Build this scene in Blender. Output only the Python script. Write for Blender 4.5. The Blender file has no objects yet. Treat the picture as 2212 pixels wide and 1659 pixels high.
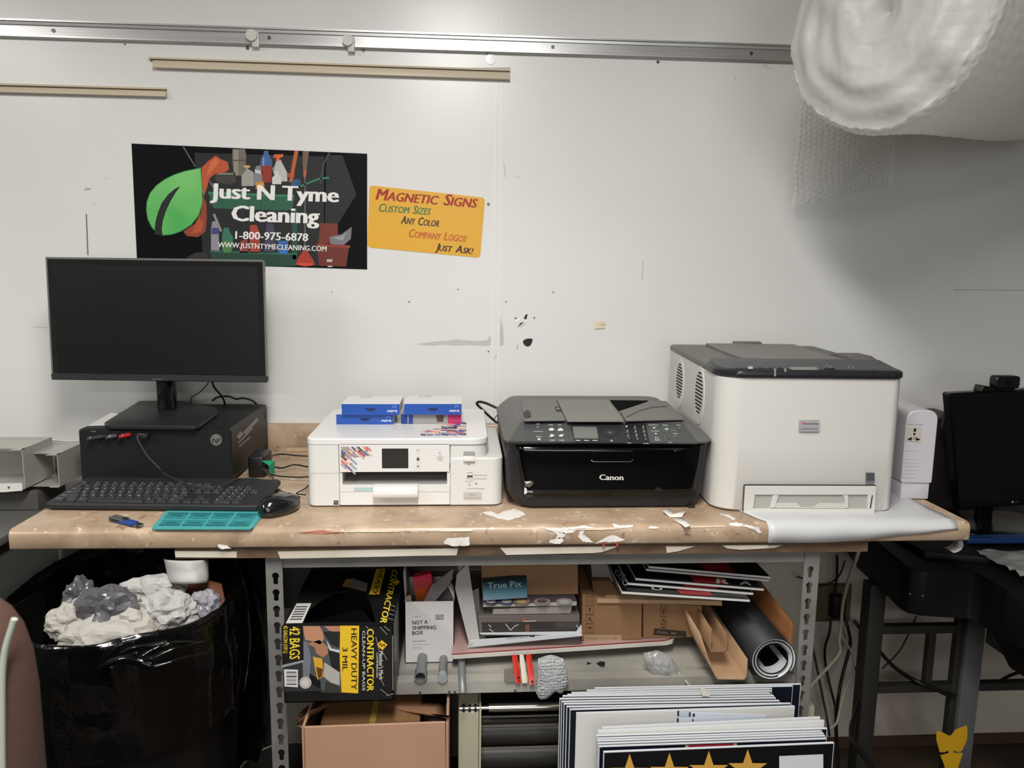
import bpy, bmesh, math, random
from mathutils import Vector, Matrix, noise

SC = bpy.context.scene
COL = SC.collection
PI = math.pi
V3 = Vector

# ---------------------------------------------------------------- camera
CW, CH, FPX = 2212.0, 1659.0, 1651.96
CAM = V3((0.82538, -1.39418, 1.39838))
_yaw, _pit, _rol = 0.065525, 0.146947, 0.0135368
_f = V3((math.sin(_yaw)*math.cos(_pit), math.cos(_yaw)*math.cos(_pit), -math.sin(_pit)))
_r = V3((math.cos(_yaw), -math.sin(_yaw), 0))
_u = _r.cross(_f)
CR = _r*math.cos(_rol)+_u*math.sin(_rol)
CU = _u*math.cos(_rol)-_r*math.sin(_rol)
CF = _f
cd = bpy.data.cameras.new('camera')
cd.sensor_width = 36.0
cd.lens = 36.0*FPX/CW
cd.clip_start = 0.02
cd.dof.use_dof = True
cd.dof.focus_distance = 1.62
cd.dof.aperture_fstop = 6.5
cam = bpy.data.objects.new('camera', cd)
COL.objects.link(cam)
cam.matrix_world = Matrix(((CR.x, CU.x, -CF.x, CAM.x), (CR.y, CU.y, -CF.y, CAM.y), (CR.z, CU.z, -CF.z, CAM.z), (0, 0, 0, 1)))
SC.camera = cam

# ---------------------------------------------------------------- view, world
SC.view_settings.view_transform = 'Standard'
SC.view_settings.look = 'None'
SC.view_settings.exposure = 0.0
SC.view_settings.gamma = 1.0
SC.view_settings.use_curve_mapping = False
wd = bpy.data.worlds.new('world')
SC.world = wd
wd.use_nodes = True
wd.node_tree.nodes['Background'].inputs[0].default_value = (0.9, 0.93, 1.0, 1)
wd.node_tree.nodes['Background'].inputs[1].default_value = 0.05

def area(name, loc, rot, sx, sy, energy, color=(1, .97, .93)):
    l = bpy.data.lights.new(name, 'AREA')
    l.shape = 'RECTANGLE'; l.size = sx; l.size_y = sy; l.energy = energy; l.color = color
    o = bpy.data.objects.new(name, l); COL.objects.link(o)
    o.location = loc; o.rotation_euler = rot
    return o
# ceiling fluorescents, fixtures built below; rear two added for light under the counter
LAMPS = [(0.78, -1.25, 2.44, .3, 1.2, 57), (-1.35, -1.35, 2.44, .3, 1.2, 41), (0.2, -3.9, 2.44, 1.2, .3, 48), (2.5, -3.6, 2.44, .3, 1.2, 4)]
for _l in LAMPS:
    area('ceiling_lamp_light', _l[:3], (0, 0, 0), _l[3], _l[4], _l[5], (1, .985, .955))
# cool fill added behind the photographer to lift the light under the counter
area('added_back_fill', (1.2, -5.03, 1.45), (PI/2, 0, 0), 1.7, 1.3, 26, (.93, .97, 1))

# ---------------------------------------------------------------- geometry helpers
def ray(px, py):
    return CF + CR*((px-CW/2)/FPX) + CU*((CH/2-py)/FPX)
def plane(ax, v):
    if ax == 'x': return (V3((v, 0, 0)), V3((-1, 0, 0)))
    if ax == 'y': return (V3((0, v, 0)), V3((0, -1, 0)))
    return (V3((0, 0, v)), V3((0, 0, 1)))
def hit(px, py, pl):
    d = ray(px, py); P0, N = pl
    return CAM + d*((P0-CAM).dot(N)/d.dot(N))
def at(px, py, ax, v):
    return hit(px, py, plane(ax, v))

def s2l(c):
    c /= 255.0
    return c/12.92 if c <= .04045 else ((c+.055)/1.055)**2.4
def hexc(h):
    if isinstance(h, str):
        h = h.lstrip('#'); h = tuple(int(h[i:i+2], 16) for i in (0, 2, 4))
    return tuple(s2l(c) for c in h)+(1,)

MATS = {}
def mt(name, col, rough=.5, metal=0, spec=.5, n=None, bump=None, coat=0, trans=0, alpha=1, sub=0, aniso=None, ior=1.45):
    """procedural material; n=(scale, colour2, low, high[, detail]), bump=(scale, strength[, distance])"""
    if name in MATS: return MATS[name]
    m = bpy.data.materials.new(name); m.use_nodes = True
    nt = m.node_tree; b = nt.nodes['Principled BSDF']
    b.inputs['Base Color'].default_value = hexc(col)
    b.inputs['Roughness'].default_value = rough
    b.inputs['Metallic'].default_value = metal
    b.inputs['Specular IOR Level'].default_value = spec
    b.inputs['Coat Weight'].default_value = coat
    b.inputs['Transmission Weight'].default_value = trans
    b.inputs['Alpha'].default_value = alpha
    b.inputs['IOR'].default_value = ior
    m.diffuse_color = hexc(col)
    tc = None
    if n or bump:
        tc = nt.nodes.new('ShaderNodeTexCoord')
    if n:
        t = nt.nodes.new('ShaderNodeTexNoise'); t.inputs['Scale'].default_value = n[0]; t.inputs['Detail'].default_value = n[4] if len(n) > 4 else 5
        mp = nt.nodes.new('ShaderNodeMapping'); mp.inputs['Scale'].default_value = n[5] if len(n) > 5 else (1, 1, 1)
        nt.links.new(tc.outputs['Object'], mp.inputs[0]); nt.links.new(mp.outputs[0], t.inputs['Vector'])
        r = nt.nodes.new('ShaderNodeValToRGB')
        r.color_ramp.elements[0].position = n[2]; r.color_ramp.elements[1].position = n[3]
        r.color_ramp.elements[0].color = hexc(col); r.color_ramp.elements[1].color = hexc(n[1])
        nt.links.new(t.outputs[0], r.inputs[0]); nt.links.new(r.outputs[0], b.inputs['Base Color'])
    if bump:
        t = nt.nodes.new('ShaderNodeTexNoise'); t.inputs['Scale'].default_value = bump[0]; t.inputs['Detail'].default_value = 4
        nt.links.new(tc.outputs['Object'], t.inputs['Vector'])
        bp = nt.nodes.new('ShaderNodeBump'); bp.inputs['Strength'].default_value = bump[1]; bp.inputs['Distance'].default_value = bump[2] if len(bump) > 2 else .002
        nt.links.new(t.outputs[0], bp.inputs['Height']); nt.links.new(bp.outputs[0], b.inputs['Normal'])
    MATS[name] = m
    return m

def C(h, rough=.55):
    """plain printed or painted colour"""
    k = 'ink_%s_%d' % (h if isinstance(h, str) else '%02x%02x%02x' % h, int(rough*100))
    return mt(k.replace('#', ''), h, rough, n=(40, h, 0, 1))

def tag(o, label=None, cat=None, group=None, kind=None):
    if label: o['label'] = label
    if cat: o['category'] = cat
    if group: o['group'] = group
    if kind: o['kind'] = kind
    return o

def thing(name, loc, label, cat, group=None):
    o = bpy.data.objects.new(name, None); COL.objects.link(o)
    o.location = loc; o.empty_display_size = .02
    return tag(o, label, cat, group)

def wloc(o):
    v = V3((0, 0, 0))
    while o: v += o.location; o = o.parent
    return v

def curve_mesh(outer, holes=(), thick=0.0, res=1):
    """flat plate in xy with real holes, extruded +-thick/2"""
    cu = bpy.data.curves.new('plate', 'CURVE'); cu.dimensions = '2D'; cu.fill_mode = 'BOTH'; cu.extrude = thick/2
    for loop in [outer]+list(holes):
        s = cu.splines.new('POLY'); s.points.add(len(loop)-1)
        for i, q in enumerate(loop): s.points[i].co = (q[0], q[1], 0, 1)
        s.use_cyclic_u = True
    o = bpy.data.objects.new('plate', cu)
    me = bpy.data.meshes.new_from_object(o)
    vs = [v.co.copy() for v in me.vertices]; fs = [tuple(p.vertices) for p in me.polygons]
    bpy.data.objects.remove(o); bpy.data.curves.remove(cu); bpy.data.meshes.remove(me)
    return vs, fs

_TX = {}
def text_mesh(s, off=0.0):
    off = 0.0
    k = (s, off)
    if k not in _TX:
        cu = bpy.data.curves.new('t', 'FONT'); cu.body = s; cu.size = 1; cu.resolution_u = 2; cu.offset = off; cu.fill_mode = 'FRONT'; cu.dimensions = '2D'
        o = bpy.data.objects.new('t', cu); me = bpy.data.meshes.new_from_object(o)
        vs = [v.co.copy() for v in me.vertices]; fs = [tuple(p.vertices) for p in me.polygons]
        bpy.data.objects.remove(o); bpy.data.curves.remove(cu); bpy.data.meshes.remove(me)
        _TX[k] = (vs, fs)
    return _TX[k]
CAPH = max(v.y for v in text_mesh('H')[0])

class P:
    """collects shapes into ONE mesh object"""
    def __init__(s, xf=None):
        s.bm = bmesh.new(); s.mats = []; s.xf = xf; s.m = None
    def mi(s, m):
        m = m or s.m; s.m = m
        if m not in s.mats: s.mats.append(m)
        return s.mats.index(m)
    def raw(s, vs, fs, m=None, xf=None):
        k = s.mi(m); new = [s.bm.verts.new(xf @ V3(v) if xf else V3(v)) for v in vs]; out = []
        for f in fs:
            try:
                fc = s.bm.faces.new([new[i] for i in f]); fc.material_index = k; out.append(fc)
            except ValueError: pass
        return new, out
    def _bev(s, vs, fs, bev, seg):
        if bev > 0:
            es = list({e for f in fs for e in f.edges})
            bmesh.ops.bevel(s.bm, geom=es, offset=bev, segments=seg, profile=.5, affect='EDGES', clamp_overlap=True)
    def box(s, x0, x1, y0, y1, z0, z1, m=None, bev=0, seg=2, xf=None):
        vs = [(x, y, z) for z in (z0, z1) for y in (y0, y1) for x in (x0, x1)]
        a, f = s.raw(vs, [(0, 2, 3, 1), (4, 5, 7, 6), (0, 1, 5, 4), (2, 6, 7, 3), (0, 4, 6, 2), (1, 3, 7, 5)], m, xf)
        s._bev(a, f, bev, seg); return s
    def hexa(s, q, m=None, bev=0, seg=2):
        """8 points: bottom loop then top loop (ccw from above)"""
        a, f = s.raw(q, [(3, 2, 1, 0), (4, 5, 6, 7), (0, 1, 5, 4), (1, 2, 6, 5), (2, 3, 7, 6), (3, 0, 4, 7)], m)
        s._bev(a, f, bev, seg); return s
    def slab(s, quad, d, m=None, bev=0, seg=1):
        """polygon (list of 3-D points) given thickness vector d"""
        d = V3(d); n = len(quad); q = [V3(p) for p in quad]
        a, f = s.raw(q+[p+d for p in q], [tuple(range(n)), tuple(reversed(range(n, 2*n)))]+[(i, i+n, (i+1) % n+n, (i+1) % n) for i in range(n)], m)
        s._bev(a, f, bev, seg); return s
    def prism(s, pts, ax, a, b, m=None, bev=0, seg=2, xf=None):
        mk = {'x': lambda u, v, w: (w, u, v), 'y': lambda u, v, w: (u, w, v), 'z': lambda u, v, w: (u, v, w)}[ax]
        n = len(pts)
        vs = [mk(u, v, a) for u, v in pts]+[mk(u, v, b) for u, v in pts]
        fs = [tuple(range(n)), tuple(reversed(range(n, 2*n)))]+[(i, i+n, (i+1) % n+n, (i+1) % n) for i in range(n)]
        x, f = s.raw(vs, fs, m, xf); s._bev(x, f, bev, seg); return s
    def tube(s, path, r, m=None, n=8, cap=True, r1=None, smooth=0):
        p = [V3(q) for q in path]
        if smooth:
            out = []
            for i in range(len(p)-1):
                a = p[max(i-1, 0)]; b = p[i]; c = p[i+1]; d = p[min(i+2, len(p)-1)]
                for j in range(smooth):
                    t = j/smooth
                    out.append(.5*((2*b)+(c-a)*t+(2*a-5*b+4*c-d)*t*t+(3*b-a-3*c+d)*t**3))
            p = out+[p[-1]]
        rings = []; up = V3((0, 0, 1)); k = len(p)
        for i in range(k):
            t = (p[min(i+1, k-1)]-p[max(i-1, 0)])
            if t.length < 1e-9: t = V3((0, 0, 1))
            t.normalize()
            if i == 0:
                x = t.cross(up)
                if x.length < .1: x = t.cross(V3((1, 0, 0)))
            else: x = x-t*x.dot(t)
            x.normalize(); y = t.cross(x)
            rr = r if r1 is None else r+(r1-r)*i/(k-1)
            rings.append([p[i]+(x*math.cos(2*PI*j/n)+y*math.sin(2*PI*j/n))*rr for j in range(n)])
        vs = [v for g in rings for v in g]
        fs = [(i*n+j, i*n+(j+1) % n, (i+1)*n+(j+1) % n, (i+1)*n+j) for i in range(k-1) for j in range(n)]
        if cap: fs += [tuple(reversed(range(n))), tuple(range((k-1)*n, k*n))]
        s.raw(vs, fs, m); return s
    def cyl(s, a, b, r, m=None, n=24, r1=None, cap=True):
        return s.tube([a, b], r, m, n, cap, r1)
    def loft(s, rings, m=None, cap=True, xf=None):
        n = len(rings[0]); vs = [v for g in rings for v in g]
        fs = [(i*n+j, i*n+(j+1) % n, (i+1)*n+(j+1) % n, (i+1)*n+j) for i in range(len(rings)-1) for j in range(n)]
        if cap: fs += [tuple(reversed(range(n))), tuple(range((len(rings)-1)*n, len(rings)*n))]
        s.raw(vs, fs, m, xf); return s
    def lathe(s, prof, c, m=None, n=32, sx=1, sy=1, jit=0, cap=True):
        rings = []
        for i, (r, z) in enumerate(prof):
            rings.append([(c[0]+r*sx*math.cos(2*PI*j/n), c[1]+r*sy*math.sin(2*PI*j/n), c[2]+z) for j in range(n)])
        return s.loft(rings, m, cap)
    def grid(s, fn, nu, nv, m=None):
        vs = [fn(i/nu, j/nv) for j in range(nv+1) for i in range(nu+1)]
        w = nu+1
        s.raw(vs, [(j*w+i, j*w+i+1, (j+1)*w+i+1, (j+1)*w+i) for j in range(nv) for i in range(nu)], m); return s
    def plate(s, outer, holes, thick, m, xf):
        vs, fs = curve_mesh(outer, holes, thick); s.raw(vs, fs, m, xf); return s
    def sphere(s, c, r, m=None, sub=3, fn=None):
        t = bmesh.new(); bmesh.ops.create_icosphere(t, subdivisions=sub, radius=1)
        r = V3(r) if hasattr(r, '__len__') else V3((r, r, r)); c = V3(c)
        t.verts.ensure_lookup_table()
        vs = []
        for v in t.verts:
            k = fn(v.co) if fn else 1
            vs.append(c+V3((v.co.x*r.x, v.co.y*r.y, v.co.z*r.z))*k)
        fs = [tuple(v.index for v in f.verts) for f in t.faces]; t.free()
        s.raw(vs, fs, m); return s
    def build(s, name, parent=None, smooth=35, solid=0, sub=0, fix=True):
        if s.xf: s.bm.transform(s.xf)
        if fix: bmesh.ops.recalc_face_normals(s.bm, faces=s.bm.faces)
        off = wloc(parent) if parent else V3((0, 0, 0))
        if not parent and s.bm.verts:
            lo = V3([min(v.co[i] for v in s.bm.verts) for i in range(3)]); hi = V3([max(v.co[i] for v in s.bm.verts) for i in range(3)])
            off = V3(((lo.x+hi.x)/2, (lo.y+hi.y)/2, lo.z))
        bmesh.ops.translate(s.bm, verts=s.bm.verts, vec=-off)
        me = bpy.data.meshes.new(name); s.bm.to_mesh(me); s.bm.free()
        for m in s.mats: me.materials.append(m)
        if smooth:
            me.shade_smooth(); me.set_sharp_from_angle(angle=math.radians(smooth))
        o = bpy.data.objects.new(name, me); COL.objects.link(o)
        if parent: o.parent = parent
        else: o.location = off
        if solid:
            md = o.modifiers.new('solid', 'SOLIDIFY'); md.thickness = solid; md.offset = 0
        if sub:
            md = o.modifiers.new('sub', 'SUBSURF'); md.levels = sub; md.render_levels = sub
        return o

def rrect(x0, x1, y0, y1, r, n=5):
    """rounded rectangle outline ccw; r one radius or four (bl, br, tr, tl)"""
    if not hasattr(r, '__len__'): r = (r,)*4
    out = []
    for (cx, cy, a0, q) in ((x0, y0, PI, r[0]), (x1, y0, 1.5*PI, r[1]), (x1, y1, 0, r[2]), (x0, y1, .5*PI, r[3])):
        q = max(q, 1e-5)
        ccx = cx+q*(1 if cx == x0 else -1); ccy = cy+q*(1 if cy == y0 else -1)
        for i in range(n+1):
            a = a0+.5*PI*i/n
            out.append((ccx+q*math.cos(a), ccy+q*math.sin(a)))
    return out

class Art:
    """print on a flat face: polygons and writing laid on the plane (pl), each layer .25 mm above the last"""
    def __init__(s, pl, lift=.0004, step=.0002):
        s.pl = pl; s.p = P(); s.l = lift; s.k = step
        s.N = pl[1].normalized()
    def q(s, px, py, l=0):
        return hit(px, py, s.pl)+s.N*(s.l+s.k*l)
    def poly(s, pts, m, l=0):
        s.p.raw([s.q(x, y, l) for x, y in pts], [tuple(range(len(pts)))], m if not isinstance(m, str) else C(m)); return s
    def rect(s, x0, y0, x1, y1, m, l=0):
        return s.poly([(x0, y0), (x1, y0), (x1, y1), (x0, y1)], m, l)
    def circ(s, x, y, r, m, l=0, n=20, ry=None):
        return s.poly([(x+r*math.cos(2*PI*i/n), y-(ry or r)*math.sin(2*PI*i/n)) for i in range(n)], m, l)
    def line(s, pts, w, m, l=0):
        for (x0, y0), (x1, y1) in zip(pts, pts[1:]):
            d = math.hypot(x1-x0, y1-y0) or 1; nx, ny = -(y1-y0)/d*w/2, (x1-x0)/d*w/2
            s.poly([(x0+nx, y0+ny), (x1+nx, y1+ny), (x1-nx, y1-ny), (x0-nx, y0-ny)], m, l)
        return s
    def text(s, t, ax, ay, bx, by, h, m, l=1, bold=0.0, shear=0.0, mono=False):
        """t from pixel (ax,ay) to (bx,by) along the baseline, capitals h pixels high"""
        vs, fs = text_mesh(t, bold)
        if not vs: return s
        x0 = min(v.x for v in vs); x1 = max(v.x for v in vs)
        A = s.q(ax, ay, l); B = s.q(bx, by, l)
        dx, dy = bx-ax, by-ay; d = math.hypot(dx, dy)
        Cc = s.q(ax+dy/d*h, ay-dx/d*h, l)
        U = (B-A)/(x1-x0); W = (Cc-A)/CAPH
        m = m if not isinstance(m, str) else C(m)
        for k_, dx_ in enumerate((0,) if bold < .006 else (-bold*.9, 0, bold*.9)):      # heavier strokes for bold print
            e_ = s.N*(.00003*k_)
            s.p.raw([A+e_+U*(v.x-x0+dx_+shear*v.y)+W*v.y for v in vs], fs, m)
        return s
    def build(s, name, parent=None):
        return s.p.build(name, parent, smooth=0, fix=False)

def crumple(name, c, r, m, seed, parent=None, amp=.35, fr=3.2, sub=4, flat=True, **kw):
    rnd = random.Random(seed); o = V3((rnd.uniform(0, 50), rnd.uniform(0, 50), rnd.uniform(0, 50)))
    def f(v):
        a = noise.cell(v*fr+o) if False else 0
        k = 1+amp*(noise.noise(v*fr*.6+o)*1.1)
        rid = abs(noise.noise(v*fr*1.3+o*2))
        return k-amp*.9*rid+amp*.35*noise.noise(v*fr*3+o)
    p = P(); p.sphere(c, r, m, sub, f)
    return p.build(name, parent, smooth=(22 if flat else 60))
# ---------------------------------------------------------------- room shell
YW = .655            # face of the back wall
CT = .918            # counter top height
WALLM = mt('white_wall_panel', '#e3e2de', .28, n=(1.6, '#dcdbd7', .35, .7), spec=.45, bump=(3, .06, .004))
def struct(name, p, parent=None, smooth=35):
    o = p.build(name, parent, smooth); o['kind'] = 'structure'; return o
p = P(); p.box(-2.6, 3.3, YW, YW+.1, 0, 2.6, WALLM); wall = struct('wall_back', p)
p = P(); p.box(-2.7, -2.6, -5.1, YW+.1, 0, 2.6, mt('left_wall', '#8f8b84', .8)); struct('wall_left', p)
p = P(); p.box(3.3, 3.4, -5.1, YW+.1, 0, 2.6, mt('right_wall', '#6a655e', .8)); struct('wall_right', p)
p = P(); p.box(-2.6, 3.3, -5.2, -5.1, 0, 2.6, mt('front_wall', '#4a4642', .9, n=(2, '#2c2a2a', .3, .7))); struct('wall_front', p)
p = P(); p.box(-2.7, 3.4, -5.2, YW+.1, -.1, 0, mt('floor_brown', '#4a3a2e', .6, n=(7, '#33281f', .3, .7), bump=(30, .2))); struct('floor', p)
p = P(); p.box(-2.7, 3.4, -5.2, YW+.1, 2.6, 2.7, mt('ceiling_white', '#d8d5cf', .9)); struct('ceiling', p)
for i, (x, y, z, sx, sy, e) in enumerate(LAMPS):  # housings for the overhead lamps and the added rear ones
    t = thing('ceiling_light', (x, y, 2.45), 'long fluorescent fixture hanging just under the ceiling', 'ceiling light', 'ceiling fluorescents')
    q = P(); q.box(x-sx/2-.02, x+sx/2+.02, y-sy/2-.02, y+sy/2+.02, 2.462, 2.5995, mt('white_metal', '#dddcd8', .5), .004); q.build('housing', t)
    q = P(); q.box(x-sx/2, x+sx/2, y-sy/2, y+sy/2, 2.445, 2.461, mt('diffuser', '#f4f2ec', .4)); q.build('diffuser', t)

p = P(); p.box(-2.59, 3.29, YW-.004, YW-.0003, 0, .872, mt('lower_wall', '#c3b9ab', .7, n=(2.5, '#b5aa9b', .3, .7))); o = p.build('wall_lower'); o['kind'] = 'structure'
WF = P(); WF.plate([(.3, .75), (2.1, .75), (2.1, 2.15), (.3, 2.15)], [[(.36, .81), (2.04, .81), (2.04, 2.09), (.36, 2.09)]], .05, mt('added_frame_white', '#d9d7d2', .5), Matrix.Translation((0, -5.07, 0)) @ Matrix.Rotation(PI/2, 4, 'X'))
o = WF.build('added_window_1'); o['kind'] = 'structure'  # invented opening, added to go with the fill lamp
WM = mt('added_glow_pane', '#c8d2dc', .3); WM.node_tree.nodes['Principled BSDF'].inputs['Emission Color'].default_value = (.9, .96, 1, 1); WM.node_tree.nodes['Principled BSDF'].inputs['Emission Strength'].default_value = .6  # glow added to the invented opening, out of view
WF = P(); WF.box(.36, 2.04, -5.095, -5.085, .81, 2.09, WM); WF.build('pane', o)
# seam batten, scuffs, holes on the wall
WP = plane('y', YW)
p = P()
a = at(1068, 560, 'y', YW).x
p.box(a-.0016, a+.0016, YW-.0012, YW, 1.0, 2.6, mt('seam_strip', '#e3e2de', .28)); p.box(a+.014, a+.0165, YW-.0012, YW, 1.0, 2.6)
p.build('wall_seam', wall)
A = Art(WP, .0003)
SM = '#c2c1bb'
A.poly([(900, 743), (935, 738), (962, 736), (985, 733), (1008, 735), (1030, 737), (1053, 735), (1056, 727), (1060, 727), (1060, 746), (1040, 747), (1010, 745), (985, 747), (955, 744), (940, 747), (905, 745)], SM)
A.poly([(1078, 705), (1086, 700), (1089, 745), (1079, 747)], SM)
A.poly([(1077, 690), (1084, 688), (1086, 700), (1078, 703)], '#d0cfca')
A.poly([(1281, 696), (1303, 693), (1310, 699), (1308, 709), (1288, 713)], '#e2d6bd')
A.line([(1285, 711), (1306, 710)], 2.0, '#a8987c', 1); A.poly([(1290, 703), (1306, 697), (1309, 704)], '#cdb896', 1)
A.line([(1389, 563), (1389, 580), (1387, 604)], 1.3, '#aeada8')
A.line([(186.5, 462), (190, 551)], 2.6, '#66645f')
A.poly([(183, 407), (197, 406), (196, 410), (183, 411)], '#aaa9a4')
A.line([(201, 441), (205, 440)], 1.5, '#b4b3ae'); A.line([(226, 386), (234, 384)], 1.3, '#bebdb8')
A.line([(72, 706), (103, 708)], 1.4, '#b5b4af')
A.line([(1650, 139), (1651, 147)], 1, '#a6a5a0'); A.line([(1650, 139), (1654, 139), (1655, 148)], 1, '#a6a5a0'); A.line([(1658, 140), (1659, 149), (1664, 149)], 1, '#a6a5a0'); A.line([(1666, 147), (1672, 145)], 1, '#b6b5b0')
A.line([(1118, 745), (1117, 755)], 2.2, '#a9a8a3'); A.line([(1073, 765), (1067, 778)], 2, '#c2c1bc')
A.line([(1088, 352), (1092, 384)], 1.6, '#bab9b4'); A.line([(1112, 380), (1124, 384)], 1.6, '#c3c2bd')
A.line([(2060, 626), (2212, 627)], 1.4, '#a9a59e')
A.build('wall_scuffs', wall)
# torn holes in the panel facing
A = Art(WP, .0006)
DK = '#1a1a1a'
A.poly([(1129, 739), (1131, 735), (1136, 732), (1143, 731), (1149, 731.5), (1151, 734), (1149, 740), (1146, 746), (1140, 749), (1133, 746)], DK)
A.build('torn_hole', wall)
A = Art(WP, .0006)
A.poly([(1110, 687), (1118, 685), (1114, 688), (1126, 694), (1122, 694.5)], DK)
A.poly([(1131, 688), (1135, 680), (1140, 678), (1137, 690)], DK)
A.poly([(1117, 708), (1124, 698), (1133, 695)], DK)
A.poly([(1153, 685), (1156, 685), (1155, 688), (1152, 688)], DK)
A.build('torn_hole', wall)
p = P()
p.box(*[v for v in (at(1112, 700, 'y', YW).x, at(1124, 700, 'y', YW).x)], YW-.001, YW, 1.262, 1.270, mt('torn_paper', '#f0efec', .6)); 
p.raw([at(1120, 690, 'y', YW-.004), at(1131, 696, 'y', YW-.001), at(1124, 697, 'y', YW-.001)], [(0, 1, 2)])
p.raw([at(1136, 696, 'y', YW-.004), at(1120, 708, 'y', YW-.003), at(1128, 704, 'y', YW-.001), at(1139, 694, 'y', YW-.001)], [(0, 1, 2, 3)])
p.build('torn_flap', wall, fix=False)
SCR = mt('screw_steel', '#5a5a5a', .35, .8)
for (x, y, r) in [(270, 96, .0020), (535, 104, .0042), (785, 109, .0042), (1053, 118, .0045), (1421, 134, .0038), (1055, 441, .0040), (884, 652, .002), (989, 625, .0017), (1093, 652, .002), (1195, 631, .002), (1055, 759, .002), (717, 630, .0012), (1588, 170, .001)]:
    c = at(x, y, 'y', YW)
    p = P(); p.cyl(c, c-V3((0, .0016, 0)), r, SCR, 14); p.build('wall_screw', wall)
c = at(1060, 128, 'y', YW); p = P(); p.cyl(c, c-V3((0, .002, 0)), .013, mt('clear_disc', '#eeeeec', .1), 24); p.build('wall_disc', wall)

# aluminium display rail
z1, z0 = 1.988, 1.944
t = thing('display_rail', (.7, YW, z0), 'long aluminium hanging rail running across the upper wall', 'rail')
ALU = mt('brushed_aluminium', '#b9b8b6', .32, .75, n=(3, '#cfcecc', .3, .7, 3, (1, 1, 60)))
zr = lambda dz: z0+dz
p = P(); pr = [(YW, z0), (YW-.010, z0), (YW-.012, z0+.003), (YW-.012, z0+.007), (YW-.006, z0+.008), (YW-.005, z0+.030), (YW-.010, z0+.031), (YW-.011, z0+.037), (YW-.006, z0+.038), (YW-.010, z0+.040), (YW-.010, z0+.044), (YW, z0+.044)]
p.prism(pr, 'x', -1.4, 1.702, ALU); p.build('track', t, smooth=20)
for x in (116, 582, 1194, 1622):
    c = at(x, 67+.0345*x, 'y', YW-.005); p = P(); p.cyl((c.x, YW-.004, z0+.020), (c.x, YW-.0075, z0+.020), .0045, SCR, 14); p.build('rail_screw', t)
for i, px in enumerate((545, 752)):
    c = at(px, 78+(px-545)*.05, 'y', YW-.015)
    k = thing('rail_clip', (c.x, YW-.012, c.z), 'round cream clip knob on the rail above the %s' % ('beige strip, nearer the strip\'s tapered end' if i == 0 else 'middle of the long beige strip'), 'clip', 'rail clips')
    q = P(); q.cyl((c.x, YW-.011, c.z), (c.x, YW-.026, c.z), .0135, mt('cream_plastic', '#d3cfc6', .4), 28); q.build('knob', k)
    q = P(); q.box(c.x-.001, c.x+.016, YW-.018, YW-.011, c.z-.026, c.z+.010, None or mt('cream_plastic', '#d3cfc6', .4), .002); q.build('hook', k)

# beige plastic edging strips on the wall
BE = mt('beige_plastic', '#cbbda5', .42); BD = mt('beige_groove', '#6f5e45', .6)
def strip(pl_, px0, py0, px1, py1, h, notch, label):
    a = at(px0, py0, 'y', YW-.012); b = at(px1, py1, 'y', YW-.012)
    t = thing('edging_strip', ((a.x+b.x)/2, YW, min(a.z, b.z)-h), label, 'strip', 'beige edging strips')
    ang = math.atan2(b.z-a.z, b.x-a.x); L = (b-a).length
    M = Matrix.Translation((a.x, 0, a.z)) @ Matrix.Rotation(-ang, 4, 'Y')
    p = P(M)
    p.prism([(YW, 0), (YW-.010, 0), (YW-.011, -.0045), (YW, -.0045)], 'x', 0, L, BE)
    p.prism([(YW, -.0085), (YW-.012, -.0085), (YW-.016, -h), (YW, -h)], 'x', notch, L, BE, .0008)
    p.build('strip_body', t)
    p = P(M); p.prism([(YW, -.0045), (YW-.007, -.0045), (YW-.007, -.0085), (YW, -.0085)], 'x', .003, L-.002, BD); p.build('groove', t)
strip('', 320, 122, 1102, 149, .026, .010, 'long beige plastic edging strip under the rail')
strip('', -80, 177, 357, 189, .022, 0, 'beige plastic edging strip at the far left of the wall')
p = P(); p.slab([at(1010, 147, 'y', YW-.002), at(1102, 146, 'y', YW-.002), at(1102, 151, 'y', YW-.002)], (0, -.003, 0), mt('grey_sliver', '#77736c', .4, .4)); tag(p.build('metal_sliver'), 'thin grey metal sliver behind the right end of the long beige strip', 'metal strip')

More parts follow.
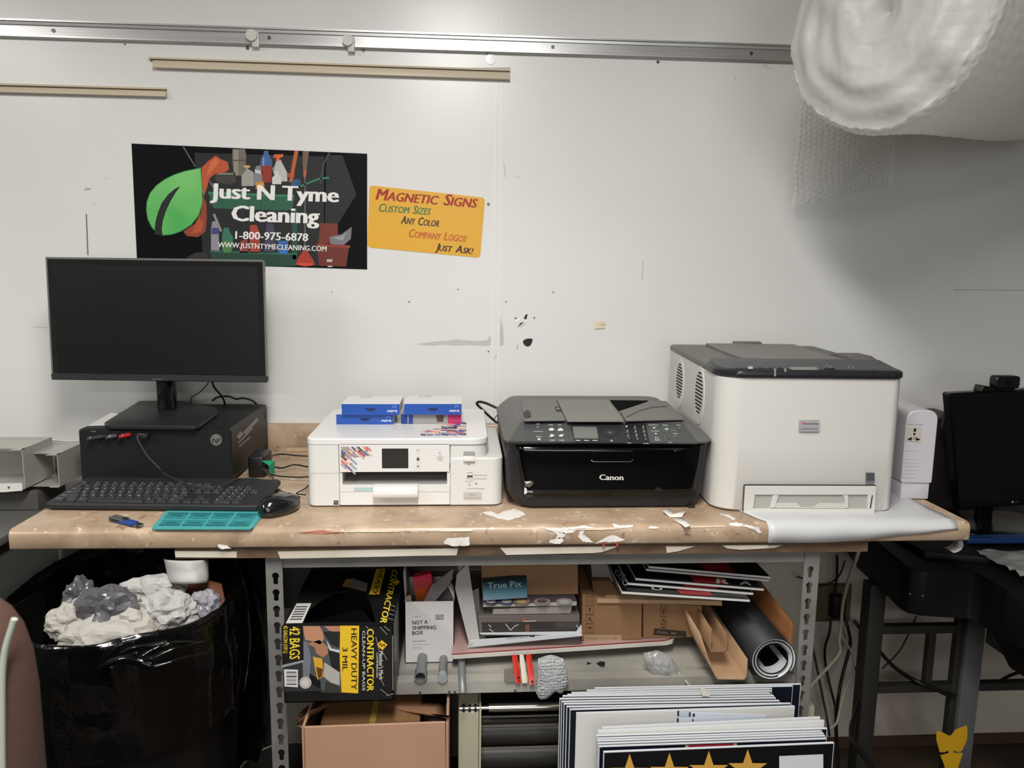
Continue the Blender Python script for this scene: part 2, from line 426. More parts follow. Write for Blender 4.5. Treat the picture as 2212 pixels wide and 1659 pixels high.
# ---------------------------------------------------------------- countertop
def laminate():
    m = bpy.data.materials.new('stone_laminate'); m.use_nodes = True; nt = m.node_tree; b = nt.nodes['Principled BSDF']
    tc = nt.nodes.new('ShaderNodeTexCoord')
    def nz(s, d, w=0):
        t = nt.nodes.new('ShaderNodeTexNoise'); t.inputs['Scale'].default_value = s; t.inputs['Detail'].default_value = d; t.inputs['Distortion'].default_value = w
        nt.links.new(tc.outputs['Object'], t.inputs['Vector']); return t
    def ramp(t, st):
        r = nt.nodes.new('ShaderNodeValToRGB'); e = r.color_ramp.elements
        e[0].position, e[0].color = st[0]; e[1].position, e[1].color = st[-1]
        for p_, c_ in st[1:-1]:
            x = e.new(p_); x.color = c_
        nt.links.new(t.outputs[0], r.inputs[0]); return r
    a = ramp(nz(9, 8, .6), [(.3, hexc('#958069')), (.47, hexc('#ac937a')), (.6, hexc('#b9a087')), (.75, hexc('#c8b49b'))])
    s = ramp(nz(70, 3), [(.62, (0, 0, 0, 1)), (.74, (1, 1, 1, 1))])
    d = ramp(nz(45, 4, 1), [(.28, (1, 1, 1, 1)), (.36, (0, 0, 0, 1))])
    mx = nt.nodes.new('ShaderNodeMix'); mx.data_type = 'RGBA'; mx.inputs[7].default_value = hexc('#dccdb8')
    mu = nt.nodes.new('ShaderNodeMath'); mu.operation = 'MULTIPLY'; mu.inputs[1].default_value = .7
    nt.links.new(s.outputs[0], mu.inputs[0]); nt.links.new(mu.outputs[0], mx.inputs[0]); nt.links.new(a.outputs[0], mx.inputs[6])
    m2 = nt.nodes.new('ShaderNodeMix'); m2.data_type = 'RGBA'; m2.inputs[7].default_value = hexc('#7d5f45')
    mv = nt.nodes.new('ShaderNodeMath'); mv.operation = 'MULTIPLY'; mv.inputs[1].default_value = .7
    nt.links.new(d.outputs[0], mv.inputs[0]); nt.links.new(mv.outputs[0], m2.inputs[0]); nt.links.new(mx.outputs[2], m2.inputs[6])
    nt.links.new(m2.outputs[2], b.inputs['Base Color']); b.inputs['Roughness'].default_value = .33
    m.diffuse_color = hexc('#c4a482'); return m
LAM = laminate()
ct = thing('countertop', (.915, .32, .88), 'long worn tan stone-pattern laminate countertop with raised back edge', 'countertop')
def arc(cx, cz, r, a0, a1, n=5): return [(cx+r*math.cos(math.radians(a0+(a1-a0)*i/n)), cz+r*math.sin(math.radians(a0+(a1-a0)*i/n))) for i in range(n+1)]
p = P(); prof = [(.635, .88)]+[(.004, .88)]+[(.001, .883)]+arc(.014, CT-.013, .013, 180, 90, 6)+[(.635, CT)]
p.prism(prof, 'x', 0, 1.83, LAM); p.build('worktop', ct, smooth=50)
p = P(); prof = [(YW-.003, .88), (.6352, .88), (.6352, CT+.002)]+[(.634, CT+.004), (.634, .982), (.638, .987), (YW-.003, .987)]
p.prism(prof, 'x', 0, 1.83, LAM); p.build('backsplash', ct, smooth=50)
p = P(); p.box(.36, 1.2, .612, .632, CT, CT+.008, mt('pale_wood_strip', '#c9b190', .6, n=(6, '#b59b78', .3, .7, 4, (8, 1, 1))), .001); tag(p.build('wood_batten'), 'thin pale wooden batten lying along the foot of the countertop back edge', 'wooden strip')
# board under the worktop with torn white facing
SUB = mt('particle_board', '#6e5843', .8, n=(18, '#4c3a2b', .3, .7, 8, (1, 1, 3)), bump=(60, .4))
CRM = mt('white_facing', '#cfc8ba', .5, n=(8, '#bdb3a0', .4, .8))
p = P(); p.box(.29, 1.63, .012, .62, .856, .8795, SUB); p.build('base_board', ct)
def subface(pts):
    q = P(); q.slab([at(x, y, 'y', .0115) for x, y in pts], (0, -.0018, 0), CRM); q.build('torn_facing', ct, smooth=0)
subface([(378, 1190), (512, 1191), (512, 1204), (380, 1203)])
subface([(600, 1191), (990, 1184), (986, 1199), (900, 1200), (770, 1203), (606, 1206)])
subface([(1080, 1183), (1335, 1180), (1300, 1192), (1280, 1194), (1180, 1196), (1094, 1198)])
subface([(1438, 1180), (1500, 1180), (1465, 1190), (1440, 1194)])
subface([(1560, 1178), (1690, 1177), (1672, 1183), (1600, 1187), (1570, 1184)])
# torn paper residue stuck on the laminate
PAP = mt('stuck_paper', '#e6e2dc', .7, n=(30, '#cfc9c0', .4, .7)); RED = mt('red_residue', '#9c3a2a', .6)
def patch(pts, ax, m=PAP, name='stuck_paper'):
    rp = random.Random(int(pts[0][0])); fine = []
    for (x0, y0), (x1, y1) in zip(pts, pts[1:]+pts[:1]):
        n_ = max(1, int(math.hypot(x1-x0, y1-y0)/4)); d_ = math.hypot(x1-x0, y1-y0) or 1
        for i in range(n_):
            t = i/n_; j = rp.uniform(-1.3, 1.3) if i else 0
            fine.append((x0+(x1-x0)*t-(y1-y0)/d_*j, y0+(y1-y0)*t+(x1-x0)/d_*j*.7))
    out = []
    for x, y in fine:                       # follow the rounded front lip
        h = at(x, y, 'z', CT+.0005)
        if h.y < .013:
            g = hit(x, y, (V3((0, .0040, CT-.0034)), V3((0, -.7071, .7071)).normalized()))
            h = g if g.z > CT-.0085 else at(x, y, 'y', .0004)
        out.append(h)
    q = P(); q.raw(out, [tuple(range(len(out)))], m); return q.build(name, ct, smooth=0, fix=False)
patch([(1042, 1107), (1060, 1104), (1075, 1110), (1095, 1102), (1112, 1099), (1130, 1106), (1136, 1112), (1122, 1118), (1095, 1124), (1072, 1119), (1055, 1113)], 'z')
patch([(1163, 1139), (1190, 1141), (1240, 1138), (1262, 1135), (1290, 1140), (1245, 1144), (1240, 1150), (1222, 1153), (1205, 1149), (1190, 1146)], 'z')
patch([(1322, 1130), (1340, 1136), (1368, 1133), (1366, 1139), (1330, 1141)], 'z')
patch([(1405, 1136), (1425, 1139), (1420, 1142), (1400, 1141)], 'z'); patch([(1574, 1131), (1590, 1128), (1612, 1133), (1600, 1137), (1578, 1136)], 'z')
patch([(1552, 1110), (1576, 1112), (1590, 1120), (1584, 1124), (1570, 1117)], 'z')
patch([(900, 1148), (1020, 1143), (1022, 1147), (960, 1150)], 'z', mt('worn_laminate', '#d3bfa6', .4))
patch([(640, 1150), (700, 1145), (745, 1152), (700, 1154)], 'z', mt('red_scuff', '#a96a55', .5))
patch([(966, 1163), (1014, 1160), (1014, 1178), (980, 1180), (958, 1174)], 'y')
patch([(1188, 1166), (1212, 1161), (1218, 1168), (1210, 1175), (1186, 1173)], 'y')
patch([(1248, 1157), (1262, 1155), (1283, 1172), (1258, 1170)], 'y')
patch([(1285, 1175), (1305, 1163), (1322, 1156), (1335, 1159), (1350, 1167), (1330, 1171), (1300, 1171)], 'y')
patch([(1302, 1172), (1309, 1172), (1306, 1181), (1301, 1180)], 'y', RED, 'red_residue'); patch([(1331, 1172), (1338, 1172), (1336, 1180), (1330, 1180)], 'y', RED, 'red_residue')
patch([(470, 1176), (490, 1178), (500, 1185), (478, 1186), (472, 1183)], 'y')
patch([(1195, 1149), (1212, 1147), (1222, 1153), (1218, 1160), (1208, 1164), (1200, 1162), (1204, 1155)], 'y')
patch([(1252, 1147), (1262, 1146), (1258, 1156), (1250, 1157)], 'y')
patch([(1225, 1143), (1300, 1139), (1340, 1140), (1338, 1143), (1260, 1146)], 'z', mt('worn_laminate', '#d3b697', .4), 'worn_patch')
patch([(700, 1149), (820, 1146), (900, 1148), (820, 1150)], 'z', mt('worn_laminate', '#d3b697', .4), 'worn_patch')
patch([(1480, 1136), (1560, 1134), (1570, 1138), (1490, 1140)], 'z', mt('worn_laminate', '#d3b697', .4), 'worn_patch')
patch([(1606, 1132), (1640, 1140), (1646, 1150), (1640, 1152), (1630, 1144), (1602, 1136)], 'y')
# loose curled scraps
SCRAP = mt('cream_scrap', '#e6e0d2', .6)
def scrap(pts, label, curl=.006):
    q = P(); c = [at(x, y, 'z', CT) for x, y, z in pts]; c = [v+V3((0, 0, z)) for v, (x, y, z) in zip(c, pts)]
    q.raw(c, [(0, 1, 2, 3), (3, 2, 4, 5)] if len(c) == 6 else [tuple(range(len(c)))], SCRAP)
    tag(q.build('paper_scrap', solid=.0008, fix=False), label, 'paper scrap', 'curled paper scraps')
scrap([(1431, 1110, .006), (1445, 1106, .007), (1456, 1111, .002), (1447, 1118, .001), (1482, 1111, .008), (1473, 1119, .002)], 'cream curled paper scrap beside the black printer front, nearer the printer')
scrap([(1453, 1126, .003), (1473, 1122, .004), (1484, 1127, .002), (1473, 1134, .001), (1492, 1137, .001), (1480, 1140, .001)], 'cream paper scrap lying flat near the counter edge below the curled one')
# white vinyl sheet draped over the right end
VIN = mt('white_vinyl', '#cbcbcb', .38, bump=(4, .25, .01))
def vin():
    q = P(); n = 26
    x0, x1 = 1.425, 1.800
    rows = []
    prof = [(.36, CT+.0016), (.20, CT+.0016), (.085, CT+.0018), (.03, CT+.0018), (.0135, CT+.0015), (.004, CT-.003), (-.0016, CT-.010), (-.0022, CT-.018)]
    for k, (y, z) in enumerate(prof):
        rows.append([])
        for i in range(n+1):
            u = i/n
            xa = 1.39+max(0, (.085-y))*.35 if y > .02 else 1.42
            xb = 1.80 - max(0, .06-y)*.05 if y > .05 else 1.803
            x = xa+(xb-xa)*u
            zz = z; yy = y
            if k == len(prof)-1:     # lower hem rises to the right
                zz = .8815+(CT-.012-.8815)*max(0, (u-.35)/.65)**1.1
                zz = max(zz, .8815)
            if k == len(prof)-2: zz = max(z, 0)
            w = .0012*(1+math.sin(u*21+k*1.3))*(1 if k < 4 else .6)*(0 if u < .02 else 1)
            rows[-1].append(V3((x, yy-(w if k >= 5 else 0), zz+(w if k < 5 else 0))))
    vs = [v for r in rows for v in r]; W = n+1
    q.raw(vs, [(j*W+i, j*W+i+1, (j+1)*W+i+1, (j+1)*W+i) for j in range(len(rows)-1) for i in range(n)], VIN)
    tag(q.build('vinyl_sheet', smooth=60, solid=.0006), 'white glossy vinyl sheet draped over the counter edge under the tall white printer', 'sheet')
vin()
# small white sheet curl under the counter at the right corner
p = P(); pts = [at(x, y, 'y', .03) for x, y in ((2079, 1169), (2081, 1178), (2077, 1187), (2069, 1192), (2060, 1194))]
p.raw([v for q in pts for v in (q, q+V3((0, .03, 0)))], [(2*i, 2*i+2, 2*i+3, 2*i+1) for i in range(4)], VIN); tag(p.build('sheet_curl', solid=.001, fix=False), 'white curled strip hanging under the right corner of the countertop', 'paper strip')

# ---------------------------------------------------------------- steel rack under the counter
RK = mt('grey_enamel', '#7f7d79', .5, n=(14, '#716f6a', .35, .7), bump=(50, .15)); RKD = mt('rack_chip', '#3c3a38', .7)
def key(cx, cz, s=1.0):
    o = []
    for i in range(13):
        a = math.radians(-50+280*i/12); o.append((cx+.0068*s*math.cos(a), cz+.0068*s*math.sin(a)))
    return o+[(cx-.0045*s, cz-.015*s), (cx-.003*s, cz-.0175*s), (cx+.003*s, cz-.0175*s), (cx+.0045*s, cz-.015*s)]
rk = thing('steel_rack', (1.0, .3, 0), 'grey slotted steel shelving rack standing under the countertop', 'shelving rack')
def post(x0, x1, y, side, z1=.856):
    q = P(); cx = (x0+x1)/2+side*.002
    zs = [.0+.0335*i+.010 for i in range(1, 25)]
    X = Matrix.Translation((0, y, 0)) @ Matrix.Rotation(PI/2, 4, 'X')
    q.plate([(x0, 0), (x1, 0), (x1, z1), (x0, z1)], [key(cx, z) for z in zs], .002, RK, X)
    xx = x0 if side > 0 else x1
    dy = .034 if y < .3 else -.034
    q.box(xx-.001, xx+.001, min(y, y+dy), max(y, y+dy), 0, z1, RK)
    return q.build('post', rk)
post(.452, .483, .028, 1); post(1.510, 1.541, .028, -1); post(.452, .483, .6, 1); post(1.510, 1.541, .6, -1)
for y, dy in ((.031, .03), (.598, -.03)):
    p = P(); p.box(.483, 1.510, y-.001, y+.001, .829, .856, RK); p.box(.483, 1.510, min(y, y+dy), max(y, y+dy), .829, .831); p.build('top_beam', rk)
for x in (.47, 1.524):
    p = P(); p.box(x-.001, x+.001, .03, .6, .822, .856, RK); p.build('side_beam', rk)
SHM = mt('shelf_deck', '#b3afa4', .42, .1, n=(5, '#7d7a74', .3, .7), bump=(40, .1)); SZ = .587
p = P(); p.prism([(.030, .562), (.030, SZ), (.058, SZ), (.060, .572), (.078, .572), (.080, SZ), (.20, SZ), (.202, .575), (.22, .575), (.222, SZ), (.60, SZ), (.60, .562), (.598, .562), (.598, SZ-.002), (.224, SZ-.002), (.222, .573), (.20, .573), (.198, SZ-.002), (.082, SZ-.002), (.080, .570), (.058, .570), (.056, SZ-.002), (.032, SZ-.002), (.032, .562)], 'x', .484, 1.509, SHM)
p.build('shelf_deck', rk, smooth=20)
A = Art(plane('y', .030), .0004)
for x in (640, 672, 735, 755, 905, 968, 980, 1110):
    A.rect(x, 1499-(x-640)*.02, x+5, 1505-(x-640)*.02, RKD)
A.build('deck_notches', rk)
# ---------------------------------------------------------------- signs on the wall
BLK = '#0f1012'
def sign_panel(name, corners, label, cat, m, th=.0012, r=0, y=YW):
    q = P(); q.slab([at(x, yy, 'y', y-th) for x, yy in corners], (0, th-.0002, 0), m); o = q.build(name); return tag(o, label, cat)
banner = thing('banner_sign', (.28, YW, 1.4), 'black cleaning company sign with green leaf, bottles and white lettering', 'sign')
q = P(); q.slab([at(x, y, 'y', YW-.0015) for x, y in ((284, 310), (793, 332), (793, 582), (296, 566))], (0, .0013, 0), mt('black_print', '#08090b', .5, spec=.12)); q.build('panel', banner)
A = Art(plane('y', YW-.0015), .0004, .00015)
# dark backdrop glow
A.poly([(420, 330), (700, 338), (700, 575), (440, 570)], '#0d0f11')
A.poly([(705, 335), (740, 336), (770, 420), (720, 500), (702, 500)], '#0c1013')
# orange cloth, left of the shelf
A.poly([(436, 362), (450, 348), (466, 336), (477, 344), (492, 350), (495, 366), (478, 378), (464, 376), (452, 386), (448, 404), (440, 425), (436, 400)], '#b9502a', 1)
A.poly([(455, 352), (466, 340), (474, 350), (460, 368), (446, 380)], '#d2683a', 2)
A.poly([(438, 420), (446, 440), (447, 470), (444, 500), (428, 512), (404, 510), (396, 500), (420, 484), (434, 460)], '#8f3b22', 1)
A.poly([(430, 470), (440, 480), (436, 500), (412, 506)], '#b04c2b', 2)
A.line([(396, 317), (422, 360)], 2, '#6f6f6c', 1)
# steel tank
A.poly([(502, 322), (530, 322), (532, 340), (528, 380), (506, 380), (502, 350)], '#6d675c', 1); A.rect(505, 324, 515, 378, '#8f887a', 2); A.rect(502, 345, 532, 348, '#4f4a42', 3)
# blue and red bottle
A.poly([(570, 326), (580, 326), (580, 332), (588, 346), (588, 362), (563, 362), (563, 346), (570, 332)], '#3a5f94', 2); A.poly([(563, 358), (588, 358), (586, 394), (567, 394)], '#8f2b22', 3); A.rect(568, 340, 571, 358, '#7fa0c8', 4)
# spray bottles
A.poly([(592, 334), (612, 333), (612, 338), (604, 342), (603, 348), (596, 348), (597, 339), (590, 342)], '#d2622e', 3)
A.poly([(598, 346), (606, 345), (620, 372), (621, 392), (598, 392), (590, 370), (594, 356)], '#b9b8b4', 2)
A.poly([(588, 366), (596, 352), (592, 372)], '#8f8f8c', 3)
A.poly([(526, 360), (540, 357), (541, 362), (534, 364), (548, 372), (549, 402), (522, 402), (522, 380), (532, 366)], '#9d9a93', 2); A.rect(527, 357, 537, 361, '#d9a23a', 4)
A.poly([(553, 359), (563, 357), (570, 368), (570, 400), (549, 400), (549, 378)], '#7d7f85', 2); A.poly([(550, 366), (568, 370), (566, 376), (552, 374)], '#c9c6bf', 3)
A.poly([(594, 370), (602, 370), (602, 377), (608, 384), (608, 398), (588, 398), (588, 384), (594, 378)], '#cfcbc4', 4)
A.poly([(554, 393), (570, 393), (572, 406), (552, 408)], '#c98a2a', 4)
A.poly([(468, 374), (508, 372), (510, 392), (500, 398), (476, 396), (464, 388)], '#3a3632', 2); A.rect(470, 374, 506, 377, '#8a847a', 3)
A.poly([(448, 384), (464, 404), (466, 409), (460, 406)], '#77706a', 2)
# handles and brushes
A.poly([(636, 326), (645, 326), (632, 392), (624, 394)], '#b8562a', 3)
A.poly([(654, 326), (668, 327), (662, 366), (660, 384), (656, 384), (654, 350)], '#6f5646', 2); A.poly([(655, 368), (663, 368), (660, 384), (657, 384)], '#b3602c', 3); A.line([(659, 384), (659, 560)], 3, '#5c5c5a', 2)
A.poly([(630, 388), (640, 386), (650, 390), (648, 406), (628, 406)], '#27507c', 2)
A.line([(645, 404), (665, 396), (690, 386), (711, 384)], 4, '#2d7a5c', 2); A.line([(712, 330), (700, 352), (692, 396)], 3, '#4c4138', 2)
A.rect(620, 374, 636, 383, '#9c4a26', 2)
# green crates
A.poly([(452, 418), (632, 424), (636, 428), (632, 448), (622, 455), (462, 450), (454, 436)], '#1f5a40', 1); A.poly([(450, 414), (636, 421), (636, 426), (450, 420)], '#2c7656', 2)
for x in (480, 508, 536, 564, 592): A.line([(x, 422), (x, 450)], 1.2, '#174532', 2)
A.poly([(630, 450), (642, 451), (642, 560), (632, 560)], '#1a4a38', 1); A.poly([(456, 545), (640, 550), (640, 575), (456, 572)], '#173f30', 1); A.poly([(454, 541), (642, 547), (642, 551), (454, 545)], '#25624a', 2)
# lower shelf bottles
A.poly([(459, 478), (470, 478), (472, 492), (474, 542), (456, 542), (456, 494)], '#8d8894', 2); A.rect(457, 492, 472, 506, '#3b3f7a', 3)
A.line([(462, 462), (478, 500)], 5, '#8c8a85', 3)
A.poly([(484, 492), (494, 492), (496, 500), (504, 512), (502, 545), (480, 545), (480, 508)], '#2d6f52', 2); A.rect(482, 520, 500, 545, '#4f7a3c', 3)
A.poly([(540, 486), (554, 486), (560, 500), (562, 546), (540, 546)], '#a33a26', 2); A.poly([(576, 482), (590, 484), (596, 520), (592, 546), (570, 546)], '#3d3a4e', 2); A.rect(600, 520, 622, 546, '#2b5fa0', 2)
A.poly([(520, 520), (534, 516), (536, 546), (518, 546)], '#8c3228', 2); A.poly([(604, 541), (622, 543), (620, 549), (606, 548)], '#2f6fb8', 3)
# plunger, bucket, rag
A.poly([(655, 542), (664, 542), (676, 560), (681, 572), (660, 576), (639, 572), (642, 560)], '#a8301f', 3); A.poly([(643, 568), (678, 569), (672, 574), (648, 573)], '#d0482c', 4)
A.poly([(692, 482), (730, 483), (730, 526), (688, 526)], '#722c1c', 2); A.poly([(684, 528), (754, 532), (748, 576), (690, 574)], '#6a2517', 3); A.poly([(684, 526), (756, 530), (756, 536), (684, 532)], '#8d3320', 4)
A.poly([(712, 512), (738, 506), (760, 490), (758, 516), (742, 530), (714, 527)], '#77757a', 4); A.poly([(720, 514), (742, 508), (750, 500), (740, 520)], '#98969b', 5)
A.rect(706, 560, 718, 566, '#b8b2aa', 5); A.rect(708, 574, 718, 577, '#b8b2aa', 5)
A.poly([(404, 556), (424, 545), (446, 546), (452, 560), (450, 572), (400, 570)], '#2a2224', 2)
# leaf
LG = mt('leaf_green', '#4fae55', .4, n=(6, '#7cc86e', .35, .65, 2))
leaf = [(435, 362), (436, 380), (438, 410), (438, 440), (430, 466), (414, 486), (392, 500), (372, 507), (354, 509), (340, 504), (328, 492), (319, 474), (316, 455), (317, 436), (324, 417), (338, 400), (356, 387), (376, 377), (400, 369)]
cx, cy = 377, 435
A.poly(leaf, '#2f8a47', 5); A.poly([(cx+(x-cx)*.972, cy+(y-cy)*.972) for x, y in leaf], LG, 6)
A.poly([(390, 402), (378, 408), (364, 420), (350, 438), (342, 458), (336, 480), (334, 506), (352, 510), (350, 496), (352, 478), (358, 458), (368, 436), (380, 416)], '#0d0f12', 7)
W_ = mt('sign_white', '#e9e7e2', .45)
A.text('Just N Tyme', 456, 428, 730, 437, 32, W_, 8, .048)
A.text('Cleaning', 502, 477, 688, 483, 33, W_, 8, .048)
A.text('1-800-975-6878', 509, 516, 665, 521, 16.5, W_, 8, .03)
A.text('WWW.JUSTNTYMECLEANING.COM', 471, 534, 705, 543, 11, W_, 8, .02)
A.build('printed_artwork', banner)

ys = thing('yellow_sign', (.73, YW, 1.43), 'yellow rounded sign with slanted red, green and black lettering, tilted on the wall', 'sign')
def pxr(quad, r=9, n=4):
    out = []; k = len(quad)
    for i in range(k):
        a = V3((*quad[i-1], 0)); b = V3((*quad[i], 0)); c = V3((*quad[(i+1) % k], 0))
        u = (a-b).normalized()*r; w = (c-b).normalized()*r
        for j in range(n+1):
            t = j/n; q_ = (b+u)*(1-t)**2+b*2*t*(1-t)+(b+w)*t*t; out.append((q_.x, q_.y))
    return out
q = P(); q.slab([at(x, y, 'y', YW-.0012) for x, y in pxr([(798, 400), (1048, 427), (1037, 557), (793, 534)])], (0, .001, 0), mt('sign_yellow', '#e2a81f', .4)); q.build('panel', ys)
A = Art(plane('y', YW-.0012), .0004)
def smallcaps(t, ax, ay, bx, by, h, m, bold=.034, shear=.22):
    """one line set in small capitals: the first letter of each word taller"""
    words_ = t.split(' '); W = []
    def wd_(s, k): vs = text_mesh(s)[0]; return (max(v.x for v in vs)-min(v.x for v in vs))*k
    segs = []
    for i, w in enumerate(words_):
        segs.append((w[0], 1.0, wd_(w[0], 1.0)))
        if len(w) > 1: segs.append((w[1:], .78, wd_(w[1:], .78)))
        if i < len(words_)-1: segs.append((None, 0, .30))
    tot = sum(s_[2] for s_ in segs)+.08*len(segs)
    x = 0
    for s_, k, w in segs:
        if s_:
            t0 = x/tot; t1 = (x+w)/tot
            A.text(s_, ax+(bx-ax)*t0, ay+(by-ay)*t0, ax+(bx-ax)*t1, ay+(by-ay)*t1, h*k, m, 1, bold, shear)
        x += w+.08
smallcaps('MAGNETIC SIGNS', 812, 431, 1030, 449, 24, '#a3281c', .042)
smallcaps('CUSTOM SIZES', 817, 457, 930, 464, 17.5, '#3f7a3a')
smallcaps('ANY COLOR', 866, 483, 949, 490, 17, '#2b1a24')
smallcaps('COMPANY LOGOS', 882, 512, 1007, 523, 17.5, '#c4561f', .03)
smallcaps('JUST ASK!', 941, 541, 1021, 549, 16, '#2b1520')
A.build('lettering', ys)

# ---------------------------------------------------------------- desktop computer, monitor
PLB = mt('black_plastic', '#18191b', .42, bump=(400, .08, .0005)); PLG = mt('black_gloss', '#0b0c0e', .12); PLM = mt('charcoal_plastic', '#232427', .5, bump=(500, .1, .0005))
PCZ = 1.043
pc = thing('desktop_computer', (.15, .46, CT), 'black desktop computer lying flat under the monitor with sticks in its front', 'computer')
p = P(); p.loft([[(x, .318, z) for x, z in rrect(-.016, .313, CT+.003, PCZ, .008)], [(x, .62, z) for x, z in rrect(-.016, .313, CT+.003, PCZ, .008)]], mt('computer_case', '#1c1b1b', .5, bump=(300, .1, .0005))); p.build('case', pc)
p = P(); p.loft([[(x, .306, z) for x, z in rrect(-.012, .309, CT+.004, PCZ-.003, .006)], [(x, .311, z) for x, z in rrect(-.016, .313, CT+.002, PCZ, .008)], [(x, .3185, z) for x, z in rrect(-.016, .313, CT+.002, PCZ, .008)]], PLB); p.build('front_panel', pc)
A = Art(plane('y', .306), .0005)
GL = mt('logo_grey', '#8f8a83', .35, .5)
A.circ(467, 950, 12.5, GL); 
A.text('hp', 458.5, 957, 476, 953, 10.5, '#161718', 2, .012, .25)
A.line([(196, 932), (208, 932)], 1.4, '#77736c'); A.build('front_marks', pc)
A = Art((V3((.3130, 0, 0)), V3((1, 0, 0))), .0006)
GM = '#8f8b85'
for i, (a, b) in enumerate((((513, 946), (523, 934)), ((527, 936), (556, 905)), ((514, 957), (545, 925)), ((516, 965), (540, 944)))):
    A.line([a, b], (9, 7, 3, 3)[i], '#8a8680')
A.poly([(571, 890), (575, 888), (575, 904), (571, 906)], '#0c0c0c'); A.poly([(572, 964), (577, 961), (577, 970), (572, 973)], '#0c0c0c')
A.build('side_marks', pc)
p = P(); p.slab([at(x, y, 'z', PCZ+.0005) for x, y in ((190, 920), (240, 892), (262, 895), (226, 919))], (0, 0, .0006), mt('paper_white', '#d8d6d2', .6)); tag(p.build('paper_label'), 'white paper slip lying on the computer beside the monitor foot', 'paper')
# sticks and plug in the front
def usb(px, py, m, label, tilt, L=.026, w=.016):
    c = at(px, py, 'y', .300)
    t = thing('usb_stick', c, label, 'usb stick', 'usb sticks in the computer front')
    M = Matrix.Translation((c.x, .306, c.z)) @ Matrix.Rotation(tilt, 4, 'Z') @ Matrix.Rotation(-.35, 4, 'Y')
    q = P(M); q.prism(rrect(-w/2, w/2, -L, -.003, .004), 'z', -.0035, .0035, m, .001); q.build('body', t)
    q = P(M); q.box(-.006, .006, -.004, .001, -.0022, .0022, mt('steel', '#a8a8a8', .25, 1)); q.build('connector', t)
usb(222, 944, mt('usb_dark', '#4a4b4d', .25, .3), 'dark metallic usb stick, first in the row on the computer front', -.75, .034)
usb(250, 942, mt('usb_grey', '#6b6c6e', .3, .4), 'small grey usb stick between the dark and the red one', -.6, .022)
usb(281, 940, mt('usb_red', '#b3272a', .3), 'red usb stick in the computer front', -.65, .026)

mon = thing('monitor', (.12, .45, PCZ), 'large black monitor standing on the desktop computer', 'monitor')
# rotated slightly about z, tilted back
def MX(y0): return plane('y', y0)
my = .455
TL = at(98, 555, 'y', my+.012); TR = at(571, 561, 'y', my+.012); BL = at(112, 820, 'y', my); BR = at(578, 826, 'y', my)
n_ = (BR-BL).cross(TL-BL).normalized()
if n_.y > 0: n_ = -n_
bk = -n_
def fr(u, v): return (BL*(1-u)+BR*u)*(1-v)+(TL*(1-u)+TR*u)*v
p = P(); p.slab([fr(*q_) for q_ in rrect(0, 1, .048, 1, (.002, .002, .018, .004), 4)], bk*.007, mt('monitor_frame', '#6a6a69', .25)); p.build('bezel', mon)  # frame grey lightened to stand in for highlights along the bezel
p = P(); p.slab([fr(u, v)+n_*.0006 for u, v in ((.008, .052), (.992, .052), (.992, .982), (.008, .985))], bk*.001, mt('monitor_glass', '#232322', .06)); scr = p.build('screen', mon)
p = P(); p.slab([fr(u, v)+n_*.0014 for u, v in ((.03, .06), (.965, .06), (.965, .94), (.03, .94))], bk*.0003, mt('screen_matte', '#121414', .32, bump=None)); p.build('display_area', scr)
p = P(); p.slab([fr(u, v)+n_*.004 for u, v in ((0.002, 0.0), (.998, 0.0), (1.0, .05), (0, .05))], bk*.018, PLM, .0015); p.build('chin', mon)
p = P(); p.slab([fr(u, v)+bk*.007 for u, v in ((.06, .06), (.94, .06), (.94, .93), (.06, .93))], bk*.03, PLB, .008, 2); p.build('rear_shell', mon)
A = Art((BL+n_*.0046, n_), .0003); A.text('acer', 329, 820.5, 352, 821, 4.2, GL, 1, .01, .15); A.build('badge', mon)
a = at(345, 884, 'y', .49); b = at(382, 884, 'y', .49)
p = P(); p.box(a.x, b.x, .474, .500, PCZ+.010, 1.25, PLG, .004); p.build('stem', mon)
p = P(); base = [(225, 912), (236, 918), (420, 920), (432, 917), (470, 890), (468, 880), (400, 862), (310, 864), (300, 866)]
bp = [at(x, y, 'z', PCZ+.011) for x, y in base]; bp = [V3((v.x, min(v.y, .61), v.z)) for v in bp]
p.slab(bp, (0, 0, -.0095), mt('monitor_base', '#222324', .38, bump=(300, .1, .0005)), .002, 2); p.build('base', mon)
CAB = mt('black_cable', '#101010', .4); CAG = mt('grey_cable', '#343332', .5); CAW = mt('cream_cable', '#b5ae9f', .5)
def cable(pts, r, m, label, name='cable', cat='cable', group=None, sm=6):
    """pts: (px,py,y) triples or 3-D Vectors"""
    q = P(); q.tube([v if isinstance(v, Vector) else at(v[0], v[1], 'y', v[2]) for v in pts], r, m, 8, smooth=sm)
    return tag(q.build(name, smooth=60), label, cat, group)
cable([(457, 822, .50), (464, 838, .53), (476, 852, .56), (484, 866, .59), (486, 880, .625), (488, 900, .632)], .0026, CAB, 'thick black cable dropping from the monitor back behind the computer')
cable([(452, 822, .50), (446, 832, .52), (430, 848, .55), (414, 858, .59), (412, 868, .632), (412, 885, .635)], .0013, CAB, 'thin black cable bending down left from the monitor back')
cable([(458, 866, .64), (470, 858, .64), (492, 856, .64), (510, 862, .64), (524, 860, .64), (545, 866, .64), (560, 880, .64)], .0022, CAB, 'black cable loop showing over the back edge of the computer')

